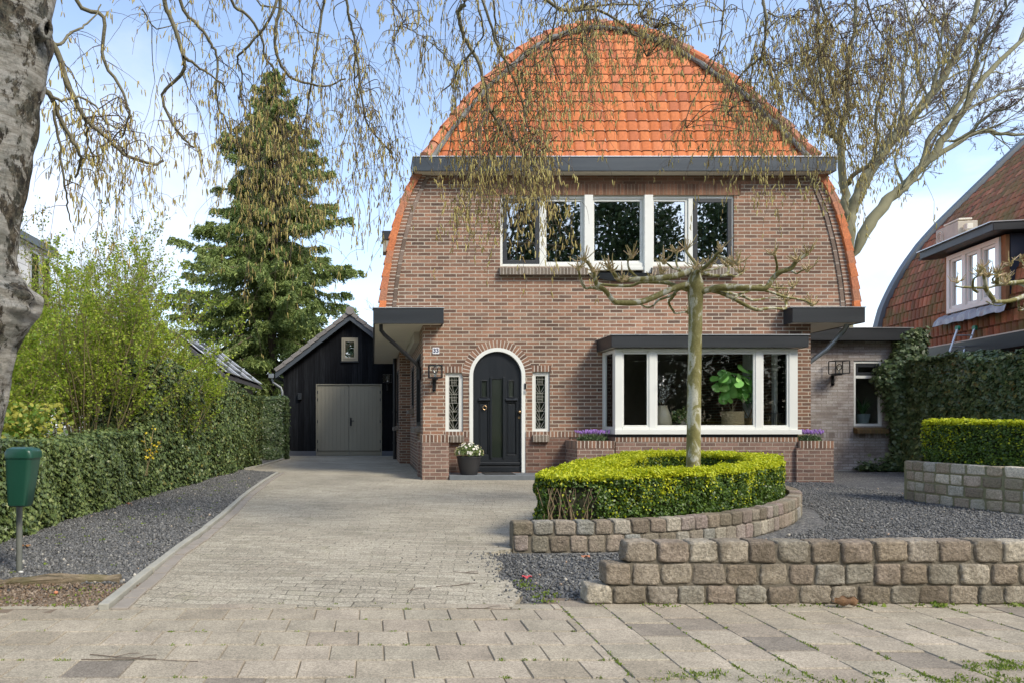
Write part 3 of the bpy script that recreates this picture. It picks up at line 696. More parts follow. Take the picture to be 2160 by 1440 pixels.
# sloping brick sills
def sill(x0, x1, z1, h, pr, mat=None, nm='window_sill'):
    b = MB(); y0 = YF-pr; L = x1-x0
    V = [(x0,y0,z1-0.045),(x1,y0,z1-0.045),(x1,YF+.05,z1),(x0,YF+.05,z1),(x0,y0,z1-h),(x1,y0,z1-h),(x1,YF,z1-h),(x0,YF,z1-h)]
    q = [(0,.03),(L,.03),(L,.10),(0,.10)]
    b.add(V, [(0,1,2,3),(4,5,1,0),(4,7,6,5),(0,3,7,4),(1,5,6,2)], [q, q, q, [(0,.03),(.05,.03),(.05,.1),(0,.1)], [(0,.03),(.05,.03),(.05,.1),(0,.1)]])
    return obj(nm, b, mat or M['brick_sill'], house)
sill(PXx(949,YF), PXx(977,YF), PZ(914,YF), 0.155, 0.10); sill(PXx(1122,YF), PXx(1156,YF), PZ(913,YF), 0.155, 0.10)
sill(up0-.02, uc0-.01, PZ(563,YF), 0.165, 0.10); sill(uc1+.01, up1+.02, PZ(563,YF), 0.165, 0.10)
# anthracite curved apron below the middle upper window
ap = MB(); n = 14; x0, x1 = PXx(1236,YF), PXx(1373,YF); zt = uz1; V = []
for i in range(n+1):
    t = i/n; x = x0 + (x1-x0)*t; V += [(x, YF-0.09, zt), (x, YF-0.06, zt - 0.02 - 0.12*math.sin(math.pi*t)**0.8), (x, YF, zt - 0.02 - 0.12*math.sin(math.pi*t)**0.8), (x, YF, zt)]
ap.add(V, [(4*i+a, 4*i+b2, 4*i+4+b2, 4*i+4+a) for i in range(n) for a, b2 in ((0,1),(1,2),(3,0))]); obj('apron', ap, M['anth'], house)

# ---------------------------------------------------------------- gutters and canopies
Yg = 12.30
def fascia_box(name, x0, x1, y0, y1, z0, z1, mat, sof=True, trim=True, bev=0.004):
    f = MB().box(x0, x1, y0, y0+0.03, z0, z1); f.box(x0, x0+.03, y0+.031, y1, z0, z1); f.box(x1-.03, x1, y0+.031, y1, z0, z1)
    f.box(x0+.031, x1-.031, y0+.031, y1, z1-.05, z1-.03)
    o = obj(name, f, mat, house, bevel=bev)
    if trim: obj('trim', MB().box(x0-.012, x1+.012, y0-.012, y1, z1+.001, z1+.016), M['trim'], o)
    if sof: obj('soffit', MB().box(x0+.032, x1-.032, y0+.032, y1, z0+.012, z0+.03), M['cream'], o)
    return o
fascia_box('roof_gutter', PXx(871.5,Yg), PXx(1765,Yg), Yg, YF+0.4, PZ(361,Yg), PZ(331.5,Yg), M['anth_up'])
# cream box under the gutter
obj('gutter_soffit', MB().box(PXx(880,Yg)+.03, PXx(1752,Yg), Yg+.04, YF-0.0145, PZ(370.6,YF)-0.0, PZ(361,Yg)+0.004), M['cream'], house)
Yc = 12.27; zc0, zc1 = PZ(683,Yc), PZ(650.5,Yc)
f = MB(); X0 = PXx(787,Yc); X1 = PXx(936,Yc)
f.box(X0, X1, Yc, Yc+.03, zc0, zc1); f.box(X0, X0+.03, Yc+.031, YB, zc0, zc1); f.box(X1-.03, X1, Yc+.031, YF, zc0, zc1)
f.box(X0+.031, hx0, Yc+.031, YB, zc1-.05, zc1-.03); f.box(hx0, X1-.031, Yc+.031, YF, zc1-.05, zc1-.03)
cano = obj('eaves_canopy', f, M['anth'], house, bevel=0.004)
obj('trim', MB().box(X0-.012, X1+.012, Yc-.012, YF-0.002, zc1+.001, zc1+.016), M['trim'], cano)
obj('soffit', MB().box(X0+.032, hx0, Yc+.032, YB-.01, zc0+.012, zc0+.03).box(hx0+.001, X1-.032, Yc+.032, YF-.001, zc0+.012, zc0+.03), M['cream'], cano)
f = MB(); X0 = PXx(1672,Yc); X1 = PXx(1825,Yc); zr0, zr1 = PZ(680.5,Yc), PZ(649,Yc)
f.box(X0, X1, Yc, Yc+.03, zr0, zr1); f.box(X1-.03, X1, Yc+.031, YB, zr0, zr1); f.box(X0, X0+.03, Yc+.031, YF, zr0, zr1); f.box(X0+.031, X1-.031, Yc+.031, YF-.001, zr1-.05, zr1-.03); f.box(hx1, X1-.031, YF, YB, zr1-.05, zr1-.03)
cano2 = obj('eaves_canopy', f, M['anth'], house, bevel=0.004)
obj('trim', MB().box(X0-.05, X1+.012, Yc-.012, YF-.002, zr1+.001, zr1+.016), M['trim'], cano2)
obj('soffit', MB().box(hx1+.002, X1-.032, Yc+.032, YB-.01, zr0+.012, zr0+.03).box(X0+.032, hx1, Yc+.032, YF-.001, zr0+.012, zr0+.03), M['cream'], cano2)
# downpipes
dpz = PZ(686,12.4)
obj('downpipe', MB().tube([(PXx(803.5,12.45),12.45,dpz+.02),(PXx(804,12.45),12.45,PZ(697,12.45)),(PXx(811,12.5),12.5,PZ(706,12.5)),(PXx(878,12.7),12.7,PZ(766,12.7)),(hx0-.05,12.75,PZ(776,12.75)),(hx0-.05,12.75,PZ(800,12.75))], 0.036, 12), M['black'], house, smooth=True)
obj('downpipe', MB().tube([(XO-.06,18.75,zc0+.02),(XO-.06,18.75,0.02)], 0.05, 12).tube([(XO-.06,18.75,1.3),(XO-.06,18.75,1.34)], 0.062, 12).tube([(XO-.06,18.75,.45),(XO-.06,18.75,.49)], 0.062, 12), M['black'], house, smooth=True)
obj('downpipe', MB().tube([(PXx(1786,12.6),12.6,zr0+.03),(PXx(1786,12.6),12.6,PZ(688,12.6)),(PXx(1780,12.63),12.63,PZ(697,12.63)),(PXx(1745,12.7),12.7,PZ(735,12.7)),(hx1+.06,12.8,PZ(770,12.8)),(hx1+.05,12.85,PZ(782,12.85)),(hx1+.05,12.85,PZ(800,12.85))], 0.043, 14), M['zinc'], house, smooth=True)
# chimney vent seen at the left roof edge
ch = MB(); cy = 16.5; ch.box(PXx(808,cy), PXx(835,cy), cy, cy+.4, PZ(531,cy), PZ(506,cy)); chim = obj('flue', ch, M['concrete'], house)
obj('cap', MB().box(PXx(806,cy), PXx(835,cy), cy-.03, cy+.43, PZ(505.5,cy), PZ(488,cy)), M['anth'], chim)

# ---------------------------------------------------------------- windows
def window(parent, x0, x1, z0, z1, y, fw, fd, vb=(), hb=(), mat=None, glass=None, gl_y=None, name='window', axis='x', label=None):
    """frame with bars (position, width) butted between stiles, one pane mesh"""
    mb = MB(); gl_ = MB()
    def bx(a0, a1, y0, y1, c0, c1, m_=mb):
        if axis == 'x': m_.box(a0, a1, y0, y1, c0, c1)
        else: m_.box(y0, y1, a0, a1, c0, c1)
    bx(x0, x0+fw, y, y+fd, z0, z1); bx(x1-fw, x1, y, y+fd, z0, z1)
    bx(x0+fw, x1-fw, y, y+fd, z0, z0+fw); bx(x0+fw, x1-fw, y, y+fd, z1-fw, z1)
    for xc, w in vb: bx(xc-w/2, xc+w/2, y+.002, y+fd, z0+fw, z1-fw)
    o = obj(name, mb, mat or M['white'], parent, bevel=0.004, label=label)
    gy = gl_y if gl_y is not None else y+fd*0.6
    bx(x0+fw*.5, x1-fw*.5, gy, gy+.006, z0+fw*.5, z1-fw*.5, gl_)
    if glass is not False: obj('pane', gl_, glass or M['glass'], o)
    return o
# upper window group
w = lambda px: PXx(px, YF+.03)
ub = MB(); yW = YF+0.03; yE = yW+.07
fz0, fz1 = PZ(563,YF)-.0, upt
ub.box(up0, up0+.05, yW, yE, fz0, fz1); ub.box(up1-.05, up1, yW, yE, fz0, fz1)
ub.box(up0+.05, w(1237), yW, yE, fz1-.05, fz1); ub.box(w(1372), up1-.05, yW, yE, fz1-.05, fz1)
ub.box(up0+.05, w(1237), yW, yE, fz0, fz0+.055); ub.box(w(1372), up1-.05, yW, yE, fz0, fz0+.055)
ub.box(w(1231), w(1249), YF-.03, yE, uz1, fz1+.0); ub.box(w(1357), w(1375), YF-.03, yE, uz1, fz1+.0)
ub.box(w(1249), w(1357), yW, yE, fz1-.05, fz1); ub.box(w(1249), w(1357), yW-.02, yE, fz0+.0, fz0+.075); ub.box(w(1249), w(1357), yW-.035, yE, fz0-.06, fz0-.002)
ub.box(w(1138), w(1148), yW, yE, fz0+.055, fz1-.05); ub.box(w(1452), w(1462), yW, yE, fz0+.055, fz1-.05)
upw = obj('upper_window', ub, M['white'], house, bevel=0.004)
def sash(x0, x1, z0, z1, y, fw, mat, nm='sash'):
    b = MB(); b.box(x0, x0+fw, y, y+.035, z0, z1); b.box(x1-fw, x1, y, y+.035, z0, z1); b.box(x0+fw, x1-fw, y, y+.035, z0, z0+fw); b.box(x0+fw, x1-fw, y, y+.035, z1-fw, z1)
    return obj(nm, b, mat, upw, bevel=0.003)
zi0, zi1 = fz0+.056, fz1-.051
for a, b_ in ((1148,1231),(1249,1357),(1375,1452)): sash(w(a)+.002, w(b_)-.002, (zi0 if a != 1249 else zi0+.02), zi1, yW+.024, 0.045, M['white'])
sash(w(1061), w(1138)-.002, zi0, zi1, yW+.012, 0.075, M['anth']); sash(w(1462)+.002, w(1543), zi0, zi1, yW-.012, 0.075, M['anth'])
pane = MB()
for a, b_, yy in ((1150,1229,.045),(1251,1355,.045),(1377,1450,.045),(1064,1135,.03),(1465,1540,.005)): pane.box(w(a), w(b_), yW+yy, yW+yy+.005, zi0+.02, zi1-.02)
objs('pane', pane, M['glass_up'], upw)
bl = MB()
for xx in (1160,1212,1264,1328,1391,1439,1492,1525): bl.box(w(xx)-.006, w(xx)+.012, yW+.16, yW+.165, zi0, zi1)
objs('blind_tape', bl, M['blind'], upw)
sl = MB()
z = zi0
while z < zi1: sl.box(w(1375), w(1538), yW+.18, yW+.20, z, z+.0035); sl.box(w(1150), w(1357), yW+.18, yW+.20, z, z+.003); z += 0.032
obj('blind_slats', sl, m_plain('dark venetian slat', (0.10,0.10,0.085), 0.5), upw)
# stained glass side lights
for s_ in (sl1, sl2):
    o = window(house, s_[0], s_[1], s_[2], s_[3], YF+.035, 0.052, 0.06, glass=False, name='side_light')
    ix0, ix1, iz0, iz1 = s_[0]+.052, s_[1]-.052, s_[2]+.052, s_[3]-.052
    b = MB(); b.box(ix0-.01, ix1+.01, YF+.075, YF+.08, iz0-.01, iz1+.01); obj('pane', b, M['lead_glass'], o)
    sd = MB(); q = .024; sd.box(ix0, ix0+q, YF+.04, YF+.065, iz0, iz1); sd.box(ix1-q, ix1, YF+.04, YF+.065, iz0, iz1); sd.box(ix0+q, ix1-q, YF+.04, YF+.065, iz0, iz0+q); sd.box(ix0+q, ix1-q, YF+.04, YF+.065, iz1-q, iz1)
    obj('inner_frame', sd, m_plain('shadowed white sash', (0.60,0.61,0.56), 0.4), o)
    ld = MB(); cx = (ix0+ix1)/2; hw = (ix1-ix0)/2-q; yl = YF+.072; W_ = iz1-iz0
    def came(pts, r=.0042): ld.tube([(a, yl, c_) for a, c_ in pts], r, 4)
    fr = lambda t: iz1-q-(W_-2*q)*t
    for k in range(1, 6): came([(cx-hw, fr(k*.167)), (cx+hw, fr(k*.167))])
    for k in (0, 2): 
        for xx in (-.5, -.2, .2, .5): came([(cx+hw*xx, fr(k*.167+.01)), (cx+hw*xx, fr((k+1)*.167-.01))])
        came([(cx-hw, fr(k*.167+.06)), (cx+hw, fr(k*.167+.06))]); came([(cx-hw*.5, fr(k*.167+.11)), (cx+hw*.5, fr(k*.167+.11))])
    for k in (1, 3, 4, 5):
        came([(cx-hw, fr(k*.167)), (cx, fr((k+1)*.167))]); came([(cx+hw, fr(k*.167)), (cx, fr((k+1)*.167))])
        came([(cx-hw*.3, fr(k*.167)), (cx-hw*.05, fr((k+.8)*.167)) ]); came([(cx-hw, fr((k+.6)*.167)), (cx-hw*.3, fr((k+1)*.167))]); came([(cx+hw, fr((k+.6)*.167)), (cx+hw*.3, fr((k+1)*.167))])
    obj('lead_cames', ld, M['lead'], o)

# ---------------------------------------------------------------- arched front door
yD = YF+0.05
fr_ = MB(); fo = 0.0; fi = 0.068
o_in = [(dx1-fi, dbot), ] + [(dcx + (dr-fi)*math.cos(t), dcz + (dr-fi)*math.sin(t)) for t in np.linspace(0, math.pi, 33)] + [(dx0+fi, dbot)]
o_out = [(dx1, dbot)] + [(dcx + dr*math.cos(t), dcz + dr*math.sin(t)) for t in np.linspace(0, math.pi, 33)] + [(dx0, dbot)]
y0_, y1_ = YF-.012, YF+.10; n = len(o_in)
V = [(a, y0_, b) for a, b in o_out] + [(a, y0_, b) for a, b in o_in] + [(a, y1_, b) for a, b in o_out] + [(a, y1_, b) for a, b in o_in]
Fs = []
for i in range(n-1): Fs += [(i, i+1, n+i+1, n+i), (n+i, n+i+1, 3*n+i+1, 3*n+i), (i, 2*n+i, 2*n+i+1, i+1)]
fr_.add(V, Fs); obj('door_frame', fr_, M['white'], house)
dleaf = MB(); poly = [(dx0+fi+.003, dbot+.01), (dx1-fi-.003, dbot+.01)] + [(dcx + (dr-fi-.003)*math.cos(t), dcz + (dr-fi-.003)*math.sin(t)) for t in np.linspace(0, math.pi, 33)]
X = lambda px: PXx(px, yD)
Z = lambda py: PZ(py, yD)
# recessed panels cut as holes: two small windows, long glass, two lower panels
def R(x0, x1, y0, y1): return rect(X(x0), X(x1), Z(y1), Z(y0))
holes = [R(1016,1027,802,836), R(1073,1084,802,836), R(1037,1061,798,964), R(1011,1030,848,958), R(1070,1089,848,958)]
dleaf.holed(poly, holes, lambda a, b: (a, yD, b), dvec=(0, 0.022, 0))
door = obj('front_door', dleaf, M['door'], house)
bp = MB(); 
for (a, b_, c_, d_) in ((1010.5,1030.5,847.5,958.5),(1069.5,1089.5,847.5,958.5)): bp.box(X(a), X(b_), yD+.023, yD+.03, Z(d_), Z(c_))
for (a, b_, c_, d_) in ((1013,1028,852,954),(1072,1087,852,954)): bp.box(X(a), X(b_), yD+.012, yD+.022, Z(d_), Z(c_))
objs('lower_panel', bp, M['door'], door, bevel=.006)
gp = MB(); 
for (a, b_, c_, d_) in ((1015,1028,801,837),(1072,1085,801,837),(1036,1062,797,965)): gp.box(X(a), X(b_), yD+.0185, yD+.0215, Z(d_), Z(c_))
objs('door_glass', gp, m_plain('frosted dark glass', (0.02,0.026,0.02), 0.12, bs=0.02), door)
md = MB()
def bead(x0, x1, y0, y1, t=.012, p=.014):
    a, b_, c_, d_ = X(x0), X(x1), Z(y1), Z(y0); md.box(a-t, a, yD-p, yD, c_-t, d_+t); md.box(b_, b_+t, yD-p, yD, c_-t, d_+t); md.box(a, b_, yD-p, yD, d_, d_+t); md.box(a, b_, yD-p, yD, c_-t, c_)
bead(1016,1027,802,836); bead(1073,1084,802,836)
bead(1011,1030,848,958,.008,.008); bead(1070,1089,848,958,.008,.008)
for a in (1035.5, 1062.5): md.box(X(a)-.016, X(a)+.016, yD-.024, yD, Z(966), Z(794))
for a, b_ in ((1009,1033),(1066,1091)):
    md.add([(X(a),yD-.045,Z(842)),(X(b_),yD-.045,Z(842)),(X(b_),yD,Z(838)),(X(a),yD,Z(838)),(X(a),yD-.045,Z(844)),(X(b_),yD-.045,Z(844)),(X(b_),yD,Z(845.5)),(X(a),yD,Z(845.5))], [(0,1,2,3),(4,5,1,0),(4,7,6,5),(0,3,7,4),(1,5,6,2)])
md.box(X(1003), X(1101), yD-.03, yD, Z(979), Z(974)); md.box(X(1003), X(1101), yD-.018, yD, Z(994), Z(983))
obj('mouldings', md, M['door'], door, bevel=.004)
kn = MB(); kc = (X(1022), yD-.02, Z(859)); kr = .036
kn.tube([(kc[0]+kr*math.cos(t), kc[1], kc[2]+kr*math.sin(t)) for t in np.linspace(0, 2*math.pi, 25)], .0085, 8); kn.tube([(kc[0], yD, kc[2]+kr), (kc[0], yD-.035, kc[2]+kr)], .014, 10)
obj('knocker', kn, M['brass'], door, smooth=True)
def ball(mb, c, r, n=12, sx=1, sy=1, sz=1):
    mbv = []; fs = []
    for i in range(n//2+1):
        th = math.pi*i/(n//2)
        for k in range(n): ph = 2*math.pi*k/n; mbv.append((c[0]+sx*r*math.sin(th)*math.cos(ph), c[1]+sy*r*math.sin(th)*math.sin(ph), c[2]+sz*r*math.cos(th)))
    for i in range(n//2):
        for k in range(n): k2 = (k+1) % n; fs.append((i*n+k, (i+1)*n+k, (i+1)*n+k2, i*n+k2))
    mb.add(mbv, fs)
kb_ = MB(); ball(kb_, (X(1095), yD-.045, Z(868)), .030); kb_.tube([(X(1095), yD, Z(868)), (X(1095), yD-.03, Z(868))], .012, 8); kb_.tube([(X(1095), yD-.012, Z(880)), (X(1095), yD, Z(880))], .022, 14)
objs('knob', kb_, M['brass'], door, smooth=True)
db = MB(); db.box(X(1104.3), X(1108), YF-.03, YF-.013, Z(820), Z(808)); dbo = obj('doorbell', db, M['black'], house, bevel=.003)
obj('button_plate', MB().box(X(1103.5), X(1107.5), YF-.024, YF-.013, Z(830), Z(823)), M['trim'], dbo)
# closing wall behind the door and side lights
# step
obj('front_step', MB().box(PXx(947.5,11.92), 3.58, 11.86, YF-.026, -.02, .083), M['stone_step'], house, bevel=.006)

# ---------------------------------------------------------------- bay window
yB = 11.88; fx0, fx1 = PXx(1297.5,yB), PXx(1683,yB); bz1 = PZ(735.5,yB); bz0 = PZ(905,yB)
by = MB(); D = .07
cols = [(1297.5,1313),(1369.5,1384),(1594,1608),(1665,1683)]
for a, b_ in cols: by.box(PXx(a,yB), PXx(b_,yB), yB, yB+D, bz0, bz1)
for (a, b_) in ((1313,1369.5),(1384,1594),(1608,1665)): by.box(PXx(a,yB), PXx(b_,yB), yB, yB+D, bz0, bz0+.045); by.box(PXx(a,yB), PXx(b_,yB), yB, yB+D, bz1-.055, bz1)
# returns left and right
for xa, sg in ((fx0, 1), (fx1, -1)):
    a, b_ = (xa, xa+D) if sg > 0 else (xa-D, xa)
    by.box(a, b_, YF-.09, YF-.003, bz0, bz1); by.box(a, b_, yB+D, YF-.09, bz0, bz0+.05); by.box(a, b_, yB+D, YF-.09, bz1-.055, bz1); by.box(a, b_, yB+D, yB+D+.06, bz0+.05, bz1-.055)
bay = obj('bay_window', by, M['white'], house, bevel=.005)
sh_ = MB()
for a, b_ in ((1313,1369.5),(1384,1594),(1608,1665)):
    x0, x1 = PXx(a,yB)+.001, PXx(b_,yB)-.001; q = .03; z0, z1 = bz0+.046, bz1-.056
    sh_.box(x0, x0+q, yB+.015, yB+.055, z0, z1); sh_.box(x1-q, x1, yB+.015, yB+.055, z0, z1); sh_.box(x0+q, x1-q, yB+.015, yB+.055, z0, z0+q); sh_.box(x0+q, x1-q, yB+.015, yB+.055, z1-q, z1); obj('sash', sh_, M['white'], bay, bevel=.003); sh_ = MB()
pn = MB(); pn.box(fx0+.03, fx1-.03, yB+.033, yB+.038, bz0+.02, bz1-.02); pn.box(fx0+.03, fx0+.035, yB+.09, YF-.05, bz0+.02, bz1-.02); pn.box(fx1-.035, fx1-.03, yB+.09, YF-.05, bz0+.02, bz1-.02)
objs('pane', pn, M['glass'], bay)
obj('outer_sill', MB().box(fx0-.02, PXx(1688,yB), yB-.05, yB+.04, PZ(915,yB), bz0-.001).box(fx0-.02, fx0+.05, yB+.04, YF, PZ(915,yB), bz0-.001), M['white'], bay, bevel=.004)
obj('inner_board', MB().box(fx0+.08, fx1-.08, yB+.08, YF+.35, bz0-.02, bz0+.012), m_plain('dark window board', (0.045,0.06,0.085), 0.4), bay)
obj('threshold', MB().box(fx0, fx1, yB+.01, YF-.0, PZ(921,yB), PZ(915,yB)-.001), M['anth'], bay)
bzw = PZ(921,yB)-.001
bw_ = MB(); bw_.box(fx0+.01, fx1, yB-.0, YF-.003, -.05, bzw-.08); obj('bay_wall', bw_, M['brick_planter'], house)
b = MB(); x0, x1, z0, z1 = fx0, fx1, bzw-.079, bzw
for (p, q_) in (((x0, yB-.006), (x1, yB-.006)), ((x0, YF), (x0, yB-.006)), ((x1, yB-.006), (x1, YF))):
    L = math.hypot(p[0]-q_[0], p[1]-q_[1]); b.add([(p[0],p[1],z0),(q_[0],q_[1],z0),(q_[0],q_[1],z1),(p[0],p[1],z1)], [(0,1,2,3)], [[(0,.03),(L,.03),(L,.11),(0,.11)]])
obj('bay_soldier_course', b, M['brick_uv'], house)
yR = 11.76
f = MB(); X0, X1 = PXx(1290,yR), PXx(1706,yR); z0, z1 = PZ(732,yR), PZ(707,yR)
f.box(X0, X1, yR, yR+.03, z0, z1); f.box(X0, X0+.03, yR+.031, YF-.002, z0, z1); f.box(X1-.03, X1, yR+.031, YF-.002, z0, z1); f.box(X0+.031, X1-.031, yR+.031, YF-.002, z1-.05, z1-.03)
bf = obj('bay_roof', f, M['anth'], house, bevel=.004)
obj('trim', MB().box(X0-.015, X1+.015, yR-.015, YF-.004, z1+.001, z1+.016), M['trim'], bf)
obj('soffit', MB().box(X0+.032, X1-.032, yR+.032, YF-.004, z0+.008, z0+.03), M['white'], bf)
# curtains inside the bay
cur = MB(); n = 26
for xs, xe in ((PXx(1568,12.6), PXx(1600,12.6)),):
    V = []
    for i in range(n+1):
        x = xs + (xe-xs)*i/n; y = 12.62 + .03*math.sin(i*1.5); V += [(x, y, .05), (x, y, 2.3)]
    cur.add(V, [(2*i, 2*i+2, 2*i+3, 2*i+1) for i in range(n)])
obj('curtain', cur, m_plain('pale curtain', (0.6,0.62,0.6), 0.8), house)

# side wall windows (seen at a glancing angle) with brick sills
for (xw, y0, y1, z0, z1) in ((hx0, 13.15, 14.3, .95, 2.35), (hx0, 15.3, 16.1, 1.35, 2.3), (XO, 17.5, 18.6, .95, 2.4)):
    window(house, y0, y1, z0, z1, xw-.01, .07, .06, axis='y', mat=M['black'], name='side_window')
    L = y1-y0; b = MB(); q = [(0,.03),(L,.03),(L,.10),(0,.10)]; xo = xw-.13
    V = [(xo,y0,z0-.05),(xo,y1,z0-.05),(xw+.03,y1,z0),(xw+.03,y0,z0),(xo,y0,z0-.13),(xo,y1,z0-.13),(xw,y1,z0-.13),(xw,y0,z0-.13)]
    b.add(V, [(0,1,2,3),(4,5,1,0),(4,7,6,5),(0,3,7,4),(1,5,6,2)], [q]*5); obj('window_sill', b, M['brick_sill'], house)

# ---------------------------------------------------------------- brick planters with lavender
for (x0, x1, lab) in ((3.56, PXx(1296,11.82), 'brown brick planter left of the bay window'), (PXx(1680.5,11.82), PXx(1758.5,11.82), 'brown brick planter right of the bay window')):
    t = thing('brick_planter', lab, 'planter', ((x0+x1)/2, 12.1, -.06), 'brick planters beside the bay window'); zt = PZ(929,11.82); yb = YF-.03 if x0 < 5 else 12.9
    w_ = .10; b = MB(); zc = zt-.125; x1b = min(x1, fx0+.008) if x0 < 5 else x1
    x0b = x0 if x0 < 5 else fx1+.002
    b.box(x0b, x1b, 11.82, 11.82+w_, -.08, zc); b.box(x0b, x0b+w_, 11.82+w_, yb, -.08, zc); b.box(x1b-w_, x1b, 11.82+w_, yb, -.08, zc)
    if x0 > 5: b.box(x0, x0b, 11.82, 11.878, -.08, zc)
    obj('planter_wall', b, M['brick_planter'], t)
    b = MB(); L = x1b-x0b
    def q4(p, q_, z0, z1):
        L = math.hypot(p[0]-q_[0], p[1]-q_[1]); b.add([(p[0],p[1],z0),(q_[0],q_[1],z0),(q_[0],q_[1],z1),(p[0],p[1],z1)], [(0,1,2,3)], [[(0,.03),(L,.03),(L,.155),(0,.155)]])
    e = .004
    q4((x0b-e,11.82-e),(x1b+e,11.82-e),zc,zt); q4((x0b-e,yb),(x0b-e,11.82-e),zc,zt); q4((x1b+e,11.82-e),(x1b+e,yb),zc,zt); q4((x0b+w_,11.82+w_),(x1b-w_,11.82+w_),zc,zt)
    def top(a0, a1, c0, c1): b.add([(a0,c0,zt),(a1,c0,zt),(a1,c1,zt),(a0,c1,zt)], [(0,1,2,3)], [[(0,.03),(a1-a0,.03),(a1-a0,.13),(0,.13)]])
    top(x0b-e, x1b+e, 11.82-e, 11.82+w_); top(x0b-e, x0b+w_, 11.82+w_, yb); top(x1b-w_, x1b+e, 11.82+w_, yb)
    obj('planter_cap', b, M['brick_uv'], t)
    obj('soil', MB().box(x0b+w_, x1b-w_, 11.82+w_, yb, .2, zt-.04), M['soil'], t)
# ================================================================ ANNEX
YA = 14.75
an = thing('annex', 'flat-roofed pale grey brick annex with one narrow window, right of the brown house', 'annex', (9.8, YA, -.06))
ax0, ax1 = hx1+.003, 12.0
hole = px_rect(1801, 1861.5, 760, 898, YA)
b = MB(); b.holed(rect(ax0, ax1, -.1, PZ(717,YA)+.02), [rect(*hole)], lambda a, c: (a, YA, c), dvec=(0, .1, 0)); b.add([(ax1,YA,-.1),(ax1,YA+4,-.1),(ax1,YA+4,2.8),(ax1,YA,2.8)], [(0,1,2,3)])
b.add([(ax0,YA+3,0),(ax1,YA+3,0),(ax1,YA+3,2.8),(ax0,YA+3,2.8)], [(0,1,2,3)])
obj('wall', b, M['brick_white'], an)
yf = YA-.25; obj('fascia', MB().box(ax0, PXx(1926,yf), yf, YA+4, PZ(717.5,yf), PZ(692,yf)), M['anth'], an, bevel=.004)
obj('trim', MB().box(ax0, PXx(1926.5,yf)+.01, yf-.012, YA+4.01, PZ(692,yf)+.001, PZ(692,yf)+.016), M['trim'], an)
aw = window(an, *hole[:2], hole[2], hole[3], YA+.02, .055, .06, glass=False)
zt = hole[3]; zm = PZ(794,YA)
obj('transom', MB().box(hole[0]+.055, hole[1]-.055, YA+.02, YA+.08, zm-.03, zm+.03), M['white'], aw)
tp = MB(); a, b_ = hole[0]+.057, hole[1]-.057; z0, z1 = zm+.032, zt-.057
tp.holed(rect(a, b_, z0, z1), [rect(PXx(1812,YA), PXx(1848,YA), PZ(784,YA), PZ(773,YA))], lambda p, q: (p, YA+.03, q), dvec=(0,.03,0)); obj('top_light', tp, M['anth'], aw)
obj('pane', MB().box(a, b_, YA+.055, YA+.06, hole[2]+.05, zm-.02).box(PXx(1811,YA), PXx(1849,YA), YA+.05, YA+.055, PZ(785,YA), PZ(772,YA)), M['glass'], aw)
sb = MB(); x0, x1 = PXx(1800,YA), PXx(1866,YA); z1 = hole[2]-.005; L = x1-x0; q = [(0,.03),(L,.03),(L,.10),(0,.10)]; y0 = YA-.13
sb.add([(x0,y0,z1-.06),(x1,y0,z1-.06),(x1,YA+.05,z1),(x0,YA+.05,z1),(x0,y0,z1-.15),(x1,y0,z1-.15),(x1,YA,z1-.15),(x0,YA,z1-.15)], [(0,1,2,3),(4,5,1,0),(4,7,6,5),(0,3,7,4),(1,5,6,2)], [q]*5)
obj('window_sill', sb, m_brick('mossy sill brick', [(.13,.085,.04),(.19,.12,.05),(.10,.09,.03)], (.12,.09,.05), bw=.062, bh=.5, uv=True, offset=0.0), an)
obj('inner_room', MB().box(ax0+.1, ax1-.1, YA+2.4, YA+2.5, -.05, 2.7).box(ax0+.1, ax1-.1, YA+.12, YA+2.4, 2.6, 2.7).box(ax0+.1, ax1-.1, YA+.12, YA+2.4, -.1, 0).box(PXx(1801,YA)-.5, PXx(1801,YA)-.4, YA+.12, YA+2.4, 0.01, 2.59).box(PXx(1861,YA)+.5, PXx(1861,YA)+.6, YA+.12, YA+2.4, 0.01, 2.59), M['dark_room'], an)
obj('soldier_course', MB().add([(ax0,YA-.004,PZ(922,YA)),(ax1,YA-.004,PZ(922,YA)),(ax1,YA-.004,PZ(911,YA)),(ax0,YA-.004,PZ(911,YA))], [(0,1,2,3)], [[(0,.03),(4,.03),(4,.15),(0,.15)]]),
    m_brick('pale soldier brick', [(.28,.24,.22),(.42,.40,.39),(.33,.30,.29),(.2,.17,.15)], (.22,.18,.15), bw=.062, bh=.5, uv=True, offset=0.0), an)
obj('foot', MB().box(ax0+.5, ax1, YA-.05, YA-.002, -.1, -.02), M['concrete'], an)

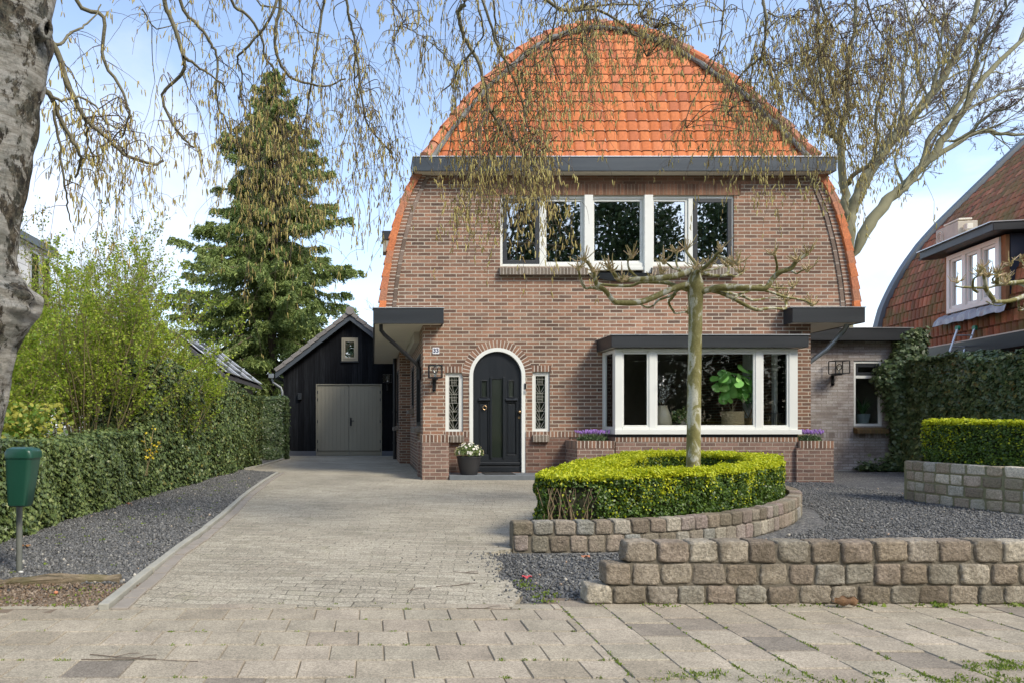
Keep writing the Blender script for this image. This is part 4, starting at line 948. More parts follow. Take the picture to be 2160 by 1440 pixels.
# ================================================================ GARAGE
YG = 20.95; gx = lambda px: PXx(px, YG); gz = lambda py: PZ(py, YG)
ga = thing('timber_garage', 'black timber garage with grey double doors and grey tiled gable roof', 'garage', (gx(738), YG, 0))
def m_boards():
    t = NT('charred black boards'); p = t.pos(); s = t.n('ShaderNodeSeparateXYZ', {0: p})
    br = t.n('ShaderNodeTexBrick', {'Vector': t.n('ShaderNodeCombineXYZ', {0: s.outputs[0], 1: s.outputs[2]}).outputs[0], 'Color1': (0,0,0,1), 'Color2': (1,1,1,1), 'Scale': 1.0, 'Mortar Size': .004, 'Mortar Smooth': .2, 'Brick Width': .165, 'Row Height': 60.0}, offset=0.0)
    st = t.n('ShaderNodeVectorMath', {0: p, 1: (22, 22, 1.6)}, operation='MULTIPLY'); g = t.noise(1.0, 8, st.outputs[0], .7)
    c = t.ramp(br.outputs['Color'], [(0,(.006,.007,.009)),(.5,(.010,.0115,.014)),(1,(.016,.018,.021))])
    k = t.n('ShaderNodeMapRange', {'Value': g.outputs['Fac'], 'From Min': .35, 'From Max': .7, 'To Min': .4, 'To Max': 1.5})
    c = t.mix(1.0, c, t.n('ShaderNodeCombineXYZ', {0: k, 1: k, 2: k}), 'MULTIPLY'); c = t.mix(br.outputs['Fac'], c, (.002,.002,.003,1))
    return t.finish(c.outputs[0], .8, t.bump(t.math('SUBTRACT', g.outputs['Fac'], t.math('MULTIPLY', br.outputs['Fac'], 3)), .5, .01), spec=.12)
M['boards'] = m_boards()
rx, rz_ = gx(738.5), gz(678); ex, ez = gx(590), gz(793); sl_ = (rz_-ez)/(rx-ex); ex2 = 2*rx-ex
wx0, wx1 = gx(598), 2*rx-gx(598)
b = MB(); gh = [rect(gx(668), gx(804), 0.002, gz(810.5)), rect(gx(721), gx(755), gz(761), gz(712.5))]
b.holed([(wx0, .16), (gx(668), .16), (gx(668), .001), (gx(804), .001), (gx(804), .16), (wx1, .16), (wx1, ez+(wx0-ex)*sl_), (rx, rz_), (wx0, ez+(wx0-ex)*sl_)] if False else [(wx0, .16), (wx1, .16), (wx1, ez+(wx0-ex)*sl_), (rx, rz_), (wx0, ez+(wx0-ex)*sl_)],
    [rect(gx(668), gx(804), 0.165, gz(810.5)), gh[1]], lambda a, c: (a, YG, c), dvec=(0, .06, 0))
b.add([(wx0,YG,.16),(wx0,YG+6,.16),(wx0,YG+6,2.6),(wx0,YG,2.6)], [(0,1,2,3)]); b.add([(wx1,YG,.16),(wx1,YG+6,.16),(wx1,YG+6,2.6),(wx1,YG,2.6)], [(0,1,2,3)])
obj('timber_wall', b, M['boards'], ga)
obj('plinth', MB().box(wx0-.02, gx(667)-.01, YG-.02, YG+.1, 0, .158).box(gx(805)+.01, wx1, YG-.02, YG+.1, 0, .158), m_plain('grey cement plinth', (.10,.11,.13), .8, var=.2), ga)
M['olive'] = m_plain('olive grey door paint', (.27,.25,.185), .55, var=.12, scale=1.2, bs=.05)
for (a, c_) in ((gx(669), gx(735.6)), (gx(736.4), gx(803))):
    d = MB(); n = 8; w_ = (c_-a)/n
    for i in range(n): d.box(a+i*w_+.002, a+(i+1)*w_-.002, YG+.02, YG+.05, .02, gz(811.5))
    d.box(a, c_, YG+.04, YG+.06, .015, gz(811.3)); dd = obj('garage_door', d, M['olive'], ga, bevel=.003)
    hg = MB(); hx = a+.012 if a < gx(700) else c_-.012
    for zz_ in (gz(826), gz(842), gz(888), gz(930), gz(948)): hg.box(hx-.012, hx+.012, YG-.0, YG+.019, zz_-.045, zz_+.045)
    objs('hinge', hg, M['anth'], dd)
    if a > gx(700):
        h = MB(); h.box(gx(738), gx(742), YG+.0, YG+.019, gz(897), gz(880)); h.tube([(gx(740),YG+.0,gz(887)),(gx(740),YG-.05,gz(887)),(gx(747),YG-.05,gz(887))], .012, 8); h.tube([(gx(740),YG+.0,gz(883)),(gx(740),YG-.03,gz(883))], .02, 10); obj('handle', h, M['black'], dd)
obj('door_frame', MB().box(gx(666.5), gx(668.6), YG-.01, YG+.05, 0, gz(809)).box(gx(803.4), gx(805.5), YG-.01, YG+.05, 0, gz(809)).box(gx(668.6), gx(803.4), YG-.01, YG+.05, gz(811), gz(809)), M['olive'], ga)
gw = window(ga, gx(720.5), gx(755), gz(761), gz(712.5), YG-.03, .055, .06, mat=M['olive'], glass=False)
window_in = MB(); x0, x1, z0, z1 = gx(724.5), gx(751), gz(757.5), gz(716.5); q = .06
window_in.box(x0, x0+q, YG-.045, YG, z0, z1); window_in.box(x1-q, x1, YG-.045, YG, z0, z1); window_in.box(x0+q, x1-q, YG-.045, YG, z0, z0+q); window_in.box(x0+q, x1-q, YG-.045, YG, z1-q, z1)
obj('sash', window_in, M['olive'], gw, bevel=.003); obj('pane', MB().box(x0+.03, x1-.03, YG-.02, YG-.015, z0+.03, z1-.03), m_glass('dark garage pane', (.2,.22,.22), .45), gw)
obj('sill', MB().box(gx(719), gx(756.5), YG-.06, YG, gz(763.5), gz(761.2)), M['anth'], gw)
obj('backing', MB().box(gx(715), gx(760), YG+.1, YG+.12, gz(765), gz(708)).box(gx(660), gx(812), YG+.1, YG+.12, 0.0, gz(806)), M['dark_room'], ga)
# barge boards, verge tiles, ridge
bb = MB(); hh_ = .25
for sg in (1, -1):
    e = ex if sg > 0 else ex2; e -= sg*.1; z_e = ez - .1*sl_
    bb.prism([(e, z_e), (rx, rz_+.0), (rx, rz_+hh_), (e, z_e+hh_)] if sg > 0 else [(rx, rz_), (e, z_e), (e, z_e+hh_), (rx, rz_+hh_)], YG-.25, YG-.21)
obj('barge_board', bb, m_plain('slate blue board', (.055,.068,.08), .45), ga)
us = np.array([1, sl_])/math.hypot(1, sl_)
for sg in (-1, 1):
    e_ = ex if sg < 0 else ex2
    def Sg(u, v, sg=sg): return np.stack([rx + sg*((rx-ex+.12) - v*us[0]), u, (ez-.09+hh_+.02) + v*us[1]], -1)
    Ls = (rx-ex+.12)/us[0]; nr = 9; gg = Ls/nr
    tile_sheet('roof', ga, M['tile_grey'], Sg, np.arange(nr)*gg, lambda v: (YG-.24, YG+6), .3, gg, lift=.035, roll=.03, flip=(sg > 0))
    vt = MB()
    for i in range(nr):
        a = Sg(np.array([0.]), np.array([i*gg]))[0]; c_ = Sg(np.array([0.]), np.array([(i+1)*gg+.03]))[0]; up = np.array([-sg*us[1]*-1 if False else sg*us[1], 0, us[0]])
        pa, pc = np.array([a[0], a[2]]), np.array([c_[0], c_[2]]); u2 = np.array([up[0], up[2]])
        q_ = [pa+u2*.045, pc+u2*.02, pc-u2*.10, pa-u2*.075]; vt.prism([tuple(x) for x in q_], YG-.29, YG-.2)
    obj('verge_tiles', vt, M['tile_grey'], ga, bevel=.008)
rt = MB(); rt.tube([(rx, YG-.33, rz_+hh_+.03), (rx, YG+6, rz_+hh_+.03)], .125, 16); obj('ridge', rt, M['tile_grey'], ga, smooth=True)
gu = MB(); gu.box(gx(569), gx(580), YG-.25, YG+6, gz(797), gz(788.5)); obj('gutter', gu, M['zinc'], ga)
obj('downpipe', MB().tube([(gx(576),YG-.1,gz(797)),(gx(577),YG-.1,gz(806)),(gx(593),YG-.04,gz(817)),(gx(596),YG-.04,gz(826)),(gx(596.5),YG-.04,.02)], .038, 10), M['zinc'], ga, smooth=True)
obj('vent_box', MB().box(gx(628.5), gx(636.5), YG-.09, YG, gz(842), gz(828.5)), M['anth'], ga, bevel=.006)
obj('threshold', MB().box(wx0-.05, wx1, YG-.35, YG-.03, -.02, .012), M['concrete'], ga)

# ================================================================ NEIGHBOUR HOUSE (right)
nb = thing('neighbour_house', 'neighbouring house with curved weathered red tile roof and white dormer', 'house', (17, 16, 0))
d = np.array([.196, .9806]); nin = np.array([d[1], -d[0]]); F0 = np.array([14.06, 19.0])
prof = [(0,2.72),(.03,3.2),(.09,3.75),(.22,4.25),(.46,4.80),(.78,5.4),(1.16,5.97),(1.62,6.52),(2.12,7.05),(3.1,8.08),(4.2,9.2),(5.0,9.95),(5.7,10.4)]
po = np.array([p[0] for p in prof]); pz = np.array([p[1] for p in prof]); ps = np.concatenate([[0], np.cumsum(np.hypot(np.diff(po), np.diff(pz)))])
def Snb(u, v):
    o = np.interp(v, ps, po); z = np.interp(v, ps, pz); return np.stack([F0[0]-d[0]*u+nin[0]*o, F0[1]-d[1]*u+nin[1]*o, z], -1)
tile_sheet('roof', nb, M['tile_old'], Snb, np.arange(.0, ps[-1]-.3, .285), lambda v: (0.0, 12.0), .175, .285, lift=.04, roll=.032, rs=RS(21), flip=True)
npt = lambda o, u, z: (F0[0]-d[0]*u+nin[0]*o, F0[1]-d[1]*u+nin[1]*o, z)
vg = MB(); N_ = 40; V = []
for i in range(N_+1):
    s = ps[-1]*i/N_; o = float(np.interp(s, ps, po)); z = float(np.interp(s, ps, pz)); s2 = min(ps[-1], s+.01); dz = float(np.interp(s2, ps, pz))-z; do = float(np.interp(s2, ps, po))-o
    L = math.hypot(dz, do)+1e-9; no, nz = -dz/L, do/L
    for (k, uu) in ((.09, .16), (.09, -.10), (-.12, -.10), (-.12, .16)): V.append(npt(o+no*k, uu, z+nz*k))
vg.add(V, [(4*i+a, 4*i+(a+1)%4, 4*i+4+(a+1)%4, 4*i+4+a) for i in range(N_) for a in range(4)])
obj('verge', vg, m_plain('grey blue verge board', (.13,.16,.18), .5, var=.2), nb)
gb = MB(); gb.add([npt(float(o), .02, float(z)) for o, z in zip(po, pz)] + [npt(12, .02, 10.4), npt(12, .02, 0), npt(.3, .02, 0)], [tuple(range(len(po)+3))])
gb.add([npt(.35,0,0), npt(.35,12,0), npt(.35,12,2.7), npt(.35,0,2.7)], [(0,1,2,3)]); gb.add([npt(5.7,0,10.4), npt(5.7,12,10.4), npt(12,12,8), npt(12,0,8)], [(0,1,2,3)])
obj('wall', gb, M['brick_dark'], nb)
gt = MB(); V = [npt(o, u, z) for u in (-.05, 12) for o, z in ((-.32,2.78),(-.30,2.50),(-.15,2.46),(-.0,2.52),(.02,2.68),(-.27,2.68))]
gt.add(V, [(i, (i+1)%6, (i+1)%6+6, i+6) for i in range(6)] + [(0,1,2,3,4,5), (11,10,9,8,7,6)]); obj('gutter', gt, M['anth_up'], nb)
gts = MB(); V = [npt(o, u, z) for u in (-.05, 12) for o, z in ((-.33,2.80),(-.33,2.775),(-.28,2.775),(-.28,2.80))]; gts.add(V, [(i, (i+1)%4, (i+1)%4+4, i+4) for i in range(4)]); obj('gutter_trim', gts, M['cream'], nb)
sf = MB(); V = [npt(o, u, z) for u in (0, 12) for o, z in ((-.15,2.45),(.35,2.40),(.35,2.43),(-.15,2.48))]; sf.add(V, [(i, (i+1)%4, (i+1)%4+4, i+4) for i in range(4)]); obj('eaves_board', sf, m_plain('brown eaves board', (.16,.09,.05), .7), nb)
# dormer
def nbox(mb, o0, o1, u0, u1, z0, z1): mb.obox(npt((o0+o1)/2, (u0+u1)/2, (z0+z1)/2), (nin[0]*(o1-o0)/2, nin[1]*(o1-o0)/2, 0), (-d[0]*(u1-u0)/2, -d[1]*(u1-u0)/2, 0), (0,0,(z1-z0)/2)); return mb
U0, U1, Z0, Z1 = 3.05, 5.05, 3.52, 4.90
dm = MB(); nbox(dm, .10, 1.4, U0-.02, U1+.04, Z0, Z1); obj('dormer_wall', dm, m_plain('dark dormer cladding', (.025,.035,.055), .45), nb)
wd = MB(); wd2 = MB(); q = .10
nbox(wd, -.02, .09, U0+.15, U0+.15+q, Z0+.02, Z1-.02); nbox(wd, -.02, .09, U1-.12-q, U1-.12, Z0+.02, Z1-.02)
um = [U0+.15+q+ (U1-.12-q-U0-.15-q)*k/3 for k in (1, 2)]
for k in um: nbox(wd, -.02, .09, k-.055, k+.055, Z0+.12, Z1-.12)
nbox(wd, -.02, .09, U0+.15+q, U1-.12-q, Z0+.02, Z0+.12); nbox(wd, -.02, .09, U0+.15+q, U1-.12-q, Z1-.12, Z1-.02); 
Mw2 = m_plain('cream window paint', (.82,.86,.82), .45, var=.06); dw = obj('dormer_window', wd, Mw2, nb, bevel=.006)
nbox(wd2, .055, .06, U0+.2, U1-.15, Z0+.08, Z1-.08); obj('pane', wd2, m_glass('dormer glass', (.5,.55,.55), .45), dw)
sa = MB(); eds = [U0+.15+q] + um + [U1-.12-q]
for i in range(3):
    a, c_ = eds[i]+(.055 if i else 0)+.004, eds[i+1]-(.055 if i < 2 else 0)-.004; t = .055; z0, z1 = Z0+.125, Z1-.125
    nbox(sa, .01, .05, a, a+t, z0, z1); nbox(sa, .01, .05, c_-t, c_, z0, z1); nbox(sa, .01, .05, a+t, c_-t, z0, z0+t); nbox(sa, .01, .05, a+t, c_-t, z1-t, z1)
objs('sash', sa, Mw2, dw)
rw = MB(); nbox(rw, .02, .09, U0+.02, U0+.14, Z0, Z1-.01); nbox(rw, .02, .09, U1-.11, U1+.02, Z0, Z1-.01); obj('bare_timber', rw, m_plain('bare brown timber', (.28,.14,.06), .8, var=.4, scale=5), nb)
cur = MB()
for i in range(3): a = eds[i]+.13; nbox(cur, .16, .17, a, a+.13, Z0+.1, Z1-.1)
objs('dormer_curtain', cur, m_plain('grey curtain', (.45,.46,.44), .8), nb)
rf = MB(); nbox(rf, -.34, 1.7, U0-.28, U1+.25, Z1+.03, Z1+.20); obj('dormer_roof', rf, M['anth'], nb, bevel=.01)
tr_ = MB(); nbox(tr_, -.395, 1.7, U0-.315, U1+.265, Z1+.201, Z1+.22); obj('dormer_trim', tr_, M['trim'], nb)
# crumpled lead apron under the dormer window
la = MB(); V = []; rs = RS(8); n = 26
for i in range(n+1):
    u = U0-.1 + (U1-U0+.35)*i/n
    for (o, z) in ((.07, Z0+.01), (-.06, Z0-.03), (-.13, Z0-.12), (-.17, Z0-.24)): V.append(npt(o+rs.uniform(-.02,.02), u, z+rs.uniform(-.02,.02)))
la.add(V, [(4*i+a, 4*i+4+a, 4*i+5+a, 4*i+1+a) for i in range(n) for a in range(3)]); obj('lead_apron', la, m_plain('lead sheet', (.34,.36,.38), .45, metal=.3, var=.3, scale=6, bs=.4), nb)
fl_ = MB(); V = []
for i in range(9): 
    s = i/8; V += [npt(-.30+.1*s, U0-.42+.0*s+rs.uniform(-.02,.02), Z1+.03+.20*math.sin(s*2.2)), npt(.15+.2*s, U0-.50+.55*s, Z1+.05+.26*math.sin(s*2.4)+rs.uniform(-.02,.02))]
fl_.add(V, [(2*i, 2*i+2, 2*i+3, 2*i+1) for i in range(8)]); obj('loose_flashing', fl_, m_plain('loose grey felt', (.20,.20,.18), .8), nb)
# ventilation box standing on the dormer roof
ac = thing('ventilation_box', 'weathered white ventilation box standing on the dormer roof', 'vent box', npt(0.1, 3.25, Z1+.22))
b = MB(); nbox(b, -.10, .30, 2.95, 3.75, Z1+.222, Z1+.66); obj('casing', b, m_plain('weathered white metal', (.50,.45,.36), .6, var=.35, scale=5, bs=.2), ac, bevel=.015)
b = MB(); c_ = np.array(npt(-.11, 3.12, Z1+.43)); 
for r_ in (.16, .12, .075): b.tube([tuple(c_ + r_*(math.cos(t)*np.array([-d[0], -d[1], 0])*.8 + math.sin(t)*np.array([0,0,1]))) for t in np.linspace(0, 2*math.pi, 17)], .008, 5)
obj('fan_grille', b, M['cream'], ac)
b = MB(); nbox(b, -.05, .22, 3.15, 3.7, Z1+.70, Z1+.74); b.obox(npt(.05, 3.85, Z1+.50), (nin[0]*.06, nin[1]*.06, 0), (-d[0]*.07, -d[1]*.07, 0), (0,0,.06)); nbox(b, -.02, .2, 3.2, 3.3, Z1+.66, Z1+.70); obj('cover', b, M['cream'], ac, bevel=.008)
# aluminium ladder against the gutter
ladt = thing('ladder', 'aluminium ladder with green end caps leaning on the neighbour gutter', 'ladder', (11.6, 15.3, 0))
A0 = np.array([11.5, 14.3, 0]); A1 = np.array(P(2038, 692, 14.85)); dv = np.array([.33, -.04, 0]); dv = dv/np.linalg.norm(dv)*.34
rl = MB(); rg_ = MB()
ax_ = (A1-A0)/np.linalg.norm(A1-A0); L = np.linalg.norm(A1-A0); nrm_ = np.cross(ax_, dv/.34)
for s in (-.5, .5): rl.obox(A0+ax_*L/2+dv*s, ax_*L/2, nrm_*.03, dv/.34*.0125); rl.obox(A0+ax_*(L/2-.25)+dv*s*.8+nrm_*.05, ax_*(L/2-.25), nrm_*.025, dv/.34*.0115)
k = .2
while k < L: rg_.tube([A0+ax_*k-dv*.47, A0+ax_*k+dv*.47], .015, 8); k += .28
alu = m_plain('ladder aluminium', (.55,.56,.57), .35, metal=.6, var=.15); objs('rail', rl, alu, ladt, bevel=.003); objs('rung', rg_, alu, ladt)
b = MB(); 
for s in (-.5, .5): b.tube([A1+dv*s-dv/.34*.025, A1+dv*s+dv/.34*.025], .055, 12)
objs('end_cap', b, m_plain('green plastic cap', (.01,.25,.14), .4), ladt); b = MB(); b.obox(A1-ax_*.72+dv*.42+nrm_*.08, ax_*.12, nrm_*.01, dv/.34*.018); obj('red_sticker', b, m_plain('red label', (.5,.03,.03), .5), ladt)

# ================================================================ WHITE HOUSE and SHED, left background
XW = -8.0
wh = thing('white_house', 'modern white slab-clad house with tall windows behind the birch trunk', 'house', (XW-3, 13, 0))
def zx(py, Y): return PZ(py, Y)
Ye = 16.8; zt0 = 5.32
b = MB(); wins = [(15.85, 16.15+.38)]
b.box(XW-6, XW, 9, Ye, 0, zt0-.22); 
def m_slab():
    t = NT('white cladding panels'); p = t.pos(); s = t.n('ShaderNodeSeparateXYZ', {0: p})
    br = t.n('ShaderNodeTexBrick', {'Vector': t.n('ShaderNodeCombineXYZ', {0: s.outputs[1], 1: s.outputs[2]}).outputs[0], 'Color1': (.62,.63,.63,1), 'Color2': (.68,.69,.69,1), 'Mortar': (.25,.25,.25,1), 'Scale': 1.0, 'Mortar Size': .008, 'Brick Width': 1.2, 'Row Height': .22}, offset=.5)
    return t.finish(br.outputs['Color'], .6)
obj('wall', b, m_slab(), wh)
obj('fascia', MB().box(XW-6.1, XW+.06, 8.9, Ye+.1, zt0-.215, zt0-.17), M['white'], wh); obj('roof_edge', MB().box(XW-6.1, XW+.12, 8.8, Ye+.15, zt0-.168, zt0), m_plain('slate roof edge', (.12,.15,.17), .6), wh)
for (a, c_) in ((15.75, 16.2), (16.27, 16.72)):
    window(wh, a, c_, 3.2, zt0-.30, XW+.002, .045, .05, axis='y', mat=M['trim'], glass=m_glass('grey green pane', (.3,.38,.38), .3))
sd = thing('solar_roof_shed', 'low shed roof covered with solar panels behind the ivy hedge', 'shed', (-5, 17, 0))
def quad3(mb, pts): mb.add(pts, [tuple(range(len(pts)))])
b = MB(); xa, za = PXx(347,15.5), PZ(690,15.5); xb, zb_ = PXx(470,15.5), PZ(786,15.5); V = [(xa,15.5,za),(xb,15.5,zb_),(xb,21,zb_),(xa,21,za)]
b.add(V + [(x,y,z-.1) for x,y,z in V], [(0,1,2,3),(4,7,6,5),(0,4,5,1),(1,5,6,2),(2,6,7,3),(3,7,4,0)]); obj('roof', b, m_plain('dark shed roof', (.07,.07,.075), .7), sd)
sp_ = MB(); sr = MB()
for i in range(4):
    for j in range(3):
        t0, t1 = .06+i*.235, .06+i*.235+.225; y0 = 15.75+j*1.7; n_ = np.array([zb_-za, 0, xa-xb])*-1; n_ = np.array([za-zb_, 0, xb-xa]); n_ = n_/np.linalg.norm(n_)*.05
        pa = lambda t, y, k=1.0: tuple(np.array([xa+(xb-xa)*t, y, za+(zb_-za)*t])+n_*k)
        sp_.add([pa(t0,y0),pa(t1,y0),pa(t1,y0+1.65),pa(t0,y0+1.65)], [(0,1,2,3)]); 
        sr.tube([pa(t0,y0,1.2),pa(t1,y0,1.2),pa(t1,y0+1.65,1.2),pa(t0,y0+1.65,1.2),pa(t0,y0,1.2)], .016, 4)
objs('solar_panel', sp_, m_plain('solar glass', (.05,.06,.09), .08), sd); objs('panel_frame', sr, M['trim'], sd)
obj('wall', MB().box(xa-1.5, xb-.25, 15.8, 20.8, 0, zb_-.12), M['dark_room'], sd)

# ================================================================ SMALL OBJECTS
def lantern(name, c, lab, face='y', s=1.0, wide=.34, tall=.30, dep=.26):
    t = thing(name, lab, 'lamp', c, 'black framed wall lanterns'); x, y, z = c; w2, d2 = wide/2*s, dep*s; r = .008*s
    y0 = y-.10*s-d2; y1 = y-.10*s; f = MB()
    for xx in (x-w2, x+w2):
        for yy in (y0, y1): f.box(xx-r, xx+r, yy-r, yy+r, z, z+tall*s)
    for zz2 in (z, z+tall*s):
        for yy in (y0, y1): f.box(x-w2+r, x+w2-r, yy-r, yy+r, zz2-r, zz2+r)
        for xx in (x-w2, x+w2): f.box(xx-r, xx+r, y0+r, y1-r, zz2-r, zz2+r)
    obj('frame', f, M['black'], t); g = MB()
    g.add([(x-w2+r,y0,z+r),(x+w2-r,y0,z+r),(x+w2-r,y0,z+tall*s-r),(x-w2+r,y0,z+tall*s-r)],[(0,1,2,3)])
    obj('lamp_glass', g, M['glass_clear'], t)
    a = MB(); a.box(x-.05*s, x+.05*s, (y0+y1)/2-.03, y-.02, z-.035*s, z-.012*s); a.box(x-.03*s, x+.03*s, y-.02, y-.003, z-.24*s, z-.0*s); a.tube([(x, y-.02, z-.2*s), (x, y-.05, z-.2*s)], .02*s, 8)
    obj('wall_bracket', a, M['black'], t, bevel=.003)
    bu = MB(); yc = (y0+y1)/2; bu.lathe((x, yc, z+.0), [(.02*s,.012),(.02*s,.06*s)], 12); obj('socket', bu, M['trim'], t)
    bu = MB(); ball(bu, (x, yc, z+.14*s), .055*s, 14, sz=1.25); obj('bulb', bu, M['glass_clear'], t, smooth='full')
    return t
lantern('wall_lantern', (PXx(917,12.45), YF, PZ(796,12.4)), 'black frame lantern on brown brick beside the house number', wide=.235, tall=.22, dep=.2)
lantern('wall_lantern', (PXx(1766,14.6), YA, PZ(787,14.5)), 'black frame lantern on the pale brick annex wall', wide=.30, tall=.27, dep=.22, s=1.0)
lantern('wall_lantern', (gx(817), YG-.0, gz(806)), 'black frame lantern on the dark timber garage beside its doors', wide=.26, tall=.24, dep=.2)
# small side-wall spot
# house number
hn = thing('house_number', 'white enamel plate with the number 33 above the lantern', 'number plate', (PXx(919.5,YF), YF-.01, PZ(746,YF)))
x0, x1, z0, z1 = PXx(912.5,YF), PXx(926.5,YF), PZ(746,YF), PZ(732.5,YF)
obj('plate', MB().box(x0, x1, YF-.012, YF-.001, z0, z1), m_plain('white enamel', (.75,.76,.78), .2, var=.03), hn, bevel=.003)
def text_mesh(s, size, loc, mat, parent, name, bold=0.0):
    cu = bpy.data.curves.new('t', 'FONT'); cu.body = s; cu.size = size; cu.align_x = 'CENTER'; cu.align_y = 'CENTER'; cu.extrude = .001; cu.offset = bold
    o = bpy.data.objects.new('t', cu); SC.collection.objects.link(o); bpy.context.view_layer.update()
    me = bpy.data.meshes.new_from_object(o.evaluated_get(bpy.context.evaluated_depsgraph_get())); bpy.data.objects.remove(o)
    V = [(loc[0]+v.co.x, loc[1]-v.co.z, loc[2]+v.co.y) for v in me.vertices]; b = MB(); b.add(V, [tuple(p.vertices) for p in me.polygons]); return obj(name, b, mat, parent)
text_mesh('33', .105, ((x0+x1)/2, YF-.0135, (z0+z1)/2), m_plain('blue numerals', (.02,.03,.09), .4), hn, 'numerals', .003)

# green letterbox-like bin on a pole
Yb = 4.46; X = lambda px: PXx(px, Yb); Z = lambda py: PZ(py, Yb)
bn = thing('litter_bin', 'dark green plastic bin on a grey pole in the gravel', 'bin', (X(41), Yb, 0))
obj('pole', MB().tube([(X(40.5), Yb, -.05), (X(41), Yb, Z(1050)), (X(41), Yb, Z(950))], .019, 14), m_plain('weathered grey pole', (.15,.16,.14), .5, var=.3, scale=10), bn, smooth=True)
gm = m_plain('dark green plastic', (.012,.065,.042), .32, var=.2, scale=4, bs=.05)
def loft(mb, secs):      # sections: (cx, cy, z, hx, hy, bevel)
    V = []; n = 16
    for cx, cy, z, hx, hy in secs:
        for k in range(n):
            t = 2*math.pi*(k+.5)/n; c_, s_ = math.cos(t), math.sin(t); e = .28
            V.append((cx+hx*math.copysign(abs(c_)**e, c_), cy+hy*math.copysign(abs(s_)**e, s_), z))
    m = len(secs); mb.add(V, [(i*n+k, i*n+(k+1)%n, (i+1)*n+(k+1)%n, (i+1)*n+k) for i in range(m-1) for k in range(n)] + [tuple(range(n))[::-1], tuple((m-1)*n+k for k in range(n))]); return mb
b = MB(); yb = Yb-.09
loft(b, [(X(58), yb, Z(1063), .052, .04), (X(58), yb, Z(1060), .060, .055), (X(61), yb, Z(1010), .074, .068), (X(64), yb, Z(962), .084, .078)]); obj('body', b, gm, bn, smooth=True)
b = MB(); loft(b, [(X(64.5), yb, Z(963), .089, .083), (X(64.5), yb, Z(951), .090, .084), (X(64), yb, Z(944), .076, .075), (X(62), yb, Z(940.5), .045, .05)]); obj('lid', b, gm, bn, smooth=True)
obj('back_plate', MB().box(X(36), X(43), Yb-.03, Yb-.018, Z(1062), Z(948)).box(X(35.5), X(46), Yb-.045, Yb+.022, Z(975), Z(968)), gm, bn, bevel=.004)

# planting pot with daisies
Yp = 12.05; pxc = PXx(989, Yp)
pt = thing('flower_pot', 'dark round pot of white daisies beside the front door', 'flower pot', (pxc, Yp, .083))
h_ = PZ(961,Yp)-.083; b = MB(); b.lathe((pxc, Yp, .083), [(.145,0),(.15,.01),(.175,h_*.3),(.20,h_*.7),(.212,h_-.03),(.222,h_-.03),(.222,h_),(.20,h_),(.195,h_-.05)], 32)
obj('pot', b, m_plain('charcoal pot', (.028,.028,.03), .45, var=.25), pt, smooth=True)
obj('potting_soil', MB().lathe((pxc, Yp, .083+h_-.06), [(.19,0),(.19,.02)], 20), M['soil'], pt)
# door mat
obj('door_mat', MB().box(PXx(1022,12.1), PXx(1086,12.1), 12.02, 12.42, .0835, .098), m_plain('dark coir mat', (.03,.03,.03), .95, bs=.8, bscale=200), bevel=.003, label='dark rubber mat on the blue stone doorstep', cat='door mat')
# timber edging board and bits at the left
lg = MB(); rs = RS(14); n = 16
for i in range(n):
    pass
V = []; xs = np.linspace(-2.75, -1.56, 18)
for i, x in enumerate(xs):
    y = 4.16 + .03*math.sin(i*.5); z = -.018+.014*math.sin(i*.7)+ .032*(i/17)+rs.uniform(-.005,.005); t = .03+rs.uniform(-.009,.009)
    V += [(x, y-t, -.06), (x, y-t-.004, z+.02+rs.uniform(-.006,.006)), (x, y, z+.045+rs.uniform(-.006,.006)), (x, y+t, z+.03), (x, y+t, -.06)]
lg.add(V, [(5*i+a, 5*i+a+1, 5*i+a+6, 5*i+a+5) for i in range(17) for a in range(4)] + [(0,1,2,3,4), tuple(85+k for k in (4,3,2,1,0))])
def m_wood():
    t = NT('rotten timber'); p = t.pos(); st = t.n('ShaderNodeVectorMath', {0: p, 1: (3, 30, 30)}, operation='MULTIPLY'); n1 = t.noise(1.5, 8, st.outputs[0], .7); n2 = t.noise(5, 4, p)
    c = t.ramp(n1.outputs['Fac'], [(.3,(.05,.042,.025)),(.5,(.19,.15,.095)),(.7,(.38,.30,.20))]); k = t.n('ShaderNodeMapRange', {'Value': n2.outputs['Fac'], 'From Min': .48, 'From Max': .6, 'To Min': 0, 'To Max': .5})
    return t.finish(t.mix(k, c, (.12,.11,.04,1)).outputs[0], .9, t.bump(n1.outputs['Fac'], .9, .02))
obj('timber_edging', lg, m_wood(), label='weathered timber edging log half sunk at the gravel edge', cat='log')

# curled dead leaf on the pavement
def m_leafdead(): 
    t = NT('dead brown leaf'); n1 = t.noise(25, 6, t.pos(), .7); return t.finish(t.ramp(n1.outputs['Fac'], [(.3,(.07,.035,.018)),(.7,(.30,.17,.08))]).outputs[0], .75, t.bump(n1.outputs['Fac'], .8, .01))
b = MB(); V = []; cx, cy = PXx(1775,3.62), 3.58; n, m = 14, 9
for i in range(n+1):
    s = i/n
    for j in range(m+1):
        t = (j/m-.5)*2; w_ = .035*math.sin(math.pi*min(1, s*1.0+.02))**.6*(1+.2*math.sin(9*s+3*t)); a = t*2.2
        V.append((cx-.062+.125*s, cy + w_*math.sin(a)*.6, .012 + .03 - .026*math.cos(a)*min(1, w_/.02) + .006*math.sin(14*s+2*t)))
b.add(V, [(i*(m+1)+j, (i+1)*(m+1)+j, (i+1)*(m+1)+j+1, i*(m+1)+j+1) for i in range(n) for j in range(m)])
b.tube([(cx-.06,cy,.03),(cx-.085,cy-.01,.042)], .0025, 5); obj('dead_leaf', b, m_leafdead(), label='curled brown dead leaf on the pavement by the stone wall', cat='dead leaf', smooth='full')
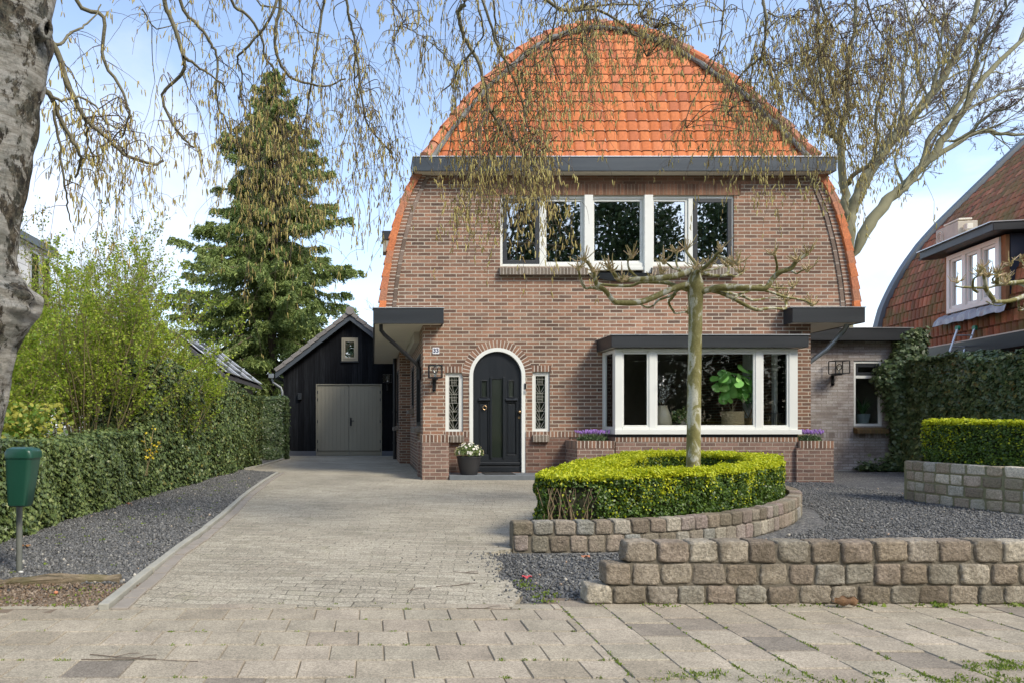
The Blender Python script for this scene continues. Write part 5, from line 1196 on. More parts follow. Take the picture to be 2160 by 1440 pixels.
# ================================================================ GRANITE SETT WALLS
def cube_sphere(n):
    pts = {}; F_ = []
    def vid(p):
        k = tuple(np.round(p, 5)); 
        if k not in pts: pts[k] = len(pts)
        return pts[k]
    for ax in range(3):
        for s in (-1, 1):
            for i in range(n):
                for j in range(n):
                    q = []
                    for a, b in ((i,j),(i+1,j),(i+1,j+1),(i,j+1)):
                        p = np.zeros(3); p[ax] = s; p[(ax+1)%3] = -1+2*a/n; p[(ax+2)%3] = -1+2*b/n; q.append(vid(p))
                    F_.append(q if s > 0 else q[::-1])
    return np.array(list(pts.keys())), np.array(F_)
CS, CF = cube_sphere(9)
# rounded box: pull the corners in
_m = np.abs(CS); e_ = 16.0; CSr = CS / ((_m**e_).sum(1)**(1/e_))[:, None]
def stones(name, items, mat, parent, seed, rough=.05):
    """items: centre, half sizes (w along dir, d, h), angle"""
    rs = RS(seed); V = []; Fc = []; b = 0
    for c, (hw, hd, hh), ang in items:
        p = CSr.copy(); 
        ph = rs.uniform(0, 6.28, (4, 3)); kf = rs.uniform(1.5, 6.5, (4, 3)); am = rough*np.array([1.1, .8, .55, .4])
        nz = sum(am[i]*np.sin(kf[i]@p.T*(1+.9*i) + ph[i, 0]) for i in range(4))
        p = p*(1+nz[:, None]*.30)
        for _ in range(16):
            nn = rs.normal(0, 1, 3); nn /= np.linalg.norm(nn); sup = np.abs(nn).sum(); dd = sup*rs.uniform(.84, 1.0) if np.abs(nn).max() < .9 else sup*rs.uniform(.86, .96); p -= np.clip(p@nn-dd, 0, None)[:, None]*nn
        p = p + rs.normal(0, rough*.16, p.shape)
        p[:, 0] *= 1 + rs.uniform(-.07, .07)*p[:, 2] ; p[:, 2] += rs.uniform(-.06, .06)*p[:, 0]
        p = p*np.array([hw, hd, hh]); ca, sa = math.cos(ang), math.sin(ang)
        q = np.stack([p[:,0]*ca - p[:,1]*sa, p[:,0]*sa + p[:,1]*ca, p[:,2]], 1) + np.array(c)
        V.append(q); Fc.append(CF+b); b += len(q)
    return npobj(name, np.concatenate(V), np.concatenate(Fc), mat, parent, smooth=False)
SETT = [(.24,.195,.14),(.32,.265,.20),(.26,.21,.16),(.38,.33,.255),(.21,.175,.125),(.31,.29,.235),(.33,.27,.21),(.19,.155,.115),(.31,.255,.185),(.29,.29,.26),(.41,.365,.29),(.46,.41,.32),(.15,.12,.09)]
M['sett'] = m_island('granite sett', [mul(c, 1.2) for c in SETT], .88, fine=.48, bs=1.0, bscale=48, spec=.2, finescale=55, big=(5.5, (.13,.105,.07), .5))
M['sett2'] = m_island('granite sett pink', [mul(c, 1.12) for c in SETT] + [(.35,.275,.24),(.37,.31,.265),(.29,.305,.295)], .88, fine=.45, bs=1.0, bscale=48, spec=.2, finescale=55, big=(4.5, (.16,.15,.10), .35))
M['wall_mortar'] = m_plain('sandy mossy mortar', (.15,.13,.095), .95, var=.35, scale=7, bs=.8, bscale=70)
fw = thing('granite_wall', 'long low wall of rough granite setts, three courses, along the pavement', 'garden wall', (2.6, 3.72, 0))
rs = RS(31); items = []; yw0 = 3.655; dep_ = .125
H3 = [(0.0, .098), (.104, .217), (.224, .340)]; X3 = [1.155, 1.255, 1.365]
for r, ((z0, z1), xs) in enumerate(zip(H3, X3)):
    x = xs
    while x < 4.7:
        w_ = rs.uniform(.122, .172); hh_ = (z1-z0)/2*rs.uniform(.92, 1.0); items.append(((x+w_/2, yw0+dep_/2+rs.uniform(-.005, .004), (z0+z1)/2+rs.uniform(-.003,.003)), (w_/2*1.01, dep_/2, hh_*1.02), rs.uniform(-.04,.04))); x += w_ + rs.uniform(.010, .022)
stones('granite_setts', items, M['sett'], fw, 32)
mm = MB()
for i, (z0, z1, xs) in enumerate(((-.05,.099,X3[0]),(.1,.219,X3[1]),(.22,.322,X3[2]))): mm.box(xs+.03, 4.75+.01*i, yw0+.012+.001*i, yw0+dep_-.012-.001*i, z0, z1)
obj('mortar_bed', mm, M['wall_mortar'], fw)
def path_pts(poly, step, rs, jit=.08):
    P_ = np.array(poly); seg = np.linalg.norm(np.diff(P_, axis=0), axis=1); cum = np.concatenate([[0], np.cumsum(seg)]); s = 0; out = []
    while s < cum[-1]:
        w_ = step*(1+rs.uniform(-jit, jit)); a = min(cum[-1], s+w_); m = (s+a)/2
        p = np.array([np.interp(m, cum, P_[:, k]) for k in (0, 1)]); d0 = np.array([np.interp(a, cum, P_[:, k]) for k in (0, 1)]) - np.array([np.interp(s, cum, P_[:, k]) for k in (0, 1)])
        out.append((p, math.atan2(d0[1], d0[0]), (a-s)/2)); s = a+.012
    return out
def smooth_poly(pts, n=3, closed=False):
    P_ = np.array(pts, float)
    for _ in range(n):
        Q = []; m = len(P_)
        rng = range(m) if closed else range(m-1)
        if not closed: Q.append(P_[0])
        for i in rng: a, b = P_[i], P_[(i+1) % m]; Q += [a*.75+b*.25, a*.25+b*.75]
        if not closed: Q.append(P_[-1])
        P_ = np.array(Q)
    return P_
ring = smooth_poly([(1.09,5.34),(2.0,5.38),(2.76,5.68),(3.3,6.02),(3.85,6.5),(4.36,7.05),(4.85,7.75),(5.12,8.5),(4.95,9.4),(4.3,9.95)], 2)
rw_ = thing('curved_granite_wall', 'low curved wall of two granite sett courses round the hedge with the tree', 'garden wall', (3, 5.6, 0))
items = []; rs = RS(41)
for r, (z0, z1) in enumerate(((-.03, .10), (.105, .215))):
    for p, a, hw in path_pts([(1.09+.06*r*0, 5.34)] + [tuple(q) for q in ring[1:]], .15 if r else .145, rs, .12): items.append(((p[0], p[1], (z0+z1)/2), (hw, .062, (z1-z0)/2*rs.uniform(.95,1.03)), a))
items[0] = ((1.155, 5.35, .045), (.055, .07, .062), 0)
stones('granite_setts', items, M['sett2'], rw_, 42, .04)
mm = MB()
for i in range(len(ring)-1):
    a, b_ = ring[i], ring[i+1]; dd = b_-a; L = np.linalg.norm(dd); dd /= L; nn = np.array([-dd[1], dd[0]]); c_ = (a+b_)/2+nn*.004; mm.obox((c_[0], c_[1], .07), (dd[0]*L*.52, dd[1]*L*.52, 0), (nn[0]*.053, nn[1]*.053, 0), (0, 0, .125))
obj('mortar_bed', mm, M['wall_mortar'], rw_)
rc = (9.5, 8.6); R0 = 2.35
rw2 = thing('round_granite_wall', 'round raised bed wall of four granite sett courses at the right edge', 'garden wall', (rc[0], rc[1], -.03))
items = []; rs = RS(51)
for r in range(4):
    z0 = -.04+r*.135; tt = rs.uniform(0, .05)
    th = 2.92 + tt
    while th < 5.2:
        wv_ = rs.uniform(.135, .20); thm = th+wv_/2/R0; items.append(((rc[0]+R0*math.cos(thm), rc[1]+R0*math.sin(thm), z0+.064), (wv_/2, .07, .062*rs.uniform(.93,1.02)), thm+math.pi/2)); th += (wv_+.018)/R0
stones('granite_setts', items, m_island('mossy beige sett', [mul(c, 1.5) for c in SETT+[(.34,.30,.20)]], .88, fine=.4, bs=.8, bscale=55, spec=.2, finescale=55, big=(4.5, (.24,.23,.13), .35)), rw2, 52, .045)
mm = MB(); T = np.linspace(2.92, 5.25, 60); V = []
for t in T:
    for r_, z in ((R0+.057, -.1), (R0+.057, .48), (R0-.05, .48), (R0-.05, -.1)): V.append((rc[0]+r_*math.cos(t), rc[1]+r_*math.sin(t), z))
mm.add(V, [(4*i+a, 4*i+(a+1)%4, 4*i+4+(a+1)%4, 4*i+4+a) for i in range(59) for a in range(4)]); obj('mortar_bed', mm, m_plain('green mossy mortar', (.24,.23,.13), .95, var=.35, scale=7, bs=.8, bscale=70), rw2)
obj('bed_soil', MB().lathe((rc[0], rc[1]-.3, 0), [(R0-.42, 0), (R0-.42, .44)], 40), M['soil'], rw2)
sb_ = MB(); pp = [(float(x), float(y)) for x, y in ring[1:]] + [(3.6,9.95),(3.1,9.0),(2.4,7.7),(1.6,6.3),(1.2,5.5)]
tr = tessellate_polygon([[Vector((x, y, 0)) for x, y in pp]]); sb_.add([(x, y, .16) for x, y in pp], [tuple(t) for t in tr]); obj('bed_soil', sb_, M['soil'], rw_)

# ================================================================ FOLIAGE
DIAMOND = np.array([(0,-.5,0),(.34,-.05,.06),(.28,.22,.05),(0,.5,0),(-.28,.22,.05),(-.34,-.05,.06)])
NARROW = np.array([(0,-.5,0),(.16,-.1,.03),(.13,.25,.03),(0,.5,0),(-.13,.25,.03),(-.16,-.1,.03)])
NEEDLE = np.array([(-.10,-.5,0),(.10,-.5,0),(.06,.5,0),(-.06,.5,0)])
IVY = np.array([(0,-.38,0),(.42,-.45,.05),(.30,-.12,.05),(.52,.14,.02),(.20,.20,.06),(0,.55,-.02),(-.20,.20,.06),(-.52,.14,.02),(-.30,-.12,.05),(-.42,-.45,.05)])
OVAL = np.array([(0,-.5,0),(.25,-.35,.05),(.36,0,.07),(.25,.35,.03),(0,.5,-.03),(-.25,.35,.03),(-.36,0,.07),(-.25,-.35,.05)])
def leaves(name, Pt, Nr, size, mat, parent=None, shape=DIAMOND, jit=.5, up=None, rs=None, **kw):
    rs = rs or RS(1); n = len(Pt); Nn = Nr + rs.normal(0, jit, (n, 3)); Nn /= np.linalg.norm(Nn, axis=1, keepdims=True)+1e-9
    T = rs.normal(0, 1, (n, 3)) if up is None else up + rs.normal(0, .35, (n, 3))
    T -= Nn*(T*Nn).sum(1, keepdims=True); T /= np.linalg.norm(T, axis=1, keepdims=True)+1e-9; B = np.cross(T, Nn)
    k = len(shape); size = np.asarray(size); size = size if size.ndim else np.full(n, float(size))
    V = Pt[:, None, :] + size[:, None, None]*(shape[None, :, 0:1]*B[:, None, :] + shape[None, :, 1:2]*T[:, None, :] + shape[None, :, 2:3]*Nn[:, None, :])
    Fc = np.arange(n*k).reshape(n, k); return npobj(name, V.reshape(-1, 3), Fc, mat, parent, **kw)
def inpoly(P_, poly):
    x, y = P_[:, 0], P_[:, 1]; r = np.zeros(len(P_), bool); poly = np.array(poly); j = len(poly)-1
    for i in range(len(poly)):
        xi, yi = poly[i]; xj, yj = poly[j]; c_ = ((yi > y) != (yj > y)) & (x < (xj-xi)*(y-yi)/(yj-yi+1e-12)+xi); r ^= c_; j = i
    return r
def samp_path(poly, n, rs, closed=True):
    P_ = np.array(poly); 
    if closed: P_ = np.vstack([P_, P_[:1]])
    seg = np.linalg.norm(np.diff(P_, axis=0), axis=1); cum = np.concatenate([[0], np.cumsum(seg)]); s = rs.uniform(0, cum[-1], n)
    i = np.clip(np.searchsorted(cum, s)-1, 0, len(seg)-1); t = (s-cum[i])/seg[i]; d_ = np.diff(P_, axis=0)[i]/seg[i][:, None]
    return P_[i] + np.diff(P_, axis=0)[i]*t[:, None], np.stack([d_[:, 1], -d_[:, 0]], 1), s

def bump_noise(P_, rs, n=10, f=3.0, a=1.0):
    out = np.zeros(len(P_))
    for _ in range(n): k = rs.normal(0, f, 3); out += np.sin(P_@k + rs.uniform(0, 6.28))
    return a*out/math.sqrt(n)

M['box_old'] = m_island('box leaf', [(.03,.065,.012),(.06,.12,.018),(.10,.17,.02),(.045,.09,.015),(.15,.23,.02)], .42, transl=.2)
M['box_new'] = m_island('new box leaf', [(.40,.46,.015),(.54,.58,.02),(.63,.64,.03),(.27,.37,.015)], .5, transl=.35)
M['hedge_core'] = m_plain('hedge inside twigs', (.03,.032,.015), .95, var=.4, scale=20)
def box_hedge(name, outer, inner, zb, zt, lab, parentloc, dens, seed, leaf=.021, cut=None):
    rs = RS(seed); root = thing(name, lab, 'hedge', parentloc); Po = np.array(outer)
    # sides
    segs = []
    for poly, sgn in ((outer, 1), (inner, -1)):
        if poly is None: continue
        P_ = np.array(poly); per = np.linalg.norm(np.diff(np.vstack([P_, P_[:1]]), axis=0), axis=1).sum(); n = int(per*(zt-zb)*dens)
        p, nr, s = samp_path(poly, n, rs); z = zb + (zt-zb)*rs.uniform(0, 1, n)**.92
        q = np.column_stack([p, z]); N3 = np.column_stack([nr*sgn, np.full(n, .25)])
        d_ = bump_noise(q, rs, 12, 5, .022) + bump_noise(q, rs, 12, 18, .016); dpt = rs.exponential(.028, n)
        q = q + N3*np.array([1,1,0])*(d_-dpt+.012)[:, None]; segs.append((q, N3, z))
    q = np.concatenate([s_[0] for s_ in segs]); N3 = np.concatenate([s_[1] for s_ in segs]); z = np.concatenate([s_[2] for s_ in segs])
    # bare twiggy gap low on the left
    keep = np.ones(len(q), bool)
    if cut is not None: keep = ~((np.hypot(q[:,0]-cut[0], q[:,1]-cut[1]) < cut[2]) & (rs.uniform(0,1,len(q)) < .85) & (z < zt-.10))
    pn_ = bump_noise(q, rs, 14, 9, 1.0)*.18 + ((z-zb)/(zt-zb))*.34 + rs.normal(0, .22, len(q))
    new = (pn_ > .42) | (z > zt-.035)
    a = keep & ~new; b = keep & new
    leaves('old_foliage', q[a], N3[a], rs.uniform(.7, 1.3, a.sum())*leaf, M['box_old'], root, OVAL, .75, rs=rs)
    mn, mx = Po.min(0), Po.max(0); n = int((mx-mn).prod()*dens*1.5); t = np.column_stack([rs.uniform(mn[0], mx[0], n), rs.uniform(mn[1], mx[1], n)])
    ok = inpoly(t, outer) & (~inpoly(t, inner) if inner is not None else True); t = t[ok]
    tz = zt + bump_noise(np.column_stack([t, t[:,0]*0]), rs, 12, 4, .014) + bump_noise(np.column_stack([t, t[:,0]*0]), rs, 14, 22, .010) + rs.normal(0, .014, len(t)); tq = np.column_stack([t, tz])
    Q = np.concatenate([q[b], tq]); NN = np.concatenate([N3[b]*.6+np.array([0,0,.5]), np.tile([0,0,.7], (len(tq), 1))])
    up = np.concatenate([np.tile([0,0,1.], (b.sum(), 1)), rs.normal(0, .8, (len(tq), 3)) + np.array([0,0,1.2])])
    leaves('new_growth', Q, NN, rs.uniform(.75, 1.4, len(Q))*leaf*.95, M['box_new'], root, OVAL, .8, up=up, rs=rs)
    # core
    def inset(poly, k): 
        P_ = np.array(poly); T = np.roll(P_, -1, 0)-np.roll(P_, 1, 0); T /= np.linalg.norm(T, axis=1, keepdims=True); return P_ - np.stack([T[:,1], -T[:,0]], 1)*k
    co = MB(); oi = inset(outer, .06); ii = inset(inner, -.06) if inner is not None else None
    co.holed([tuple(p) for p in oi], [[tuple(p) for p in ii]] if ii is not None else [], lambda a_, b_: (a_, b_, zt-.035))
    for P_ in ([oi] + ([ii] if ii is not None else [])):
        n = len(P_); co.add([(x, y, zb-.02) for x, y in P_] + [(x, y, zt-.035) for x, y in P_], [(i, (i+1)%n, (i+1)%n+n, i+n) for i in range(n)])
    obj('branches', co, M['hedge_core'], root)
    return root
oh = smooth_poly([(1.40,5.52),(2.0,5.50),(2.76,5.80),(3.3,6.13),(3.76,6.6),(4.30,7.2),(4.78,7.85),(5.08,8.6),(4.95,9.5),(4.35,10.1),(3.75,9.9),(3.15,8.9),(2.5,7.6),(1.78,6.4),(1.38,5.78)], 2, True)
ih = smooth_poly([(2.05,6.0),(2.6,6.02),(3.1,6.22),(3.65,6.75),(4.2,7.45),(4.62,8.3),(4.55,9.2),(4.1,9.6),(3.72,9.25),(3.2,8.2),(2.7,7.2),(2.2,6.35)], 2, True)
box_hedge('box_hedge', oh, ih, .16, .56, 'clipped yellow-green box hedge ring round the pollarded tree on the curved wall', (3.2, 7.2, .16), 13500, 61, cut=(1.62, 5.5, .2))
T = np.linspace(0, 2*math.pi, 60)[:-1]; ro = [(rc[0]+2.24*math.cos(t), rc[1]+2.24*math.sin(t)) for t in T]; ri = [(rc[0]+1.7*math.cos(t), rc[1]+1.7*math.sin(t)) for t in T]
T = np.linspace(2.96, 5.1, 40); seg_o = [(rc[0]+2.24*math.cos(t), rc[1]+2.24*math.sin(t)) for t in T]; seg_i = [(rc[0]+1.7*math.cos(t), rc[1]+1.7*math.sin(t)) for t in T[::-1]]
box_hedge('box_hedge', [tuple(p) for p in seg_o+seg_i], None, .46, 1.0, 'clipped box hedge on the round four-course granite bed at the right edge', (rc[0], rc[1], .46), 8500, 62, leaf=.025)
tw = MB(); rs = RS(63)
for k in range(26):
    x = 1.52+rs.uniform(-.13,.25); y = 5.52+rs.uniform(-.0,.10); p = [np.array([x, y, .15])]
    for j in range(4): p.append(p[-1]+np.array([rs.uniform(-.035,.035), rs.uniform(-.03,.015), .075]))
    tw.tube(p, [.005,.0045,.004,.003,.002], 5)
objs('bare_stem', tw, m_plain('bare box stems', (.26,.19,.11), .8, var=.3), bpy.data.objects['box_hedge'])

# ivy hedges
def ivymat(name, cols): return m_island(name, cols, .38, transl=.12, spec=.45)
M['ivy'] = ivymat('ivy leaf', [(.045,.075,.03),(.08,.125,.045),(.12,.175,.065),(.06,.095,.035),(.19,.24,.10),(.095,.14,.055)])
M['ivy_bright'] = ivymat('ivy leaf mid', [(.09,.14,.04),(.16,.22,.065),(.22,.28,.09),(.12,.18,.05),(.33,.37,.13)])
M['ivy_dark'] = ivymat('dark ivy leaf', [(.04,.07,.025),(.07,.115,.04),(.11,.165,.06),(.055,.09,.035),(.22,.26,.11)])
M['ivy_yellow'] = ivymat('bronzed ivy leaf', [(.20,.19,.05),(.26,.22,.06),(.15,.17,.04),(.22,.14,.05)])
def ivy_face(pts0, pts1, zfun, n, rs, depth=.09, side=1):
    """vertical face from ground path pts0->pts1 with top height zfun(t); returns points, normals, t, z fraction"""
    t = rs.uniform(0, 1, n); a = np.array(pts0); b = np.array(pts1); g = a + (b-a)*t[:, None]; d_ = (b-a)/np.linalg.norm(b-a); nr = np.array([d_[1], -d_[0]])*side
    zt = zfun(t); zf = rs.uniform(0, 1, n); z = zf*zt; q = np.column_stack([g, z])
    o = bump_noise(q, rs, 14, 2.2, .06) + bump_noise(q, rs, 14, 7, .03) - rs.exponential(depth*.4, n) - .12*np.clip(zf-.85, 0, 1)*4*.3
    q[:, :2] += nr*o[:, None]; return q, np.column_stack([np.tile(nr, (n, 1)), np.full(n, .45)]), t, zf
def hedge(name, lab, a, b, zf, width, n, ntop, size, mat, seed, shape=IVY, mix=None, group=None, endcap=True):
    rs = RS(seed); root = thing(name, lab, 'hedge', ((a[0]+b[0])/2, (a[1]+b[1])/2, 0), group)
    q, N3, t, f = ivy_face(a, b, zf, n, rs)
    d_ = np.array(b)-np.array(a); L = np.linalg.norm(d_); d_ = d_/L; nr = np.array([d_[1], -d_[0]])
    tt = rs.uniform(0, 1, ntop); w_ = rs.uniform(0, width, ntop); g = np.array(a)+(np.array(b)-np.array(a))*tt[:, None] - nr*w_[:, None]
    qt = np.column_stack([g, zf(tt)]); qt[:, 2] += bump_noise(qt, rs, 14, 3.0, .045) + rs.normal(0, .02, ntop) - .0
    P_ = [q, qt]; NN = [N3, np.tile([0,0,1.], (ntop, 1)) + np.array([nr[0]*.3, nr[1]*.3, 0])]
    if endcap:
        for e, sg in ((a, -1), (b, 1)):
            ne = int(n*width/L*1.0); w_ = rs.uniform(0, width, ne); zz_ = rs.uniform(0, 1, ne)*zf(np.full(ne, 0. if sg < 0 else 1.)); g = np.array(e)-nr*w_[:, None] + d_*sg*(rs.normal(0, .03, ne))[:, None]
            P_.append(np.column_stack([g, zz_])); NN.append(np.tile([d_[0]*sg, d_[1]*sg, .4], (ne, 1)))
    P_ = np.concatenate(P_); NN = np.concatenate(NN); sz = size(P_) if callable(size) else size*rs.uniform(.6, 1.3, len(P_))
    ms = mix or [(mat, 1.0)]; r = rs.uniform(0, 1, len(P_)) + bump_noise(P_, rs, 10, 1.6, .10); edges = np.cumsum([m_[1] for m_ in ms]); lo = -9
    for i, (m_, w_) in enumerate(ms):
        hi = edges[i] if i < len(ms)-1 else 9; s_ = (r >= lo) & (r < hi); lo = hi
        leaves('foliage', P_[s_], NN[s_], sz[s_], m_, root, shape, .42, up=np.tile([0,0,-1.], (s_.sum(), 1)), rs=rs)
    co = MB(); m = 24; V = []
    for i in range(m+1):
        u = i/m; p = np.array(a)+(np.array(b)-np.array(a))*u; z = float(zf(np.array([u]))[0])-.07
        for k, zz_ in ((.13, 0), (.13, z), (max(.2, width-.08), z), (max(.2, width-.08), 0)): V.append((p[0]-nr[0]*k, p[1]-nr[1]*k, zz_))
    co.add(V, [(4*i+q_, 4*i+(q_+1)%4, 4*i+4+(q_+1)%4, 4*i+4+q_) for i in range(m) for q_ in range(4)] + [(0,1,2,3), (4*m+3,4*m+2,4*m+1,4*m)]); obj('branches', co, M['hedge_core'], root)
    return root
hA, hB, hC = (-3.12, 3.2), (-2.98, 9.3), (-2.72, 16.6)
# walking away from the viewer the open side is to the right (+x)
hedge('ivy_hedge', 'low green ivy hedge behind the bin, left of the gravel strip', hA, hB, lambda t: .74+.10*t+.04*np.sin(t*17)+.25*np.clip((t-.86)/.14, 0, 1)**2, .6, 26000, 6000, lambda P_: (.036+.012*np.sin(P_[:,1]*40+P_[:,2]*90)), None, 71, mix=[(M['ivy'], .35), (M['ivy_bright'], .65)])
hedge('ivy_hedge', 'tall ivy-covered hedge leading to the garage, middle of three', hB, hC, lambda t: 1.86-.22*t+.06*np.sin(t*13), .9, 34000, 6500, lambda P_: .046+.016*np.sin(P_[:,1]*40+P_[:,2]*90), None, 72, mix=[(M['ivy'], .62), (M['ivy_bright'], .24), (M['ivy_yellow'], .05), (M['ivy_dark'], .09)])
hedge('ivy_hedge', 'dark square ivy hedge block touching the black garage', (-3.6, 18.95), (-2.48, 18.95), lambda t: 1.72+.0*t, .75, 6500, 1200, .06, None, 73, mix=[(M['ivy_dark'], .7), (M['ivy'], .3)])
# right boundary hedge: visible face looks to -x, so run it towards the viewer
hedge('ivy_hedge', 'tall dark ivy hedge at the right below the ladder and the old tiled roof', (11.28, 14.9), (11.1, 8.0), lambda t: 2.22+.10*np.sin(t*9)+.05*np.sin(t*31), .8, 26000, 5200, .085, None, 74, mix=[(M['ivy_dark'], .62), (M['ivy'], .28), (M['ivy_yellow'], .05), (M['ivy_bright'], .05)])
# ivy climbing the annex corner
rs = RS(75); root = thing('climbing_ivy', 'ivy climbing the right corner of the pale annex up to its roof', 'climber', (11.3, 14.6, 0)); n = 7500
z = rs.uniform(-.03, 2.95, n); cxr = 11.45 - .0*z; wid = np.interp(z, [0,.3,.8,1.6,1.9,2.25,2.5,2.95],[.45,.30,.22,.38,.60,.42,.32,.26]); th = rs.uniform(math.pi*.95, math.pi*2.05, n)
cxx = np.interp(z, [0,2.2,2.4,2.95],[11.45,11.35,11.5,11.62]); q = np.column_stack([cxx+wid*np.cos(th)*rs.uniform(.6,1.05,n), 14.62+.22*np.sin(th), z]); q += rs.normal(0, .035, (n, 3)); q[:,1] = np.minimum(q[:,1], 14.72)
leaves('foliage', q, np.column_stack([np.cos(th)*.6, np.sin(th), np.full(n, .45)]), rs.uniform(.05, .105, n), M['ivy'], root, IVY, .45, up=np.tile([0,0,-1.], (n, 1)), rs=rs)
m_ = 600; q = np.column_stack([rs.uniform(10.4, 11.4, m_), rs.uniform(14.35, 14.7, m_), rs.exponential(.05, m_)]); leaves('low_foliage', q, np.tile([0,-.4,1.], (m_, 1)), rs.uniform(.05, .09, m_), M['ivy_dark'], root, IVY, .5, rs=rs)
st = MB(); st.tube([(11.5,14.6,0),(11.4,14.62,.8),(11.5,14.63,1.6),(11.45,14.62,2.2),(11.6,14.6,2.9)], [.05,.045,.04,.03,.02], 7); obj('stem', st, m_plain('ivy stem', (.12,.08,.05), .9), root)

# ================================================================ INDOOR AND POTTED PLANTS
bzt = bz0+.0125
def at(px, Y): return PXx(px, Y)
# daisies
rs = RS(81); n = 2600; cz = .083+h_+.04
th = rs.uniform(0, 6.28, n); ph = np.arccos(rs.uniform(-.15, 1, n)); r = .245*rs.uniform(.55, 1, n)
q = np.column_stack([pxc+r*np.sin(ph)*np.cos(th)*1.05, Yp+r*np.sin(ph)*np.sin(th)*1.05, cz+r*.72*np.cos(ph)]); leaves('foliage', q, q-np.array([pxc,Yp,cz-.1]), rs.uniform(.022,.045,n), M['ivy_bright'], pt, NARROW, .8, rs=rs)
n = 96
for i in range(n):
    fl = MB(); ce = MB()
    t = rs.uniform(0, 6.28); p_ = math.acos(rs.uniform(.0, 1)); d_ = np.array([math.sin(p_)*math.cos(t), math.sin(p_)*math.sin(t), math.cos(p_)*.8]); c_ = np.array([pxc, Yp, cz])+d_*.262
    a = np.cross(d_, [0.3,0.1,1]); a /= np.linalg.norm(a); b_ = np.cross(d_, a); b_ /= np.linalg.norm(b_); R_ = rs.uniform(.016, .024); V = []
    for k in range(16): rr_ = R_*(1 if k % 2 else .62); V.append(c_+rr_*(a*math.cos(k*math.pi/8)+b_*math.sin(k*math.pi/8)))
    fl.add(V, [tuple(range(16))]); ce.tube([c_-d_*.003, c_+d_*.005], R_*.30, 6)
    if i == 0: mp1, mp2 = m_plain('white petal', (.82,.82,.80), .6, var=.05), m_plain('yellow centre', (.6,.45,.03), .7)
    o_ = obj('daisy', fl, mp1, pt); obj('centre', ce, mp2, o_)
# lavender
for (pxa, lab, kx, wx) in ((1250, 'purple flowering lavender in the brick planter left of the bay window', 0, .27), (1706, 'purple flowering lavender in the brick planter right of the bay window', 1, .21)):
    Yl = 12.05; x0 = PXx(pxa, Yl); zt_ = PZ(929, 11.82)-.03; root = thing('lavender', lab, 'plant', (x0, Yl, zt_), 'lavender plants in the brick planters'); rs = RS(82+kx); n = 1600
    u = rs.uniform(-1, 1, (n, 2)); u = u[(u**2).sum(1) < 1]; n = len(u); z = zt_+rs.uniform(0, .12, n)*(1-.4*(u**2).sum(1)); q = np.column_stack([x0+u[:,0]*wx, Yl+u[:,1]*.13, z])
    leaves('foliage', q, rs.normal(0, 1, (n, 3)), rs.uniform(.05,.09,n), m_island('lavender leaf', [(.08,.13,.05),(.14,.20,.08),(.06,.11,.05)], .6, transl=.1), root, NARROW*np.array([.6,1,1]), .3, up=np.tile([0,0,1.], (n,1))+np.column_stack([u*.5, np.zeros(n)]), rs=rs)
    n = 150; u = rs.uniform(-1, 1, (n, 2)); u = u[(u**2).sum(1) < 1]; sp = MB(); stx = MB()
    for a, b_ in u:
        p0 = np.array([x0+a*wx*.95, Yl+b_*.12, zt_+.09]); p1 = p0+np.array([a*.05, b_*.03, rs.uniform(.05,.10)]); stx.tube([p0, p1], .0015, 3); sp.tube([p1, p1+np.array([0,0,.012]), p1+np.array([a*.008,0,.035]), p1+np.array([a*.01,0,.048])], [.004,.010,.009,.003], 6)
    objs('flower_spike', sp, m_island('lavender flower', [(.22,.10,.36),(.32,.18,.48),(.17,.08,.28)], .6), root); obj('stalks', stx, m_plain('lavender stalk', (.12,.18,.08), .7), root, kind='stuff')
# vase with white blossom twigs
vx, vy = at(1397, 12.15), 12.15
vs_ = thing('vase', 'large glossy beige vase holding white blossom twigs on the window board', 'vase', (vx, vy, bzt)); b = MB()
b.lathe((vx, vy, bzt), [(.10,0),(.145,.03),(.162,.10),(.15,.20),(.115,.31),(.085,.40),(.09,.415),(.075,.41),(.07,.38)], 32); obj('body', b, m_plain('beige glaze', (.62,.54,.40), .18, var=.15), vs_, smooth='full')
tw = MB(); pts_ = []; rs = RS(91)
for k in range(6):
    p = [np.array([vx, vy, bzt+.38])]; d_ = np.array([rs.uniform(-.35,.25), rs.uniform(-.25,.15), 1.0]); L = rs.uniform(.10, .16) if k else .15
    for j in range(5): d_ = d_+rs.normal(0, .22, 3)*[1,1,.3]; p.append(p[-1]+d_/np.linalg.norm(d_)*L*.8); pts_ += [p[-1]+rs.normal(0,.03,3) for _ in range(11)]
    tw.tube(p, [.006,.005,.004,.003,.003,.002], 5)
objs('twig', tw, m_plain('twig brown', (.10,.06,.04), .8), vs_); pts_ = np.array(pts_); leaves('blossom', pts_, rs.normal(0,1,pts_.shape), rs.uniform(.014,.03,len(pts_)), m_plain('white blossom', (.8,.8,.76), .7, var=.03), vs_, OVAL, .5, rs=rs)
# small trailing plant in a low bowl
bx, by_ = at(1441, 12.1), 12.1; t = thing('bowl_plant', 'leafy green plant in a low pale bowl beside the vase', 'house plant', (bx, by_, bzt)); b = MB(); b.lathe((bx, by_, bzt), [(.06,0),(.075,.02),(.04,.03),(.09,.05),(.11,.10),(.10,.13),(.08,.12)], 24); obj('bowl', b, m_plain('pale bowl glaze', (.42,.38,.31), .3), t, smooth='full')
rs = RS(92); n = 260; q = np.column_stack([bx-.03+rs.normal(0,.085,n), by_+rs.normal(0,.05,n), bzt+.20+rs.normal(0,.075,n)]); leaves('foliage', q, rs.normal(0,.6,(n,3))+np.array([0,-.7,.6]), rs.uniform(.05,.085,n), M['ivy_bright'], t, OVAL, .4, rs=rs)
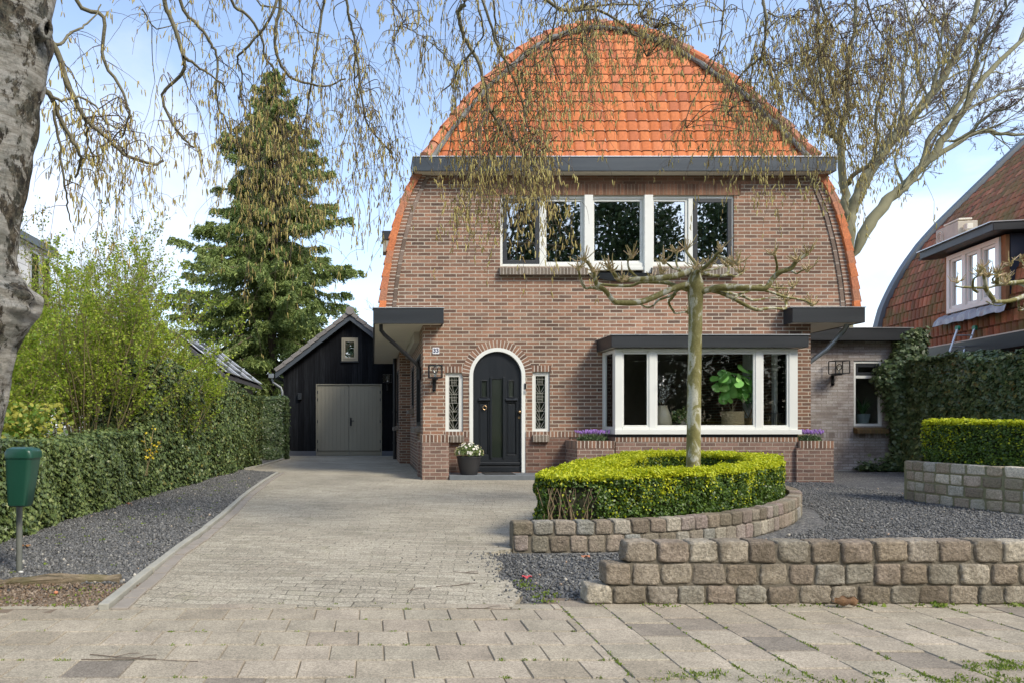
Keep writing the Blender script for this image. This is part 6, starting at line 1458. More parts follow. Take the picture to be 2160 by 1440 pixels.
# fiddle-leaf figs in woven baskets
for (px_, yy, w_, hh_, lab, sd_, nl, top) in ((1545.5, 12.15, .185, .31, 'large fiddle-leaf fig in a pale woven basket in the bay window', 93, 62, 1.08), (1580, 12.42, .115, .195, 'smaller dark-leaved fig in a brown woven basket behind the large one', 94, 26, .85)):
    cx_ = at(px_, yy); t = thing('potted_fig', lab, 'house plant', (cx_, yy, bzt), 'potted figs in the bay window'); b = MB(); prf = [(w_*.97,0)]; nz = int(hh_/.022)
    for k in range(nz): prf += [(w_*(1.0-.02*(k%2)), hh_*k/nz+.004), (w_*(1.03-.02*(k%2)), hh_*(k+.5)/nz)]
    prf += [(w_, hh_), (w_*.92, hh_), (w_*.9, hh_-.04)]; b.lathe((cx_, yy, bzt), prf, 30)
    tb = NT('woven basket'); wv3 = tb.n('ShaderNodeTexWave', {'Vector': tb.pos(), 'Scale': 22.0, 'Distortion': 6.0, 'Detail': 3.0}, bands_direction='Z'); cA = (.62,.48,.28) if sd_ == 93 else (.32,.22,.10)
    m_b = tb.finish(tb.mix(wv3.outputs['Fac'], c4(mul(cA, .6)), c4(mul(cA, 1.3))).outputs[0], .85, tb.bump(wv3.outputs['Fac'], .6, .01)); obj('basket', b, m_b, t)
    rs = RS(sd_); stx = MB(); cen = []
    for k in range(3):
        stx = MB(); p = [np.array([cx_, yy, bzt+hh_-.04])]; d_ = np.array([(-.35,.28,.05)[k], rs.uniform(-.15,.1), 1.0])
        for j in range(5): d_ = d_+rs.normal(0,.08,3); p.append(p[-1]+d_*.072*top); 
        stx.tube(p, [.012,.011,.010,.009,.007,.005], 6); obj('stem', stx, m_plain('fig stem', (.25,.19,.12), .7), t)
    C0 = np.array([cx_-.01, yy-.02, bzt+hh_+.46*top]); dirs = rs.normal(0, 1, (nl, 3)); dirs[:,1] = -np.abs(dirs[:,1])*.8; dirs[:,2] = dirs[:,2]*.8+.15; dirs /= np.linalg.norm(dirs, axis=1, keepdims=True)
    rad = rs.uniform(.10, .34, nl)*top*(1 if sd_ == 93 else .8); q = C0+dirs*rad[:, None]*np.array([1.15,.6,.85])
    SH = np.array([(0,-.5,0),(.14,-.42,.02),(.20,-.15,.05),(.30,.1,.06),(.33,.32,.04),(.18,.48,0),(0,.5,-.03),(-.18,.48,0),(-.33,.32,.04),(-.30,.1,.06),(-.20,-.15,.05),(-.14,-.42,.02)])
    leaves('foliage', q, dirs*.5+np.array([0,-.55,.6]), rs.uniform(.13,.25,nl)*top, m_island('fig leaf', [(.16,.42,.07),(.26,.56,.12),(.36,.62,.16)] if sd_ == 93 else [(.06,.16,.05),(.10,.24,.07)], .35, transl=.25), t, SH, .4, up=dirs+np.array([0,0,-.1]), rs=rs)
# wire candle lantern in the window
lx, ly = at(1633, 12.05), 12.05; t = thing('wire_lantern', 'small black wire candle lantern at the right of the bay window', 'lantern', (lx, ly, bzt)); b = MB(); hw_, hz = .14, .27
for i in range(9):
    for yy in (ly-.08, ly+.08): b.tube([(lx-hw_+2*hw_*i/8, yy, bzt), (lx-hw_+2*hw_*i/8, yy, bzt+hz)], .0035, 4)
for z in (bzt+.004, bzt+hz):
    b.tube([(lx-hw_,ly-.08,z),(lx+hw_,ly-.08,z),(lx+hw_,ly+.08,z),(lx-hw_,ly+.08,z),(lx-hw_,ly-.08,z)], .005, 4)
b.tube([(lx-.06,ly,bzt+hz),(lx-.04,ly,bzt+hz+.03),(lx+.04,ly,bzt+hz+.03),(lx+.06,ly,bzt+hz)], .005, 5); obj('cage', b, M['black'], t)
# plant in annex window
cx_, cy_ = PXx(1820,15.05), 15.05; zb_ = hole[2]+.06 if False else PZ(893,15.0); t = thing('potted_grass_plant', 'strappy green plant in a grey pot in the annex window', 'house plant', (cx_, cy_, zb_)); b = MB(); b.lathe((cx_, cy_, zb_), [(.10,0),(.14,.22),(.12,.22)], 20); obj('pot', b, m_plain('grey pot', (.22,.27,.28), .4), t)
rs = RS(95); V = []; Fs = []; bb_ = MB()
for k in range(70):
    a = rs.uniform(0, 6.28); L = rs.uniform(.3, .75); w_ = .010; d_ = np.array([math.cos(a), math.sin(a), 0]); p_ = [np.array([cx_,cy_,zb_+.2])+d_*.02]; el = rs.uniform(1.1,1.5)
    for j in range(5): p_.append(p_[-1]+(d_*math.cos(el)+np.array([0,0,math.sin(el)]))*L/5); el -= rs.uniform(.2,.55)
    s_ = np.array([-d_[1], d_[0], 0])*w_; V = []; 
    for i, p in enumerate(p_): V += [p-s_*(1-i/5.5), p+s_*(1-i/5.5)]
    bb_.add(V, [(2*i, 2*i+1, 2*i+3, 2*i+2) for i in range(5)])
obj('foliage', bb_, m_plain('strap leaf', (.07,.17,.05), .45, var=.4, scale=12), t); obj('shelf', MB().box(cx_-.3, cx_+.75, YA+.11, YA+.5, zb_-.03, zb_-.001), M['cream'], an)

# ================================================================ POLLARDED TREES
def m_plane():
    t = NT('plane tree bark'); p = t.pos(); st = t.n('ShaderNodeVectorMath', {0: p, 1: (1,1,.45)}, operation='MULTIPLY'); n1 = t.noise(9, 5, st.outputs[0], .6, .6); n2 = t.noise(60, 5, p, .7)
    r = t.ramp(n1.outputs['Fac'], [(.0,(.11,.10,.03)),(.46,(.20,.18,.055)),(.53,(.25,.23,.09)),(.56,(.44,.43,.31)),(.66,(.52,.51,.42)),(1,(.36,.36,.28))])
    f = t.n('ShaderNodeMapRange', {'Value': n2.outputs['Fac'], 'From Min': .3, 'From Max': .7, 'To Min': .75, 'To Max': 1.2}); c = t.mix(1.0, r, t.n('ShaderNodeCombineXYZ', {0: f, 1: f, 2: f}), 'MULTIPLY')
    return t.finish(c.outputs[0], .75, t.bump(t.math('ADD', n1.outputs['Fac'], t.math('MULTIPLY', n2.outputs['Fac'], .3)), .5, .02))
M['plane'] = m_plane()
M['plane_twig'] = m_island('pollard stubs', [(.48,.35,.20),(.62,.48,.31),(.38,.30,.13),(.30,.27,.10)], .8, fine=.2)
def spline(pts, n=4):
    P_ = np.array(pts, float); out = []; Q = np.vstack([2*P_[0]-P_[1], P_, 2*P_[-1]-P_[-2]])
    for i in range(1, len(Q)-2):
        for k in range(n):
            t = k/n; out.append(.5*((2*Q[i])+(-Q[i-1]+Q[i+1])*t+(2*Q[i-1]-5*Q[i]+4*Q[i+1]-Q[i+2])*t*t+(-Q[i-1]+3*Q[i]-3*Q[i+1]+Q[i+2])*t**3))
    out.append(P_[-1]); return np.array(out)
PB = [ # pixel polylines traced from the branches, base radius, depth drift towards (-) or away from the viewer (+)
 ([(1459,571),(1429,581),(1395,588),(1322,591),(1305,590),(1298,581),(1291,571)], .042, -.35),
 ([(1450,605),(1444,601),(1414,613),(1353,636),(1307,640),(1295,637),(1276,614),(1261,602),(1258,593),(1250,571),(1240,556),(1230,546)], .040, -.5),
 ([(1276,614),(1253,608),(1235,605),(1223,579),(1220,567)], .022, -.55),
 ([(1450,612),(1421,602),(1401,594),(1353,596),(1330,604),(1276,602),(1258,598)], .030, .4),
 ([(1353,590),(1342,585),(1330,570),(1325,561),(1325,549),(1330,545),(1337,538)], .016, -.3),
 ([(1450,606),(1429,614),(1420,628),(1411,640),(1421,655),(1426,663),(1452,658)], .022, .5),
 ([(1424,622),(1411,626),(1391,632),(1380,645),(1368,649),(1350,640)], .018, .5),
 ([(1318,590),(1310,591),(1298,579),(1290,570),(1285,560)], .016, -.4),
 ([(1474,620),(1480,616),(1500,610),(1513,608),(1547,605),(1590,606),(1613,608),(1630,586),(1647,573),(1667,565),(1680,551),(1702,537)], .046, -.35),
 ([(1636,580),(1640,560),(1635,548),(1633,532)], .017, -.4),
 ([(1663,567),(1672,575),(1680,576),(1692,571),(1703,570)], .014, -.5),
 ([(1478,612),(1513,613),(1547,630),(1580,650),(1600,653),(1613,652),(1630,648),(1653,652),(1658,644),(1658,637)], .028, .45),
 ([(1480,610),(1522,615),(1563,625),(1588,632),(1620,629),(1655,627)], .022, .6),
 ([(1500,608),(1555,612),(1613,613),(1655,625),(1697,633),(1713,643)], .020, .2),
 ([(1547,628),(1560,622),(1580,616),(1600,603),(1620,606),(1647,608),(1672,606)], .016, .5),
 ([(1464,590),(1467,573),(1480,568),(1493,557),(1505,545),(1513,537),(1522,527)], .030, -.3),
 ([(1512,538),(1525,543),(1538,547),(1548,552),(1556,556)], .016, -.3),
 ([(1470,585),(1485,580),(1500,580),(1520,581),(1535,574),(1536,558)], .026, .35),
 ([(1520,581),(1540,580),(1550,583),(1563,577)], .018, .3),
 ([(1462,585),(1466,562),(1458,548),(1450,535),(1447,525)], .024, .2),
 ([(1455,578),(1440,573),(1430,567),(1427,555),(1428,540),(1427,530)], .018, .35),
 ([(1440,575),(1430,569),(1418,564),(1405,558),(1400,553)], .015, -.2),
 ([(1462,580),(1485,572),(1510,566),(1530,560)], .018, .6)]
KN = [(1291,571,-.35),(1232,548,-.5),(1220,567,-.55),(1255,588,.3),(1250,571,-.5),(1332,542,-.3),(1285,562,-.4),(1313,592,-.35),(1452,660,.5),(1702,537,-.35),(1680,550,-.35),(1633,535,-.4),(1703,570,-.5),(1658,637,.45),(1655,627,.6),(1713,643,.2),(1672,606,.5),(1520,528,-.3),(1556,556,-.3),(1537,558,.35),(1563,577,.3),(1448,527,.2),(1427,532,.35),(1401,553,-.2),(1465,568,0),(1480,572,-.1),(1532,560,.6),(1498,560,0),(1470,560,.3),(1545,560,.1),(1640,612,.5),(1395,575,.4),(1375,590,.3)]
def pollard(name, lab, Yt, dx, mirror, seed, zoff=0.0, group='pollarded plane trees'):
    rs = RS(seed); S = Yt/7.3
    def W_(px, py, dy, extra=0):
        Y = 7.3+dy; p = P(px, py, Y); x, y, z = p[0]-PXx(1463, 7.3), p[1]-7.3, p[2]
        if mirror: x = -x
        return np.array([dx + x*1.0, Yt+y, z+zoff])
    root = thing(name, lab, 'tree', (dx, Yt, 0.1), group)
    tb = MB(); base = [(1463,1060),(1462.5,990),(1464,850),(1466,720),(1467,660),(1467,625),(1466,600),(1466,575)]; rr = [.083,.072,.069,.067,.068,.076,.085,.05]
    pl = spline([W_(a, b, 0) for a, b in base], 5); rad = np.interp(np.linspace(0, 1, len(pl)), np.linspace(0, 1, 8), rr); rad = rad*(1+rs.normal(0, .012, len(rad)))
    tb.tube(pl, rad, 18); obj('trunk', tb, M['plane'], root, smooth='full')
    kn = MB()
    for pts, r0, dy in PB:
        n = len(pts); q = spline([W_(a, b, dy*(i/(n-1))**1.0) + rs.normal(0, .006, 3) for i, (a, b) in enumerate(pts)], 4); m = len(q)
        r_ = r0*.86*(1-.52*np.linspace(0, 1, m))*(1+.08*np.sin(np.linspace(0, 14, m)+rs.uniform(0,6))); b_ = MB(); b_.tube(q, r_, 10); obj('branch', b_, M['plane'], root, smooth='full')
    for a, b, dy in KN:
        kn = MB(); c_ = W_(a, b, dy); ball(kn, c_, .021*rs.uniform(.8,1.3), 8, sx=1.1, sz=1.2)
        for k in range(rs.randint(13, 22)):
            d_ = rs.normal(0, 1, 3); d_[2] = abs(d_[2])*.9+.1; d_ /= np.linalg.norm(d_); L = rs.uniform(.03, .12)*(1.5 if rs.uniform() < .15 else 1); m1 = c_+d_*L*.5+rs.normal(0,.008,3)
            kn.tube([c_+d_*.015, m1, c_+d_*L+np.array([0,0,L*.25])], [.0068,.0052,.0036], 5)
        obj('knuckle', kn, M['plane_twig'], root)
    return root
pollard('pollard_tree', 'pollarded plane tree with flat crown rising from the box hedge ring', 7.3, PXx(1463,7.3), False, 101)
pollard('pollard_tree', 'second pollarded plane tree, only its branch ends reaching in at the right edge', 9.2, 9.15, False, 102, zoff=.36)
# ================================================================ generic branching
def tubes_np(name, segs, mat, parent, n=4, **kw):
    """many polylines: list of (pts(k,3), radii(k)) -> one mesh, fast"""
    V = []; Fc = []; b = 0; th = np.arange(n)*2*math.pi/n
    for pts, rad in segs:
        pts = np.asarray(pts); k = len(pts); T = np.gradient(pts, axis=0); T /= np.linalg.norm(T, axis=1, keepdims=True)+1e-9
        ref = np.array([.31,.27,.91]) if abs(T[0,2]) < .9 else np.array([.95,.2,.1]); A = np.cross(T, ref); A /= np.linalg.norm(A, axis=1, keepdims=True)+1e-9; B = np.cross(T, A)
        ring_ = pts[:, None] + np.asarray(rad)[:, None, None]*(np.cos(th)[None, :, None]*A[:, None]+np.sin(th)[None, :, None]*B[:, None]); V.append(ring_.reshape(-1, 3))
        i = np.arange(k-1)[:, None]*n; j = np.arange(n)[None, :]; j2 = (j+1) % n; Fc.append(np.stack([b+i+j, b+i+j2, b+i+n+j2, b+i+n+j], -1).reshape(-1, 4)); b += k*n
    return npobj(name, np.concatenate(V), np.concatenate(Fc), mat, parent, smooth=(n > 4), **kw)
def wander(p, d, L, k, rs, wob=.25, grav=0.0, lift=0.0):
    pts = [np.array(p, float)]; d = np.array(d, float); d /= np.linalg.norm(d)
    for i in range(k): d = d + rs.normal(0, wob, 3) + np.array([0,0,lift-grav]); d /= np.linalg.norm(d); pts.append(pts[-1]+d*L/k)
    return np.array(pts)
def grow(segs, pts, r0, level, rs, cfg):
    """children along a limb; cfg per level: (count, length factor, angle, wobble, lift, segs)"""
    if level >= len(cfg): return
    cnt, lf, ang, wob, lift, k = cfg[level]; L = np.linalg.norm(np.diff(pts, axis=0), axis=1).sum()
    for i in range(cnt):
        t = rs.uniform(.18, 1.0)**.8 if cnt > 1 else 1; f = t*(len(pts)-1); j = min(int(f), len(pts)-2); p = pts[j]+(pts[j+1]-pts[j])*(f-j); d = pts[j+1]-pts[j]; d = d/np.linalg.norm(d)
        a = rs.normal(0, 1, 3); a -= d*(a@d); a /= np.linalg.norm(a); an = ang*rs.uniform(.6, 1.2); nd = d*math.cos(an)+a*math.sin(an)
        l = L*lf*rs.uniform(.6, 1.15)*(1.15-.5*t); q = wander(p, nd, l, k, rs, wob, lift=lift); r = r0*(1-.6*t)*.55; segs.append((q, np.linspace(r, max(r*.3, .0025), k+1)*np.array([.35]+[1]*k))); grow(segs, q, r, level+1, rs, cfg)

# ================================================================ BIRCH
def m_birch():
    t = NT('birch bark'); p = t.pos(); s1 = t.n('ShaderNodeVectorMath', {0: p, 1: (1,1,.62)}, operation='MULTIPLY'); s2 = t.n('ShaderNodeVectorMath', {0: p, 1: (1,1,7)}, operation='MULTIPLY')
    a = t.noise(6, 9, s1.outputs[0], .72, .3); b = t.noise(6, 6, s2.outputs[0], .8); c_ = t.noise(30, 9, s1.outputs[0], .85, .3); l = t.noise(11, 8, p, .75)
    white = t.ramp(b.outputs['Fac'], [(.33,(.24,.20,.15)),(.44,(.52,.49,.42)),(.56,(.76,.74,.68))])
    dark = t.ramp(c_.outputs['Fac'], [(.40,(.010,.008,.006)),(.48,(.06,.048,.030)),(.55,(.22,.18,.12)),(.64,(.36,.31,.23))])
    k = t.n('ShaderNodeMapRange', {'Value': a.outputs['Fac'], 'From Min': .475, 'From Max': .50}); col = t.mix(k, dark, white)
    k2 = t.n('ShaderNodeMapRange', {'Value': l.outputs['Fac'], 'From Min': .48, 'From Max': .56, 'To Max': .45}); col = t.mix(k2, col, t.ramp(c_.outputs['Fac'], [(.4,(.05,.06,.045)),(.6,(.20,.23,.18))]))
    return t.finish(col.outputs[0], .9, t.bump(t.math('ADD', c_.outputs['Fac'], t.math('MULTIPLY', k, .25)), 1.0, .09))
M['birch'] = m_birch()
M['birch_limb'] = m_plain('birch limb bark', (.17,.155,.095), .8, var=.45, scale=14, bs=.5)
M['birch_twig'] = m_plain('birch twig', (.11,.08,.055), .7, var=.3)
def m_catkin():
    t = NT('birch catkin'); g = t.n('ShaderNodeNewGeometry'); c = t.ramp(g.outputs['Random Per Island'], [(0,(.30,.20,.07)),(.3,(.48,.38,.12)),(.6,(.60,.50,.17)),(.85,(.50,.45,.14)),(1,(.70,.60,.24))])
    n1 = t.n('ShaderNodeTexVoronoi', {'Vector': g.outputs['Position'], 'Scale': 420.0}); f = t.n('ShaderNodeMapRange', {'Value': n1.outputs['Distance'], 'To Min': 1.2, 'To Max': .6}); c = t.mix(1.0, c, t.n('ShaderNodeCombineXYZ', {0: f, 1: f, 2: f}), 'MULTIPLY')
    return t.finish(c.outputs[0], .7, None, transl=.15)
M['catkin'] = m_catkin()
rs = RS(201); YT = 3.75
birch = thing('birch_tree', 'old weeping birch with rough black and white trunk and hanging catkins, left foreground', 'tree', (PXx(-120, YT), YT, 0))
tp = [(-150,1420,230),(-140,1150,200),(-110,950,180),(-78,800,165),(-66,730,172),(-55,690,192),(-50,655,212),(-46,620,212),(-40,585,140),(-26,545,98),(-12,440,100),(-2,330,112),(8,220,140),(14,120,165),(10,50,175),(18,-60,170),(24,-250,160),(40,-600,140)]
cen = np.array([P(a, b, YT) for a, b, w_ in tp]); cen[0,2] = -.1; rad = np.array([w_*YT/F/2 for _,_,w_ in tp]); kk = 60; u0 = np.linspace(0, 1, len(tp)); uu = np.linspace(0, 1, kk*3)
ce = np.stack([np.interp(uu, u0, cen[:, k]) for k in range(3)], 1); ra = np.interp(uu, u0, rad)
for _ in range(3): ce[1:-1] = (ce[:-2]+ce[1:-1]*2+ce[2:])/4; ra[1:-1] = (ra[:-2]+ra[1:-1]*2+ra[2:])/4
nn_ = 72; th = np.arange(nn_)*2*math.pi/nn_; V = []
for i in range(len(ce)):
    c_ = np.stack([np.cos(th), np.sin(th), np.zeros(nn_)], 1); q = ce[i]+c_*ra[i]; 
    o = bump_noise(q*np.array([1,1,.35]), RS(7), 16, 9, .013)+bump_noise(q*np.array([1,1,.5]), RS(8), 16, 30, .009); o = o + np.abs(bump_noise(q*np.array([1,1,.4]), RS(9), 12, 16, .008))
    # burl
    bd = np.linalg.norm(q-P(40, 640, YT-.05), axis=1); o += .03*np.exp(-(bd/.10)**2)*(1+.5*np.sin(q[:,2]*70+q[:,0]*50)); V.append(q+c_*o[:, None])
V = np.concatenate(V); i = np.arange(len(ce)-1)[:, None]*nn_; j = np.arange(nn_)[None, :]; j2 = (j+1) % nn_; Fc = np.stack([i+j, i+j2, i+nn_+j2, i+nn_+j], -1).reshape(-1, 4)
npobj('trunk', V, Fc, M['birch'], birch, smooth=True)
# knot hole
kh = MB(); kc = P(97, 60, YT-.13)+np.array([0,.0,0]); kn_ = []
a_ = np.array([.75,-.5,.0]); a_ /= np.linalg.norm(a_); t1 = np.array([.5,.75,.1]); t1 /= np.linalg.norm(t1); t2 = np.array([0.1,.0,1.]); t2 /= np.linalg.norm(t2)
kc = P(98, 62, YT-.10)
kh.tube([kc + .026*math.cos(t)*t1 + .045*math.sin(t)*t2 for t in np.linspace(0, 2*math.pi, 20)], .011, 8); kh.tube([kc-a_*.10, kc+a_*.0], [.045,.036], 12, caps=False)
obj('knot', kh, M['birch'], birch, smooth='full'); kh = MB(); kh.tube([kc-a_*.035, kc-a_*.022], [.03,.03], 12); obj('knot_hole', kh, m_plain('dark hollow', (.01,.008,.006), .95), birch)
# limbs overhead joining the trunk to the hanging branches
limbs = []
def W2(px, py, Y): return P(px, py, Y)
LM = [([W2(20,-60,3.75), W2(200,-330,4.3), W2(500,-420,5.0), W2(900,-380,5.6), W2(1300,-300,6.0), W2(1700,-250,6.3), W2(2000,-180,6.5)], .10),
      ([W2(20,-120,3.75), W2(150,-260,4.2), W2(420,-200,4.8), W2(700,-170,5.2), W2(1000,-140,5.5)], .07),
      ([W2(22,-300,3.75), W2(600,-520,5.8), W2(1200,-500,6.8), W2(1800,-420,7.4)], .08)]
for pts, r0 in LM: q = spline(pts, 8); limbs.append((q, np.linspace(r0, r0*.25, len(q))))
BL = [ # px polylines, depth, radius, up-link target
 ([(160,0),(219,37),(215,112),(250,179),(271,225),(268,262),(256,292)],4.5,.016),
 ([(100,79),(125,120),(137,167),(160,215),(179,250),(205,275),(233,300),(271,329),(317,346),(345,340)],4.1,.019),
 ([(179,250),(183,280),(187,308),(198,342)],4.1,.010),
 ([(87,177),(108,205),(117,229),(146,287),(168,325),(171,340),(158,375)],4.0,.017),
 ([(113,233),(125,312),(137,396),(142,437),(150,470)],4.0,.009),
 ([(110,205),(135,212),(162,204),(200,225),(225,262),(260,270)],4.05,.009),
 ([(108,95),(129,92),(145,72),(167,62),(190,45),(213,10)],4.1,.010),
 ([(348,0),(362,42),(387,121),(388,145),(375,167),(342,200),(358,250),(383,287),(410,312)],4.9,.019),
 ([(387,121),(410,135),(437,154),(475,183)],4.9,.012),
 ([(379,0),(421,58),(445,95),(458,125),(457,217),(475,250),(490,300)],5.1,.015),
 ([(487,0),(521,29),(550,75),(558,121),(583,154),(580,200)],5.2,.014),
 ([(583,0),(558,58),(517,104),(500,125),(512,158),(505,210)],5.0,.013),
 ([(590,0),(583,60),(583,117),(612,162),(650,177),(687,183),(729,167)],5.3,.016),
 ([(683,0),(667,104),(654,187),(646,242),(625,292)],5.4,.013),
 ([(733,0),(740,50),(750,96),(746,158),(755,200)],5.5,.014),([(752,110),(771,250),(812,308),(835,340)],5.5,.010),
 ([(980,0),(968,20),(970,45),(976,70),(997,110),(1020,167),(1037,240),(1077,290),(1095,310),(1120,350)],5.0,.019),
 ([(1000,108),(970,140),(955,175),(930,195)],5.0,.010),([(960,150),(925,105),(900,85),(860,60)],5.1,.006),
 ([(1007,0),(1020,67),(1005,95),(1000,107)],5.1,.010),([(1017,0),(1047,83),(1070,140),(1097,200),(1113,267),(1153,333)],5.2,.012),
 ([(1040,0),(1045,60),(1058,120),(1100,160),(1110,230)],5.3,.010),
 ([(1150,0),(1203,23),(1253,20),(1307,47),(1343,80),(1365,120)],5.3,.015),([(1200,22),(1240,15),(1340,10),(1347,33),(1380,60)],5.4,.009),
 ([(1170,5),(1165,60),(1160,110),(1140,130),(1120,143)],5.2,.009),([(1160,110),(1170,140),(1180,170)],5.2,.006),
 ([(1225,0),(1228,60),(1250,90)],5.5,.006),
 ([(1527,0),(1522,70),(1510,120),(1480,180),(1450,240),(1447,270)],5.7,.008),
 ([(1610,0),(1613,83),(1607,120),(1633,153),(1640,200)],5.6,.013),([(1607,120),(1570,150),(1545,190),(1530,240)],5.6,.008),
 ([(1620,27),(1650,37),(1693,33)],5.6,.006),([(1723,0),(1723,67),(1730,110),(1757,143),(1765,190)],5.8,.014),([(1730,0),(1753,53),(1777,83),(1790,150)],5.9,.010),
 ([(1725,100),(1735,190),(1747,233),(1760,293),(1787,317)],5.8,.009),([(1830,0),(1850,60),(1880,100)],6.1,.010),([(1940,0),(1960,30),(1990,60)],6.2,.009),
 ([(820,-10),(850,40),(830,90),(842,140)],5.6,.007),([(540,0),(600,20),(640,60),(690,80)],5.3,.008),([(300,20),(330,60),(400,45)],4.8,.006)]
mains = []; rs = RS(203)
for pts, Y, r0 in BL:
    a = P(pts[0][0], pts[0][1], Y); yy = np.linspace(0, .35, len(pts)); pl = [P(x, y, Y+dy) for (x, y), dy in zip(pts, yy)]
    if pts[0][1] <= 10:      # carry on upward to the overhead limb
        best = None
        for lq, lr in limbs:
            dd = np.linalg.norm(lq-a, axis=1); i = dd.argmin()
            if best is None or dd[i] < best[0]: best = (dd[i], lq[i])
        mid = (a+best[1])/2+rs.normal(0,.08,3); pl = [best[1], mid+np.array([0,0,.1])] + pl
    q = spline(pl, 4); q[1:-1] += rs.normal(0, .004, (len(q)-2, 3)); mains.append((q, np.linspace(r0*1.05, r0*.42, len(q))))
tubes_np('limb', limbs, M['birch_limb'], birch, 10)
tubes_np('hanging_branch', mains, M['birch_limb'], birch, 7)
# twigs: curved side shoots that turn and hang, with paired catkins
twigs = []; cat = []
def hang(p, d, L, rs, dens=1.0, grav=.22, sub=True, r=.0023):
    k = max(4, int(L/.06)); q = wander(p, d, L, k, rs, .16, grav=grav); twigs.append((q, np.linspace(r, .0011, k+1)))
    for i in range(1, k+1):
        if rs.uniform() < .42*dens:
            for _ in range(rs.randint(1, 3)): cat.append((q[i]+rs.normal(0, .008, 3), rs.uniform(.028, .062), rs.normal(0, .12, 2)))
        if sub and rs.uniform() < .20: hang(q[i], rs.normal(0, 1, 3)*[1,1,.4]+[0,0,-.2], L*rs.uniform(.25, .5), rs, dens, .3, False, r*.7)
for (q, r_), (pts, Y, r0) in zip(mains, BL):
    px_y = VY - (q[:, 2]-H)*F/q[:, 1]; L = np.linalg.norm(np.diff(q, axis=0), axis=1).sum()
    for _ in range(int(L*9)):
        i = rs.randint(1, len(q)); 
        if px_y[i] < -60: continue
        hang(q[i], rs.normal(0, 1, 3)*[1,.8,.5]+[0,0,-.1], rs.uniform(.12, .55), rs, .8)
# dense curtains: (px range, start row range, lowest row, depth, count)
CUR = [(110,330,200,330,440,4.3,70),(150,300,330,400,560,4.4,30),(320,520,150,330,440,5.1,60),(495,690,120,330,560,5.4,95),(540,640,150,400,640,5.5,40),(700,850,60,300,430,5.6,60),(740,830,200,380,560,5.6,34),
       (850,960,20,150,250,5.5,36),(950,1190,60,330,500,5.2,160),(980,1150,250,380,560,5.1,105),(1090,1180,0,120,260,5.4,30),(1180,1350,0,90,250,5.4,80),(1350,1460,0,80,190,5.5,60),(1225,1262,60,120,300,5.4,22),
       (1380,1440,40,90,190,5.5,28),(1500,1600,0,200,330,5.7,46),(1540,1670,120,300,430,5.6,85),(1600,1760,0,160,300,5.8,110),(1700,1900,0,240,400,6.0,150),(1880,2060,0,120,250,6.2,55),(380,1500,-60,10,100,5.3,130),(1780,1860,330,400,450,6.0,8)]
for x0, x1, ya, yb_, ylow, Y, n in CUR:
    for _ in range(int(n*.55)):
        px_, py_ = rs.uniform(x0, x1), rs.uniform(ya, yb_); Yq = Y+rs.uniform(-.35, .5); p = P(px_, py_, Yq)
        # attach: short arching twig coming from the nearest main branch
        bd = 9; bp = None
        for q, r_ in mains:
            dd = np.abs(q[:,0]-p[0])+np.abs(q[:,2]-p[2])*.7+np.abs(q[:,1]-p[1])*.3+(q[:,2] < p[2])*.25; i = dd.argmin()
            if dd[i] < bd: bd = dd[i]; bp = q[i]
        if bd < .9:
            m1 = bp*.5+p*.5+np.array([0,0,.05])+rs.normal(0,.03,3); a = spline([bp, m1, p], 5); twigs.append((a, np.linspace(.0042, .0028, len(a))))
            for i in range(2, len(a)):
                if rs.uniform() < .35: cat.append((a[i], rs.uniform(.03,.05), rs.normal(0,.1,2)))
        Ltot = max(.12, (P(px_, py_, Yq)[2]-P(px_, ylow, Yq)[2])*rs.uniform(.35, 1.05)); hang(p, rs.normal(0, .5, 3)+[0,0,-.7], Ltot, rs, 1.05, .35)
tubes_np('twig', twigs, M['birch_twig'], birch, 3, kind='stuff')
n = len(cat); C0 = np.array([c[0] for c in cat]); CL = np.array([c[1] for c in cat]); TL = np.array([c[2] for c in cat]); prof_ = [(.0,.25),(.12,.9),(.5,1.0),(.85,.8),(1.0,.2)]; kk = 5; th = np.arange(kk)*2*math.pi/kk; V = []
for f, r_ in prof_:
    rr_ = .0040*r_*(CL/.045)**.5; c_ = C0.copy(); c_[:, 2] -= CL*f; c_[:, :2] += TL*(CL*f)[:, None]*(1+.6*f); V.append(c_[:, None]+rr_[:, None, None]*np.stack([np.cos(th), np.sin(th), np.zeros(kk)], 1)[None])
V = np.stack(V, 1).reshape(n*len(prof_)*kk, 3); base = (np.arange(n)*len(prof_)*kk)[:, None, None]; i = (np.arange(len(prof_)-1)*kk)[None, :, None]; j = np.arange(kk)[None, None, :]; j2 = (j+1) % kk
Fc = np.stack([base+i+j, base+i+j2, base+i+kk+j2, base+i+kk+j], -1).reshape(-1, 4); npobj('catkin', V, Fc, M['catkin'], birch, smooth=True, kind='stuff')
print('catkins', n, 'twigs', len(twigs))

